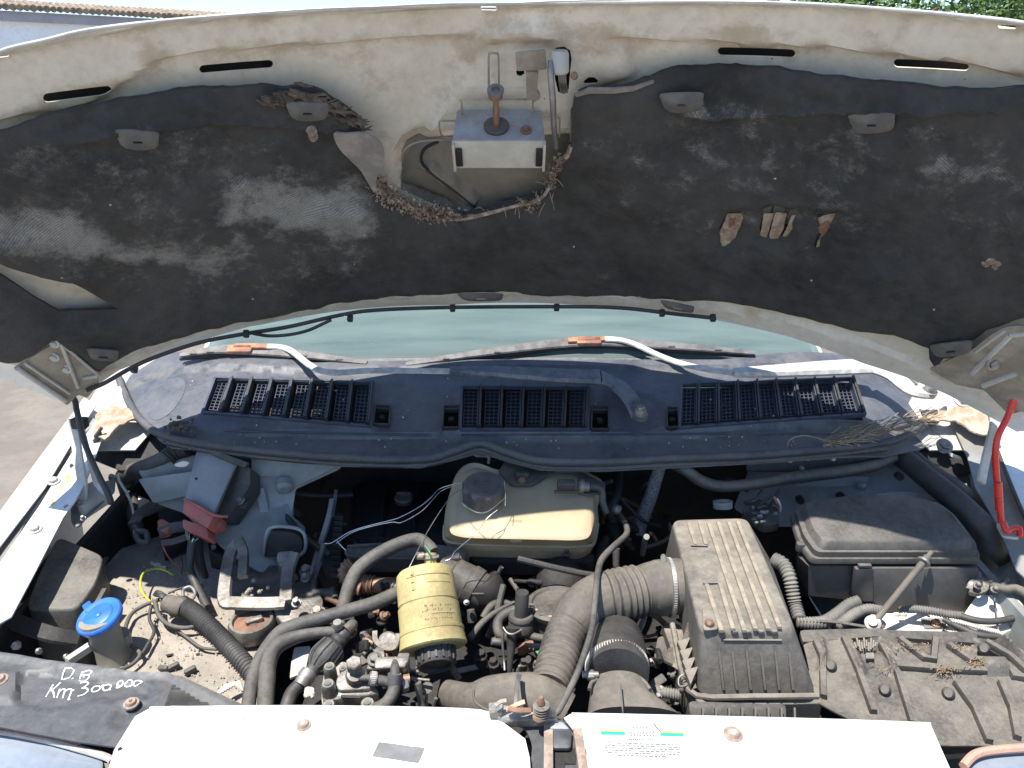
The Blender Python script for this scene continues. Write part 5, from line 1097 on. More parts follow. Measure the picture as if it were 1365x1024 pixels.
for a, b_ in (((445, 75), (650, 690)), ((500, 70), (712, 680)), ((560, 70), (785, 680)), ((610, 65), (850, 670)), ((395, 75), (432, 198)), ((335, 80), (372, 198)), ((435, 425), (520, 690)), ((510, 420), (585, 680))):
    put('lid_rib', strip([ft(*a), ft((a[0]+b_[0])/2, (a[1]+b_[1])/2), ft(*b_)], .0075, .005, (0, 0, 1), smooth=False), M_ribd, fb)
for a, b_ in (((345, 200), (440, 203)), ((415, 415), (520, 412))): put('lid_ridge', tube([ft(*a), ft(*b_)], .0016, 1, 6), M_filter, fb)
for i in range(5): a = ft(520+75*i, 695, .0); put('lid_notch', box(a, .010, .006, .008, bev=.002), M_filter, fb)
put('lid_plateau', prism([ft(*p, .003) for p in ((410, 560), (470, 545), (500, 690), (415, 695))], (0, 0, .004), .006, 3, .001), M_filter, fb)
put('clay_clod', lathe(ft(450, 645, .006), ft(450, 645, .014), [(0, .008), (.6, .007), (1, .003)], 8), M_copper, fb)
def ff(x, y):   # on the front face
    t = min(1, max(0, (y-700)/345)); return pz(x, y, .984-.10*t)
for i, x in enumerate((495, 572, 652, 735, 815, 895)):
    a, b_ = ff(x, 760+(i % 2)*20), ff(x+22-i*1.5, 1010)
    put('front_rib', prism([a, b_, b_+Vector((0, -.008, .003)), ], (.0035, 0, 0)), M_filter, fb)
for i in range(7):
    x = 345-10*i; t = i/6
    a = pz(370-12*i, 560+45*i, .95-.01*i); b_ = pz(330-12*i, 720+30*i, .90-.004*i)
    put('side_rib', bar(a, b_, .004, .012, (1, 0, .5)), M_filter, fb)
for i in range(4):
    a = pz(268+14*i, 745+55*i, .915); put('side_tooth', prism([a, a+Vector((.022, .004, .004)), a+Vector((.006, -.02, -.01))], (0, 0, -.01)), M_filter, fb)
put('box_base', prism(q([(180, 640, .885), (280, 640, .885), (385, 1030, .87), (1100, 1010, .87), (1090, 1080, .86), (330, 1075, .86)][:4]+[(1095, 1100, .865), (345, 1105, .865)]), (0, 0, -.05), .012, 3, .003), M_filter, fb)
put('box_rim', tube(q([(240, 650, .90), (270, 800, .895), (300, 940, .89), (380, 1056, .888), (700, 1062, .888), (1070, 1058, .888)]), .005, 3, 8), M_filter, fb)
put('lid_ridge', tube([ff(530, 738), ff(860, 740)], .0018, 1, 6), M_filter, fb)
put('wire_clip', tube(q([(345, 930, .91), (300, 935, .905), (275, 960, .90), (280, 1000, .895), (320, 995, .895), (330, 960, .90), (300, 950, .905)]), .0016, 5, 6), M_steel, fb)
view(660, 770, .249)
bx_ = P('filter_box_base', prism(q([(1035, 660, .885), (1560, 680, .885), (1560, 760, .87), (1045, 745, .87)]), (0, 0, -.08), .006, 2, .002), M_plast, 'finned lower half of the air filter box')
for i in range(8): put('base_fin', bar(pz(1110+70*i, 700, .886), pz(1112+70*i, 765, .876), .003, .012), M_plast, bx_)
hose('corrugated_conduit', [(840, 605, .86), (900, 615, .87), (990, 630, .87)], 28, MATS.get('grey_conduit') or mat('grey_conduit', (.16, .16, .15), (.10, .10, .095), dust=DUST, da=.5, rough=.6, sc=30), van, 'short grey conduit beside the air scoop', corr=(13, 3), seg=18)
M_cond = MATS['grey_conduit']
P('broken_bracket', prism(q([(850, 430, .88), (870, 320, .90), (900, 310, .90), (920, 380, .89), (950, 370, .88), (965, 470, .87), (900, 440, .87)]), (0, 0, -.006), .004, 2, .001), M_duct)
P('striped_lead', strip(q([(798, 215, .90), (770, 280, .88), (745, 320, .87)]), .008, .004, (0, -.5, 1)), M_cond)
P('wire_ring', tube(q([(700, 290, .87), (715, 280, .875), (730, 295, .87), (715, 310, .865), (702, 300, .868)]), .002, 5, 6), M_steel)
for pts in ([(810, 390, .87), (840, 430, .86), (900, 430, .86), (960, 470, .85)], [(800, 380, .88), (840, 385, .88), (850, 400, .87)]): hose('small_cable', pts, 6, M_rubc, van, seg=6)
for x, y in ((885, 600), (870, 640), (830, 455)): p = pz(x, y, .87); P('small_bolt', hexb(p, (0, -.5, 1), .004, .01), M_cast)
# ================================================================== FUSE BOX, BATTERY, CONDUITS
view(1000, 590, .2674)
lid0 = q([(235, 515, .965), (300, 605, .955), (1140, 605, .955), (1140, 560, .96), (1050, 440, .985), (960, 370, .99), (770, 325, 1.0), (450, 325, 1.0), (190, 370, .985)])
fx = P('fuse_box', loft([rnd_poly(r_, .012, 4) for r_ in (lid0, [p+Vector((0, 0, .006)) for p in lid0], [p+Vector((0, 0, .010)) for p in scale_ring(lid0, .985)], [p+Vector((0, 0, .011)) for p in scale_ring(lid0, .955)], [p+Vector((0, 0, .022)) for p in scale_ring(lid0, .95)], [p+Vector((0, 0, .023)) for p in scale_ring(lid0, .90)], [p+Vector((0, 0, .036)) for p in scale_ring(lid0, .86)], [p+Vector((0, 0, .040)) for p in scale_ring(lid0, .80)])]), M_plast, 'black fuse box with a stepped lid, half in shade', ang=35)
fbod = q([(232, 560, .95), (290, 615, .945), (1130, 612, .945), (1135, 560, .95), (700, 480, .95), (260, 500, .95)])
f2 = q([(232, 660, .90), (290, 765, .88), (1060, 850, .845), (1130, 620, .90), (700, 600, .90), (260, 600, .90)])
put('box_body', loft([fbod, [a.lerp(b, .99) for a, b in zip(fbod, q([(232, 650, .89), (290, 765, .865), (1065, 845, .84), (1125, 780, .86), (700, 700, .87), (260, 640, .88)]))]]), MATS.get('clean_black_plastic') or mat('clean_black_plastic', (.045, .045, .047), (.06, .058, .055), dust=DUST, da=.25, rough=.45, sc=9, bump=.08), fx, 'smooth dark grey side of the fuse box')
put('body_panel', prism(q([(600, 615, .948), (1130, 615, .948), (1085, 850, .842), (810, 830, .845), (670, 835, .845), (600, 780, .865)]), (0, -.008, 0), .004, 2, .001), MATS['clean_black_plastic'], fx)
put('body_panel', prism(q([(515, 615, .950), (600, 615, .950), (600, 775, .870), (495, 775, .870)]), (0, -.010, 0), .003, 2, .001), MATS['clean_black_plastic'], fx)
put('lid_latch', box(pz(570, 612, .956), .024, .008, .005, bev=.001), M_cap, fx)
for x in (505, 592): put('latch_tab', box(pz(x, 750, .882), .004, .012, .014, bev=.001), M_plast, fx)
put('label_patch', prism(q([(895, 785, .872), (1040, 785, .872), (1030, 838, .85), (860, 838, .85)]), (0, -.0005, .0005)), M_black, fx)
put('body_button', lathe(pz(962, 662, .925), pz(962, 662, .925)+Vector((0, -.004, 0)), [(0, .0035), (1, .003)], 12), M_steel, fx)
put('body_seam', bar(pz(820, 720, .90), pz(800, 820, .855), .003, .004), M_black, fx)
put('lid_hinge', box(pz(250, 520, .968), .016, .014, .018, bev=.003), M_plast, fx)
put('lid_hinge', box(pz(285, 470, .98), .014, .012, .010, bev=.003), M_plast, fx)
hose('corrugated_conduit', [(120, 585, .93), (165, 610, .93), (195, 670, .92), (210, 740, .90), (225, 810, .88), (245, 880, .87)], [34, 34, 32, 31, 30, 30], M_cond, van, 'grey corrugated conduit running down between filter box and fuse box', corr=(17, 4), seg=20, sub=12)
hose('corrugated_conduit', [(540, 790, .885), (490, 810, .88), (430, 860, .87), (370, 895, .865), (300, 900, .865), (230, 895, .865)], [26, 27, 30, 30, 28, 26], M_cond, van, 'grey corrugated conduit curving left below the fuse box', corr=(15, 3.5), seg=20, sub=12)
hose('corrugated_conduit', [(660, 840, .875), (590, 830, .88), (530, 850, .875), (470, 890, .87), (430, 920, .865)], [22, 24, 26, 24, 22], M_cond, van, 'smaller grey corrugated conduit right of the curved one', corr=(13, 3), seg=18, sub=12)
hose('corrugated_conduit', [(740, 835, .875), (810, 830, .88), (900, 840, .88), (980, 855, .88), (1060, 865, .88)], [14, 18, 19, 19, 19], M_cond, van, 'thin grey conduit lying along the front of the fuse box', corr=(12, 3), seg=16, sub=12)
hose('black_cable', [(1050, 865, .885), (1120, 885, .885), (1200, 892, .885), (1290, 880, .885), (1400, 850, .89)], [18, 17, 16, 16, 16], M_rubc, van, 'thick black cable running off to the right')
hose('black_cable', [(960, 880, .875), (1060, 930, .87), (1140, 960, .87), (1250, 970, .87)], [12, 22, 18, 14], M_rubc, van)
hose('corrugated_conduit', [(1000, 885, .88), (1080, 905, .88), (1150, 925, .88), (1240, 945, .875)], 10, MATS['white_battery_plastic'], van, 'narrow pale conduit above the battery', corr=(11, 2.5), seg=12)
P('red_lead', tube(q([(120, 270, 1.0), (135, 300, .99), (150, 340, .97)]), .003, 4, 6), M_red)
P('white_lead', tube(q([(135, 280, 1.0), (150, 310, .99), (150, 345, .97)]), .002, 4, 6), M_batt)
# hold-down rod
rodb = P('hold_down_rod', lathe(pz(612, 905, .88), pz(905, 545, .99), [(0, .0058), (.78, .0062), (.79, .0068), (.93, .0068), (.94, .0045), (1, .0042)], 14), M_duct, 'rusty battery hold-down rod leaning across the fuse box')
A, B = pz(860, 600, .975), pz(880, 575, .98); put('rod_flange', lathe(A, A+(B-A).normalized()*.006, [(0, .0105), (.5, .0125), (1, .009)], 18), M_steel, rodb)
p = pz(612, 900, .882); put('rod_washer', lathe(p-Vector((0, 0, .002)), p+Vector((-.004, -.006, .008)), [(0, .014), (.5, .014), (.6, .008), (1, .008)], 16), M_steel, rodb)
put('rod_strap', strip(q([(240, 888, .872), (420, 895, .874), (620, 925, .876), (668, 915, .876)]), .006, .003, (0, -.3, 1)), M_rub, rodb)
# battery
bt = P('battery', prism(q([(600, 850, .845), (1290, 850, .845), (1365, 900, .845), (1365, 990, .845), (560, 940, .845)]), (0, 0, -.12), .008, 3, .003), M_batt, 'white battery case glimpsed below the fuse box')
put('battery_step', prism(q([(1130, 760, .90), (1290, 755, .90), (1365, 800, .89), (1365, 900, .87), (1250, 960, .86), (1130, 900, .87), (1060, 860, .875)]), (0, 0, -.03), .006, 2, .002), M_batt, bt, 'white casing at the right end of the battery')
put('battery_label', prism(q([(850, 880, .848), (960, 880, .848), (985, 930, .846), (870, 930, .846)]), (0, 0, .002), .002), M_cond, bt)
p = pz(925, 905, .85); put('terminal_nut', hexb(p, (0, -.2, 1), .006, .010), M_copper, bt)
put('vent_plug', box(pz(730, 858, .848), .012, .006, .008, bev=.002), M_batt, bt); put('vent_plug', box(pz(765, 858, .848), .012, .006, .008, bev=.002), M_batt, bt)
put('step_seam', bar(pz(1215, 765, .902), pz(1238, 940, .872), .002, .002), M_duct, bt)
tm = P('battery_clamp', strip(q([(1090, 730, .91), (1110, 700, .92), (1160, 690, .925), (1170, 730, .92), (1130, 750, .915), (1095, 745, .912)]), .012, .008, (0, -.2, 1)), M_cast, 'dusty battery terminal clamp')
put('clamp_post', lathe(pz(1140, 700, .915), pz(1138, 640, .94), [(0, .009), (.2, .008), (1, .003)], 12), M_cap, tm)
for pts, r in (([(1165, 690, .925), (1220, 715, .925), (1270, 730, .925), (1330, 730, .93), (1420, 780, .93)], [14, 20, 22, 22, 24]), ([(1180, 680, .93), (1210, 700, .93)], [12, 14]), ([(1280, 680, .935), (1260, 710, .93), (1250, 730, .925)], [14, 14, 12])): hose('clamp_cable', pts, r, M_duct, van)
for x, y in ((1215, 735), (1130, 715)): p = pz(x, y, .93); put('clamp_bolt', hexb(p, (0, -.5, 1), .0045, .009), M_cast, tm)
# right bulkhead: brace tube, pale pressing, thick hose
view(905, 340, .337)
hose('brace_tube', [(-50, 810, 1.04), (30, 855, 1.04), (90, 895, 1.02), (170, 915, 1.015), (300, 905, 1.015), (450, 880, 1.02), (620, 860, 1.025), (760, 835, 1.03), (850, 800, 1.035)], [22, 22, 24, 23, 23, 24, 25, 24, 20], M_plast, van, 'grey brace tube below the scuttle seal')
view(1000, 590, .2674)
panel('bulkhead_pressing', [py(*p) for p in ((150, 225, .62), (450, 170, .625), (600, 170, .625), (500, 290, .60), (440, 330, .59), (190, 325, .59))], M_body, 'bluish pressed panel behind the fuse box')
panel('inner_wing_panel', [py(*p) for p in ((0, 130, .66), (700, 60, .68), (1140, 40, .70), (1240, 250, .60), (1000, 400, .54), (980, 380, .54), (790, 330, .55), (440, 350, .56), (300, 420, .54), (60, 420, .54), (-80, 330, .58))], M_body, 'blue-grey inner wing panel in the right of the bay')
panel('wing_void', [py(*p) for p in ((880, 60, .655), (1110, 20, .67), (1170, 60, .66), (1150, 130, .63), (1080, 160, .62), (1010, 190, .615), (920, 150, .63))], M_void)
panel('pale_strip', [py(*p) for p in ((985, 45, .635), (1050, 70, .63), (1055, 85, .628), (1000, 72, .632))], M_cream)
p = py(965, 20, .64); P('wing_bolt', hexb(p, (0, -.8, .5), .010, .012), M_steel)
P('lower_cowl_rail', strip([py(x, y, .60) for x, y in ((-20, 110), (200, 110), (430, 90), (700, 30))], .03, .006, (0, -.9, .3)), M_plast)
for x, y in ((195, 88), (283, 78), (410, 80), (255, 125)): p = py(x, y, .59); P('rail_stud', lathe(p, p+Vector((0, -.008, .002)), [(0, .005), (1, .004)], 10), M_rim)
for x, y in ((745, 172), (250, 290), (455, 272), (1310, 590)): p = py(x, y, .585 if x < 1000 else .5); P('drain_hole', lathe(p+Vector((0, .01, 0)), p+Vector((0, -.004, .001)), [(0, .008), (1, .008)], 12), M_void)
p = py(557, 215, .60); P('grommet', lathe(p, p+Vector((0, -.008, .004)), [(0, .009), (.5, .009), (1, .005)], 14), M_body)
P('rib_pressing', strip([py(x, y, .575) for x, y in ((440, 330), (700, 260), (960, 280))], .016, .008, (0, -.9, .4)), M_body)
hose('thick_hose', [(700, 40, 1.02), (780, 90, 1.02), (900, 190, 1.01), (1010, 280, 1.0), (1100, 370, .98), (1180, 460, .95), (1200, 540, .92), (1230, 600, .88)], [50, 52, 56, 60, 68, 76, 78, 70], M_rubc, van, 'thick black hose slanting down on the right')
hose('side_hose', [(760, 20, 1.03), (900, 130, 1.02), (1050, 230, 1.0), (1150, 320, .97), (1240, 420, .94)], [30, 30, 30, 34, 34], M_rub, van)
panel('wheel_tub', [py(*p) for p in ((1150, 200, .62), (1260, 420, .50), (1290, 480, .46), (1250, 620, .40), (1180, 650, .36), (1150, 760, .33), (1380, 900, .27), (1420, 500, .44), (1300, 200, .55))], M_body)
P('white_ring', lathe(pz(170, 330-110, .99) if False else pz(-10, 0, .9), pz(-10, 0, .901), [(0, .0001), (1, .0001)], 3), M_rim) if False else None
view(660, 590, .2564)
P('plastic_ring', lathe(pz(1185, 340, .985), pz(1183, 305, .998), [(0, .019), (.8, .019), (1, .020), (1, .014), (.2, .013)], 28, cap=False), M_body, 'round pale plastic ring')
view(1000, 590, .2674)
cn = P('connector_cluster', prism(q([(-20, 290, .98), (30, 270, .985), (140, 330, .975), (145, 400, .965), (70, 410, .96), (-40, 340, .97)]), (0, 0, -.02), .006, 2, .002), M_plast, 'blue-grey connector cluster beside the filter box')
random.seed(8)
for i in range(16):
    x, y = random.uniform(0, 135), random.uniform(300, 405); put('connector_pin', box(pz(x, y, .985), random.uniform(.006, .014), .005, .006, (1, random.uniform(-.6, .6), 0), (0, 1, .4), .001), random.choice((M_cap, M_grey, M_plast)), cn)
for pts in ([(60, 240, 1.0), (20, 290, .99), (-30, 300, .98)], [(110, 260, 1.0), (60, 300, .985), (20, 330, .98)], [(150, 230, 1.0), (110, 300, .98), (60, 380, .965), (-20, 350, .97)]): hose('loom_wire', pts, 8, M_rubc, van, seg=6)
P('white_elbow', tube(q([(-120, 180, .97), (-60, 200, .97), (-10, 240, .96)]), .006, 4, 8), M_void)
# right hand rail and ribbed front cover
tl = P('cross_rail', prism(q([(245, 935, .885), (640, 925, .885), (700, 935, .885), (1130, 945, .88), (1140, 1000, .875), (640, 965, .88), (262, 995, .88)]), (0, 0, -.012), .006, 2, .002), M_plast)
view(1025, 770, .249)
RC = Plane((0, .12, .865), (1, 0, 0), (0, 1, .12))
cvp = [(185, 360), (240, 335), (560, 310), (900, 312), (1230, 330), (1290, 350), (1420, 420), (1420, 760), (1380, 900), (700, 900), (200, 640), (215, 490)]
zz = [RC.hit(*p, .006) for p in cvp]
view(); ridges = []
def hcv(P_):
    o = np.array([.0015*noise.noise(Vector((a*40, b*40, 0))) for a, b in P_])
    for pl in RID: o += .018*smooth01(.5+pdist(pl, P_)/.016)
    for pl in GRV: o -= .014*smooth01(.5+pdist(pl, P_)/.014)
    return o
view(1025, 770, .249)
RID = [[RC.hit(*p) for p in pl] for pl in ([(250, 340), (285, 340), (300, 420), (290, 520), (262, 520), (278, 420)], [(385, 320), (420, 320), (510, 520), (470, 520)], [(590, 360), (620, 365), (690, 520), (650, 520)], [(1230, 335), (1265, 335), (1380, 480), (1345, 480)], [(1120, 455), (1250, 450), (1290, 520), (1150, 520)])]
GRV = [[RC.hit(*p) for p in pl] for pl in ([(420, 330), (590, 330), (575, 400), (530, 410), (470, 385)], [(690, 330), (890, 325), (880, 440), (820, 430)], [(950, 360), (1060, 330), (1300, 440), (1080, 440)], [(1150, 345), (1230, 345), (1300, 430), (1180, 425)], [(560, 350), (600, 350), (680, 450), (640, 440)])]
cover = put('splash_cover', sheet(RC, cvp, .0045, .003, 0, h=hcv), M_tray, van, 'dusty ribbed plastic cover at the right front of the bay')
for pts in ([(250, 345), (285, 430), (290, 640)], [(400, 325), (480, 500), (560, 720)], [(600, 360), (690, 520), (770, 780)], [(700, 330), (830, 430), (880, 440), (890, 330)], [(960, 360), (1070, 440), (1260, 450), (1310, 530), (1400, 540)], [(1160, 345), (1290, 420), (1400, 520)], [(640, 470), (900, 490), (1160, 500)], [(1000, 560), (1100, 700), (1180, 880)], [(1240, 560), (1300, 700), (1330, 860)]):
    put('cover_rib', strip([RC.p(x, y, .008) for x, y in pts], .011, .012, RC.n, smooth=False), M_tray, cover)
for x, y in ((330, 470), (620, 600), (960, 620), (1150, 380), (1215, 470)): put('cover_stud', lathe(RC.p(x, y, .004), RC.p(x, y, .016), [(0, .010), (.6, .009), (1, .006)], 14), M_tray, cover)
random.seed(22)
gs = []
for cx, cy, n_ in ((945, 488, 70), (1120, 450, 60), (800, 375, 26), (1040, 370, 20), (680, 360, 12), (600, 480, 10)):
    for _ in range(n_):
        x, y = cx+random.gauss(0, 28), cy+random.gauss(0, 12); a = random.uniform(0, 3.14); L_ = random.uniform(8, 26)
        z0 = RC.p(x, y, .012+random.random()*.006); z1 = RC.p(x+math.cos(a)*L_, y+math.sin(a)*L_*.6, .012+random.random()*.008); gs.append(tube([z0, z1], .0007, 1, 4))
st = put('straw_bits', join(*gs), M_straw, None); thing(st, 'dry straw and stalk crumbs scattered on the ribbed cover', 'plant debris', kind='stuff')
put('cover_tab', prism([RC.p(x, y, .012) for x, y in ((515, 410), (560, 408), (562, 440), (518, 440))], RC.n*.003, .002), M_cond, cover)
for i in range(12): put('lattice_bar', bar(RC.p(430+13*i, 325+(i % 3)*12, .010), RC.p(445+11*i, 395-(i % 4)*8, .010), .0025, .003), M_filter, cover)
# front face under right corner
hl_ = P('right_headlight', loft([rnd_poly(q(r_), .02, 4) for r_ in ([(1000, 1080, .90), (1060, 960, .90), (1200, 925, .90), (1500, 900, .90), (1500, 1100, .90)], [(1000, 1080, .84), (1060, 990, .84), (1200, 960, .84), (1500, 940, .84), (1500, 1100, .84)])]), M_lens, 'corner of the right headlight')
P('lamp_surround', prism(q([(1290, 500, .80), (1500, 480, .80), (1500, 930, .82), (1300, 925, .82), (900, 950, .82), (880, 800, .82)]), (0, 0, -.01), .006), M_plast)
P('orange_stain_trim', tube(q([(1040, 1010, .908), (1100, 950, .91), (1200, 925, .91), (1400, 910, .91)]), .006, 5, 8), mat('faded_salmon_trim', (.50, .30, .22), rough=.6, sc=20))
# ================================================================== FUEL PUMP CLUTTER + CANISTER
view(380, 740, .2051)
# big hoses
hose('fuel_hose', [(960, -20, 1.0), (930, -60, 1.005), (860, -100, 1.0), (740, -70, .985), (600, 0, .965), (480, 90, .95), (420, 200, .935), (380, 330, .92), (340, 420, .90)], [42, 42, 44, 46, 48, 48, 46, 44, 40], M_rub, van, 'thick rubber hose arching from the top of the yellow canister')
hose('fuel_hose', [(750, 240, .95), (680, 270, .95), (560, 320, .95), (400, 365, .945), (240, 410, .94), (100, 450, .93), (-20, 500, .92), (-110, 600, .91), (-180, 720, .90), (-220, 860, .89), (-245, 1040, .88)], [46, 46, 46, 46, 46, 48, 50, 50, 48, 46, 46], M_rub, van, 'long thick hose curving left below the canister')
hose('fuel_hose', [(330, 500, .92), (200, 505, .92), (60, 535, .915), (-60, 600, .91), (-110, 700, .90), (-120, 850, .89), (-130, 1040, .88)], [36, 42, 48, 54, 58, 56, 54], M_rub, van, 'second thick hose curving down to the front panel')
p0, p1 = pz(925, -15, 1.0), pz(940, 30, .99)
hose('spigot_neck', [(945, -10, 1.0), (945, 40, .99), (948, 90, .98)], [40, 40, 50], M_yellow, van, seg=24)
band('hose_clamp', (942, 0, .998), (944, 26, .992), 50, 16, screw=(880, 5, 1.005))
hose('green_tag_wire', [(910, -60, 1.02), (940, -20, 1.025), (950, 30, 1.01), (945, 60, 1.0)], 5, M_green, van, seg=6)
# canister
a, b_ = pz(905, 110, .985), pz(965, 600, .905)
R = rp((a+b_)/2, 205)
cax = (b_-a).normalized()
can = P('yellow_canister', lathe(a, b_, [(-.05, R*.30), (-.045, R*.55), (-.01, R*.82), (.03, R*.90), (.10, R*.93), (.44, R*.95), (.45, R*.92), (.47, R*.92), (.48, R*.97), (.78, R*.98), (.79, R*1.02), (.83, R*1.02), (.84, R*1.0), (.95, R*1.04), (1.0, R*1.06), (1.02, R*1.0), (1.03, R*.6)], 56), M_yellow, 'stained yellow plastic fluid canister with a black cap', ang=30)
e = b_+cax*.0; cc = e+Vector((.003, -.004, 0))
capa = (cax+Vector((.0, -.25, .10))).normalized()
bc_ = P('canister_cap', lathe(cc-capa*.004, cc+capa*.030, [(0, R*.55), (.1, R*.60), (.85, R*.60), (1, R*.54), (.95, R*.44), (.8, R*.42)], 60), M_rubc, 'black ribbed screw cap of the yellow canister')
N_ = capa.orthogonal().normalized(); B_ = capa.cross(N_)
for k in range(18):
    an = 2*math.pi*k/18; d_ = N_*math.cos(an)+B_*math.sin(an); put('cap_rib', bar(cc+d_*R*.60, cc+d_*R*.60+capa*.026, .0035, .004, d_), M_rubc, bc_)
# inked scribbles moulded on the canister
vdir = (CAM-(a+b_)/2).normalized(); side = cax.cross(vdir).normalized(); outn = side.cross(cax).normalized()
def cs(t, ang, off=.0004):  # point on canister wall
    r_ = R*(.975 if t > .47 else .94)+off; c = a+(b_-a)*t; return c+(outn*math.cos(ang)+side*math.sin(ang))*r_
random.seed(31)
for k in range(46):
    row = k % 4; t = .56+row*.055+random.uniform(-.006, .006); an = -.75+(k//4)*.085+random.uniform(-.02, .02)
    if rnd() < .75: put('ink_stroke', tube([cs(t, an), cs(t+random.uniform(-.02, .02), an+.03), cs(t+random.uniform(.0, .03), an+.05*random.random())], .0005, 2, 4), M_embo, can)
for t in (.14, .25, .66): put('moulded_band', tube([cs(t, an_, .0) for an_ in [-.9+i*.12 for i in range(14 if t < .2 else 8)]], .0011, 2, 5), M_yellow, can)
for i in range(3): put('moulded_lug', bar(cs(.06+i*.10, .42), cs(.12+i*.10, .42), .006, .003, outn), M_yellow, can)
# pump body
pb = P('injection_pump', prism(q([(235, 830, .90), (260, 720, .91), (330, 680, .91), (420, 690, .91), (520, 740, .91), (600, 860, .90), (620, 960, .89), (560, 1040, .88), (230, 1040, .88)]), (0, 0, -.07), .012, 3, .005), M_cast, 'dusty alloy injection pump with bolts')
put('pump_top', prism(q([(330, 790, .925), (400, 720, .93), (520, 760, .93), (590, 830, .925), (560, 870, .92), (330, 880, .92)]), (0, 0, -.02), .01, 3, .003), M_cast, pb)
put('pump_rib', prism(q([(240, 895, .915), (600, 855, .918), (612, 900, .912), (250, 950, .908)]), (0, 0, -.015), .006, 3, .003), M_cast, pb)
put('pump_slot', box(pz(428, 922, .914), .030, .004, .003, (1, -.06, 0), (0, 1, .4)), M_void, pb)
for (x, y, r, h_) in ((295, 745, 40, .022), (285, 850, 44, .018), (650, 720, 40, .022), (380, 740, 24, .012), (290, 975, 42, .012), (540, 965, 48, .012), (455, 735, 24, .01)):
    p = pz(x, y, .925 if y < 900 else .905); s_ = put('pump_boss', lathe(p-Vector((0, 0, .02)), p+Vector((0, -.004, h_*.5)), [(0, rp(p, r*1.1)), (.8, rp(p, r)), (.9, rp(p, r*.95)), (1, rp(p, r*.8))], 22), M_cast, pb)
    q_ = p+Vector((0, -.004, h_*.5)); put('boss_slot', join(lathe(q_-Vector((0, 0, .001)), q_+Vector((0, 0, .0015)), [(0, rp(p, r*.6)), (1, rp(p, r*.5))], 16)), M_steel, pb)
p = pz(455, 740, .945); put('banjo_head', hexb(p, (0, -.25, 1), rp(p, 54), .018, False), M_cast, pb, 'large hexagon banjo bolt')
put('banjo_ring', lathe(pz(460, 800, .925), pz(455, 770, .94), [(0, rp(p, 62)), (.7, rp(p, 64)), (1, rp(p, 52))], 24), M_cast, pb)
hose('banjo_pipe', [(480, 800, .935), (560, 800, .935), (620, 815, .93), (680, 830, .925)], [22, 24, 34, 36], M_rub, van)
band('hose_clamp', (545, 800, .935), (600, 806, .932), 36, 12)
hose('return_pipe', [(715, 690, .94), (715, 760, .94), (712, 830, .93), (700, 900, .92), (650, 970, .91), (560, 1010, .90)], [28, 32, 40, 42, 42, 40], M_rub, van, 'short rubber return hose beside the pump')
pin((712, 770, .942), (708, 840, .928), [(0, 44), (1, 46)], M_cap, 'return_collar', van)
P('pump_union', box(pz(690, 720, .935), .05, .02, .022, (1, .05, 0), (0, 1, .3), .004), M_cast)
P('union_block', box(pz(770, 715, .93), .018, .022, .03, bev=.002), M_cast)
P('orange_washer', lathe(pz(745, 815, .92), pz(810, 805, .92), [(0, .008), (1, .008)], 16), M_copper)
P('bright_nut', lathe(pz(760, 850, .915), pz(800, 840, .915), [(0, .010), (.4, .011), (1, .009)], 6), M_steel)
for a_, c_, r in (((800, 745, .91), (870, 760, .91), 12), ((810, 800, .90), (940, 815, .90), 12), ((860, 830, .90), (890, 990, .86), 26), ((920, 860, .88), (915, 990, .85), 14), ((980, 930, .87), (960, 1000, .85), 12)):
    pin(a_, c_, [(0, r), (.2, r), (.3, r*.85), (.8, r*.85), (1, r)], M_cast, 'pump_pipe', van, seg=14)
p = pz(930, 870, .87); P('small_cup', lathe(p, p+Vector((0, -.01, .012)), [(0, .007), (1, .009)], 12), M_duct)
# primer bulb
pin((395, 500, .935), (170, 760, .905), [(0, 50), (.08, 56), (.14, 50), (.2, 58), (.26, 52), (.34, 80), (.6, 92), (.75, 84), (.9, 50), (1, 46)], M_rubc, 'primer_bulb', van, 'black ribbed rubber primer bulb', seg=32)
A_, B_2 = pz(395, 500, .935), pz(170, 760, .905); t_ = (B_2-A_).normalized(); n1 = t_.orthogonal().normalized(); n2 = t_.cross(n1); Rm = rp((A_+B_2)/2, 1)
for k in range(10):
    an = k*math.pi/5; d_ = n1*math.cos(an)+n2*math.sin(an); L_ = (B_2-A_)
    P('bulb_rib', tube([A_+L_*.34+d_*Rm*81, A_+L_*.6+d_*Rm*93, A_+L_*.75+d_*Rm*85, A_+L_*.9+d_*Rm*50], .0012, 3, 5), M_rubc)
pin((160, 755, .91), (100, 850, .90), [(0, 52), (.4, 58), (.5, 54), (1, 50)], M_steel, 'bulb_clamp', van)
hose('bulb_outlet', [(110, 830, .90), (50, 890, .895), (20, 960, .89), (0, 1040, .88)], [44, 46, 46, 46], M_rubc, van)
hose('bulb_inlet', [(390, 500, .935), (420, 470, .935), (440, 450, .93)], [40, 36, 34], M_cast, van)
p = pz(345, 460, .95); P('inlet_bolt', join(lathe(p-Vector((0, 0, .012)), p+Vector((0, -.003, .01)), [(0, .006), (.5, .006), (.55, .0085), (1, .007)], 16)), M_steel)
P('tied_rag', join(*[tube([pz(130+random.uniform(-8, 60), 860+random.uniform(0, 70), .915) for _ in range(4)], .0022, 3, 5) for _ in range(12)]), M_stone)['kind'] = 'stuff'
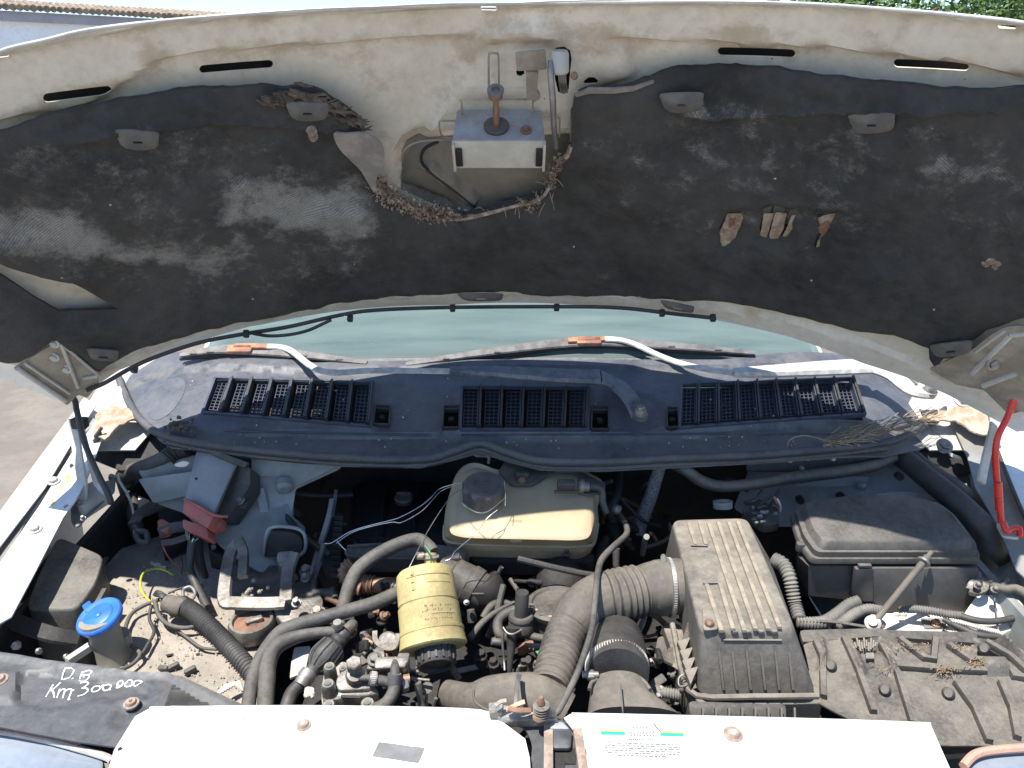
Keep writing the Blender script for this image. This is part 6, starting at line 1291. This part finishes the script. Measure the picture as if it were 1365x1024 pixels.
# ring-shaped lever
P('ring_clamp', strip(q([(585, 500, .92), (590, 560, .915), (640, 605, .915), (700, 610, .915), (725, 570, .918), (735, 520, .92)]), .010, .008, (0, -.4, 1)), M_cast)
P('ring_disc', lathe(pz(670, 570, .91), pz(670, 562, .918), [(0, .017), (.7, .017), (1, .014)], 24), M_cast)
P('arm_plate', prism(q([(560, 680, .915), (590, 590, .92), (640, 600, .92), (650, 660, .915), (620, 740, .91), (520, 740, .91)]), (0, 0, -.008), .006, 2, .002), M_cast)
p = pz(583, 680, .918); P('arm_bolt', hexb(p, (0, -.4, 1), .008, .010), M_cap)
# vibration clutter between pump and canister
random.seed(17)
for i in range(58):
    x = random.uniform(260, 720); y = random.uniform(190, 690); 
    z = random.uniform(.86, .905); p = pz(x, y, z); m_ = random.choice((M_cast, M_rust, M_plast, M_void, M_void, M_copper, M_duct, M_cast)); t = random.random()
    d_ = Vector((random.uniform(-1, 1), random.uniform(-.8, .2), random.uniform(.1, 1))).normalized(); s = random.uniform(.006, .014)
    if t < .35: P('bracket_piece', box(p, s*2.4, s*1.3, s*.5, d_, (random.uniform(-1, 1), 1, .3), .0015), m_)
    elif t < .7: P('fixing_bolt', hexb(p, d_, s*.55, s*1.3), m_)
    else: P('small_pipe', tube([p, p+d_*s*2, p+d_*s*3+Vector((s, 0, -s))], s*.4, 4, 9), m_)
P('guide_plate', prism(q([(40, 700, .88), (60, 600, .89), (165, 590, .89), (130, 760, .87), (30, 800, .87)]), (0, 0, -.004), .003), M_rim)
P('pump_bracket', prism(q([(20, 260, .88), (120, 180, .89), (200, 200, .885), (200, 400, .86), (100, 440, .855), (0, 420, .86)]), (0, 0, -.02), .008, 3, .003), M_cast)
for x, y in ((140, 110), (70, 320), (215, 380)): p = pz(x, y, .905 if y < 200 else .88); P('bracket_bolt', hexb(p, (0, -.4, 1), .009, .016), M_cast)
# ================================================================== TIE WIRE
view(330, 590, .2564)
wp = [[(400, 525, .97), (440, 520, .97), (520, 470, .985), (600, 440, .995), (740, 405, 1.01), (800, 385, 1.015), (900, 330, 1.02), (960, 280, 1.03), (1000, 240, 1.035), (1080, 215, 1.045), (1140, 205, 1.055)],
      [(460, 525, .97), (560, 460, .985), (740, 415, 1.01), (800, 415, 1.012), (900, 360, 1.02), (960, 300, 1.03), (1010, 250, 1.035), (1080, 222, 1.045)],
      [(1150, 235, 1.05), (1100, 250, 1.045), (1050, 290, 1.04), (980, 390, 1.03), (920, 490, 1.02), (880, 570, 1.015), (830, 670, 1.0)],
      [(1345, 280, 1.045), (1290, 330, 1.045), (1240, 362, 1.04), (1190, 362, 1.04), (1130, 330, 1.04), (1115, 310, 1.04)],
      [(1300, 350, 1.035), (1240, 400, 1.02), (1190, 470, 1.01), (1120, 530, .99), (1075, 570, .975), (1060, 600, .965), (1030, 615, .96)], [(465, 510, .97), (480, 530, .965), (510, 560, .955)], [(1335, 200, 1.06), (1340, 260, 1.055), (1340, 330, 1.04)]]
tw = put('tie_wire', join(*[tube(q(l), .0007, 5, 5) for l in wp]), M_wire, None, ang=60)
thing(tw, 'thin bright wire strung from the header tank cap across the engine', 'wire')
# ================================================================== FRONT PANELS
view()
FP = Plane((0, 0, .95), (1, 0, 0), (0, 1, .03))
ftop = [(180, 955), (200, 944), (230, 941), (620, 945), (650, 952), (672, 964), (700, 985), (706, 1010), (712, 1100), (60, 1100), (140, 1040), (152, 1000)]
put('front_panel', sheet(FP, ftop, .03, .003, 0), M_white, van, 'sun-bleached white front panel, left of the bonnet lock')
ftop2 = [(752, 955), (766, 952), (900, 954), (1040, 957), (1260, 962), (1268, 1100), (782, 1100), (782, 992), (760, 968)]
put('front_panel', sheet(FP, [(752, 957), (760, 952), (900, 955), (1240, 965), (1300, 1100), (782, 1100), (782, 1000), (770, 980)], .03, .003, 0), M_white, van, 'white front panel with the lubricant sticker, right of the bonnet lock')
put('panel_edge', tube([FP.p(x, y, .001) for x, y in ((200, 945), (400, 943), (618, 947), (655, 955))], .003, 4, 8), M_white, van)
put('panel_edge', tube([FP.p(x, y, .001) for x, y in ((762, 953), (900, 956), (1100, 961), (1240, 966))], .003, 4, 8), M_white, van)
for (x, y, m_, r) in ((405, 968, M_rust, .010), (977, 980, M_rust, .013)):
    p = FP.p(x, y, .002); wq = put('panel_bolt', lathe(p, p+FP.n*.006, [(0, r), (.4, r), (.5, r*.75), (1, r*.6)], 26), MATS.get('brown_bolt') or mat('brown_bolt', (.40, .30, .23), (.22, .15, .11), dust=DUST, da=.3, rough=.6, sc=70, bump=.4), van, 'rusty washer-headed panel bolt'); put('bolt_recess', lathe(p+FP.n*.0055, p+FP.n*.0075, [(0, r*.45), (1, r*.3)], 6), M_rim, wq)
put('tape_patch', sheet(FP, [(505, 989), (566, 997), (558, 1017), (496, 1008)], .01, .0006, .0032, jag=.0006), M_tape, van, 'ragged square of grey tape on the white front panel')
put('panel_tape_hole', lathe(FP.p(160, 999, .002), FP.p(160, 999, .004), [(0, .003), (1, .003)], 8), M_void, van)
# sticker with its bars and lettering
stk = put('lubricant_sticker', sheet(FP, [(799, 960), (914, 964), (915, 1016), (798, 1012)], .02, .0005, .0033), M_paper, van, 'service sticker with green and blue bars and small print')
view(660, 770, .249)
for x0, x1, y in ((567, 694, 812), (884, 1008, 820)):
    for dy, m_, nm in ((0, M_sy, 'yellow_bar'), (11, M_sg, 'green_bar'), (20, M_sb, 'blue_bar')):
        k = y+dy; put(nm, sheet(FP, [(x0, k), (x1, k+3), (x1, k+(10 if dy == 0 else 8)+3), (x0, k+(10 if dy == 0 else 8))], .02, .0003, .0039), m_, stk)
def text(s, x, y, hpx, mt, name, sx=1., shear=0., S=FP, lift=.0041, parent=None, bold=0.0):
    c = bpy.data.curves.new('t', 'FONT'); c.body = s; c.size = 1; c.shear = shear; c.offset = bold; c.resolution_u = 3
    o = bpy.data.objects.new('t', c); COL.objects.link(o); dg = bpy.context.evaluated_depsgraph_get(); me = bpy.data.meshes.new_from_object(o.evaluated_get(dg))
    a_ = S.p(x, y, lift); k = rp(a_, hpx)/.7; u = S.u; v = S.v
    V = [a_+u*(p.co.x*k*sx)+v*(p.co.y*k)+S.n*0 for p in me.vertices]; Fc = [tuple(p.vertices) for p in me.polygons]
    bpy.data.objects.remove(o); bpy.data.curves.remove(c)
    return put(name, (V, Fc), mt, parent, flat=True)
text('Fiat Lubrificanti', 712, 977, 16, M_ink, 'printed_text', 1.05, .3, parent=stk)
for k, (y, a_, b_) in enumerate(((803, 735, 815), (832, 722, 852), (845, 724, 850))):
    for x in range(a_, b_, 17): put('printed_mark', bar(FP.p(x, y+5, .0042), FP.p(x+8+(x*7 % 5), y-6+(x % 5), .0042), .0012, .0003, FP.n), M_ink, stk)
for x in range(718, 850, 11): put('printed_mark', bar(FP.p(x, 872, .0042), FP.p(x+3, 862, .0042), .0014, .0003, FP.n), M_ink, stk)
random.seed(40); gs = []
for r_ in range(6):
    y = 884+r_*13; x = 583+random.uniform(0, 8); end = 1012-(90 if r_ == 5 else random.uniform(0, 14))
    while x < end:
        L_ = random.uniform(6, 30); L_ = min(L_, end-x); gs.append(bar(FP.p(x, y+(x-583)*.03, .0042), FP.p(x+L_, y+(x+L_-583)*.03, .0042), .0014, .0003, FP.n)); x += L_+random.uniform(4, 8)
o = put('small_print', join(*gs), mat('grey_print', (.12, .12, .12)), stk); o['kind'] = 'stuff'
put('scratch_mark', tube([FP.p(x, y, .0045) for x, y in ((852, 785), (862, 800), (872, 812), (886, 825))], .0010, 3, 5), M_ink, stk)
# chips and grime on the white panels, and the nose below them
view(); random.seed(71)
for i in range(26):
    x = random.choice((random.uniform(210, 690), random.uniform(790, 1230))); y = random.uniform(960, 1020) if i % 3 else random.uniform(957, 962)
    s_ = random.uniform(1, 3.2); put('paint_chip', sheet(FP, [(x-s_*1.6, y-s_*.3), (x-s_*.2, y-s_*.7), (x+s_*1.3, y-s_*.2), (x+s_*.4, y+s_*.6)], .003, .0003, .0031), random.choice((M_rim, MATS['shade_and_chip_grey'])), van)
for a_, b_ in ((140, 705), (785, 1265)):
    A_, B_ = FP.p(a_, 1100), FP.p(b_, 1100); A_.z -= .002; B_.z -= .002
    put('nose_panel', prism([A_, B_, B_+Vector((0, -.03, -.30)), A_+Vector((0, -.03, -.30))], (0, .004, 0)), M_white, van)
put('bumper', prism([Vector((-.86, -.26, .62)), Vector((.86, -.26, .62)), Vector((.80, -.36, .58)), Vector((-.80, -.36, .58))], (0, 0, -.26), .03, 3, .02), MATS['clean_black_plastic'], van)
# lock platform
view(660, 770, .249)
lk = P('lock_platform', prism([FP.p(x, y, -.012) for x, y in ((70, 785), (150, 790), (240, 765), (350, 760), (400, 800), (470, 880), (485, 1100), (180, 1100), (200, 900), (160, 810))], FP.n*.003, .01, 3), M_frame, 'dark scuffed bonnet lock platform between the white panels')
put('lock_opening', prism([FP.p(x, y, -.008) for x, y in ((300, 915), (430, 915), (430, 1000), (372, 1000), (372, 1100), (300, 1100))], FP.n*.001), M_void, lk)
put('lock_flap', prism([FP.p(x, y, .002) for x, y in ((295, 805), (410, 815), (405, 912), (310, 912))], -FP.n*.006, .004, 2, .001), M_frame, lk)
put('lock_ledge', prism([FP.p(x, y, .006) for x, y in ((290, 775), (360, 770), (400, 810), (295, 808))], -FP.n*.012, .003, 2, .001), M_grey, lk)
for a_, b_ in (((285, 800), (285, 1090)), ((440, 820), (480, 1090))): put('rusty_upright', bar(FP.p(*a_, -.002), FP.p(*b_, -.002), .012, .012, FP.n), MATS['brown_bolt'], lk)
lc = P('bonnet_lock', prism(q([(0, 700, .965), (40, 680, .97), (90, 690, .97), (200, 720, .965), (320, 740, .962), (325, 760, .96), (60, 765, .958), (0, 735, .96)]), (0, 0, -.012), .006, 2, .002), M_cast, 'dusty bonnet lock with a coiled spring')
for i in range(5): put('spring_coil', lathe(pz(247, 738-13*i, .970+.004*i), pz(247, 732-13*i, .972+.004*i), [(0, .0092), (.3, .0115), (.7, .0115), (1, .0092)], 24), M_cast, lc)
put('spring_post', lathe(pz(245, 670, .99), pz(245, 640, 1.0), [(0, .006), (.5, .0045), (1, .003)], 12), M_rust, lc)
put('lock_lever', strip(q([(60, 710, .975), (110, 685, .98), (160, 665, .985)]), .007, .004, (0, -.5, 1)), M_copper, lc)
put('lock_lever', strip(q([(70, 700, .978), (120, 712, .978), (190, 712, .975)]), .008, .005, (0, -.5, 1)), M_rust, lc)
put('lock_hook', strip(q([(0, 690, .98), (30, 665, .985), (60, 660, .985)]), .006, .004, (0, -.5, 1)), M_cast, lc)
put('lock_tongue', prism(q([(290, 670, .99), (305, 665, .99), (325, 745, .968), (285, 748, .968)]), (.002, .003, -.003), .003), M_cast, lc)
put('lock_washer', lathe(pz(235, 745, .972), pz(235, 735, .976), [(0, .009), (1, .006)], 20), M_rust, lc)
view(330, 770, .249)
put('lock_end', prism(q([(1290, 670, .975), (1365, 665, .975), (1365, 725, .965), (1295, 725, .965)]), (0, 0, -.01), .002), M_cast, lc)
# left black crossmember with the marker writing
view(0, 770, .249)
BP = Plane((0, .0, .93), (1, 0, 0), (0, 1, .10))
bpl = [(-200, 380), (0, 398), (90, 410), (250, 440), (560, 475), (730, 505), (900, 505), (945, 530), (1290, 690), (1250, 700), (830, 690), (740, 730), (690, 800), (640, 900), (420, 870), (0, 790), (-200, 760)]
g1_ = [BP.hit(*p, .003) for p in [(105, 500), (270, 490), (420, 520), (560, 530), (720, 540), (800, 590), (810, 625), (700, 628), (520, 640), (400, 670), (250, 690), (100, 665), (85, 640)]]
g2_ = [BP.hit(*p, .003) for p in [(-200, 460), (105, 500), (75, 660), (-200, 640)]]
g3_ = [BP.hit(*p, .003) for p in [(590, 770), (620, 690), (700, 640), (800, 640), (820, 690), (700, 720), (640, 800)]]
rimv = [BP.hit(*p, .003) for p in [(-200, 425), (0, 425), (250, 460), (560, 500), (740, 520), (900, 520), (960, 560), (1400, 800), (1400, 1000), (-200, 1000)]]
hbp = lambda P_: -.006*smooth01(.5+pdist(g1_, P_)/.008)-.004*smooth01(.5+pdist(g3_, P_)/.006)-.004*smooth01(.5+pdist(rimv, P_)/.006)+.004*smooth01(.5+pdist(g2_, P_)/.005)
bm_ = put('front_crossmember', sheet(BP, bpl, .006, .003, 0, h=hbp), M_frame, van, 'dark scuffed steel crossmember with white marker writing')
put('dark_flank', prism([BP.p(x, y, -.004) for x, y in ((940, 530), (985, 540), (1330, 700), (1290, 760), (880, 700))], BP.n*.003), M_plast, bm_)
rr_ = (.000)
for (x, y, r) in ((705, 680, 40), (-2, 555, 44)):
    p = BP.p(x, y, .001); bo = put('crossmember_bolt', lathe(p, p+BP.n*.008, [(0, rp(p, r)), (.4, rp(p, r)), (.5, rp(p, r*.75)), (1, rp(p, r*.6))], 24), MATS['brown_bolt'], bm_); put('bolt_socket', lathe(p+BP.n*.007, p+BP.n*.0095, [(0, rp(p, r*.3)), (1, rp(p, r*.2))], 6), M_rust, bm_)
put('rust_patch', sheet(BP, curvepoly([(130, 620), (180, 600), (215, 620), (200, 655), (150, 665), (115, 650)], 3), .006, .0004, .0005, jag=.002, h=hbp), M_rust, bm_)
# handwriting: D.B / Km 300.900
strokes = [[(352, 482), (345, 515), (330, 548)], [(348, 486), (378, 482), (396, 495), (392, 520), (370, 540), (332, 548)], [(388, 543), (394, 545)],
           [(438, 515), (425, 552)], [(438, 512), (470, 500), (492, 502), (480, 520), (450, 530)], [(450, 530), (478, 530), (476, 548), (450, 556), (425, 552)], [(440, 505), (455, 545)],
           [(285, 575), (265, 608), (246, 640)], [(325, 562), (290, 595), (262, 612)], [(280, 604), (288, 620), (292, 645)],
           [(322, 598), (312, 625), (305, 646)], [(318, 612), (335, 600), (348, 602), (342, 625), (336, 648)], [(345, 615), (365, 600), (384, 602), (376, 630), (366, 654), (378, 652)], [(384, 606), (398, 604)],
           [(430, 566), (460, 560), (474, 568), (455, 585), (436, 594)], [(438, 592), (462, 594), (472, 606), (450, 626), (415, 636)],
           [(505, 585), (492, 600), (498, 612), (522, 608), (538, 592), (528, 582), (505, 585)], [(538, 590), (555, 575), (550, 590), (560, 606), (582, 600), (596, 582), (580, 574), (556, 582)], [(584, 600), (594, 602)],
           [(655, 560), (635, 564), (630, 578), (650, 580), (664, 566), (655, 560)], [(662, 566), (650, 582), (628, 592), (624, 586)],
           [(682, 565), (670, 578), (680, 586), (705, 578), (712, 564), (698, 560), (682, 565)], [(728, 562), (716, 574), (726, 582), (750, 576), (762, 562), (745, 556), (728, 562)], [(758, 566), (765, 560)]]
def bw(x, y, off):
    u, v = BP.hit(x, y, 0); h_ = float(hbp(np.array([[u, v]]))[0]); u, v = BP.hit(x, y, h_+.003); h_ = float(hbp(np.array([[u, v]]))[0]); return BP.at(u, v, off+h_)
for s_ in strokes: put('marker_stroke', strip([bw(x, y, .0035) for x, y in s_], .0022, .0006, BP.n, sub=5, taper=[.0026]+[.0022]*(len(s_)-2)+[.0018]), M_chalk, bm_)
# headlight bottom left
hd_ = P('left_headlight', prism(q([(-150, 820, .90), (0, 825, .90), (200, 860, .90), (420, 920, .90), (560, 965, .90), (540, 1100, .89), (-150, 1100, .89)]), (0, 0, -.06), .01, 3, .006), M_lens, 'clear lens of the left headlight')
put('lens_rim', tube(q([(-150, 815, .905), (0, 822, .905), (200, 858, .905), (420, 915, .905), (570, 962, .905), (600, 985, .905)]), .005, 5, 8), M_rim, hd_)
P('orange_surround', strip(q([(-100, 785, .912), (60, 800, .912), (200, 825, .912), (330, 850, .91), (440, 880, .91)]), .020, .004, (0, -.2, 1)), MATS['faded_salmon_trim'])
P('panel_gap', prism(q([(430, 850, .885), (620, 860, .885), (640, 990, .88), (540, 980, .88)]), (0, 0, -.004)), M_void)
# ================================================================== LOOSE THINGS ON THE SCUTTLE
view(905, 340, .337)
random.seed(14); gs = []
for i in range(120):
    x = 560+random.random()*400; y = 745-(x-560)*.24+random.gauss(0, 9)+(10 if i % 3 else -25*random.random()); a = random.gauss(-.25, .3); L_ = random.uniform(30, 110)
    p0 = COWL.p(x, y, .006+.010*rnd()); p1 = COWL.p(x+math.cos(a)*L_*.5, y+math.sin(a)*L_*.5, .010+.012*rnd()); p2 = COWL.p(x+math.cos(a)*L_, y+math.sin(a)*L_, .006+.012*rnd()); gs.append(tube([p0, p1, p2], .0009, 3, 4))
gs.append(tube([COWL.p(x, y, .014) for x, y in ((430, 755), (440, 730), (490, 714), (540, 722), (600, 740), (650, 745))], .0012, 4, 5))
ns = put('dry_stalks', join(*gs), M_straw, None); thing(ns, 'bundle of dry stalks and pine needles lying along the right scuttle seal', 'plant debris', kind='stuff')
view(0, 340, .337)
gs = []
for i in range(50):
    x, y = 705+random.gauss(0, 28), 680+random.gauss(0, 12); p = COWL.p(x, y, .008); r = random.uniform(.002, .006); gs.append(lathe(p, p+Vector((0, -.001, r*1.2)), [(0, r), (.6, r*.9), (1, r*.4)], 6))
lt = put('leaf_litter', join(*gs), MATS['brown_black_felt'], None); thing(lt, 'small heap of brown leaf litter at the left end of the scuttle', 'plant debris', kind='stuff')
view()
random.seed(77); gs = []
for i in range(110):
    x = random.uniform(230, 1180); y = random.uniform(578, 600) if rnd() < .8 else random.uniform(495, 575); 
    p = COWL.p(x, y, -.009 if y > 577 else .004); r = random.uniform(.0005, .0015); gs.append(lathe(p, p+Vector((0, 0, r*2.4)), [(0, r*1.5), (1, r*.6)], 5))
sg = put('grit_specks', join(*gs), M_stone, None); thing(sg, 'pale grit and flakes scattered over the blue-black scuttle', 'grit', kind='stuff')
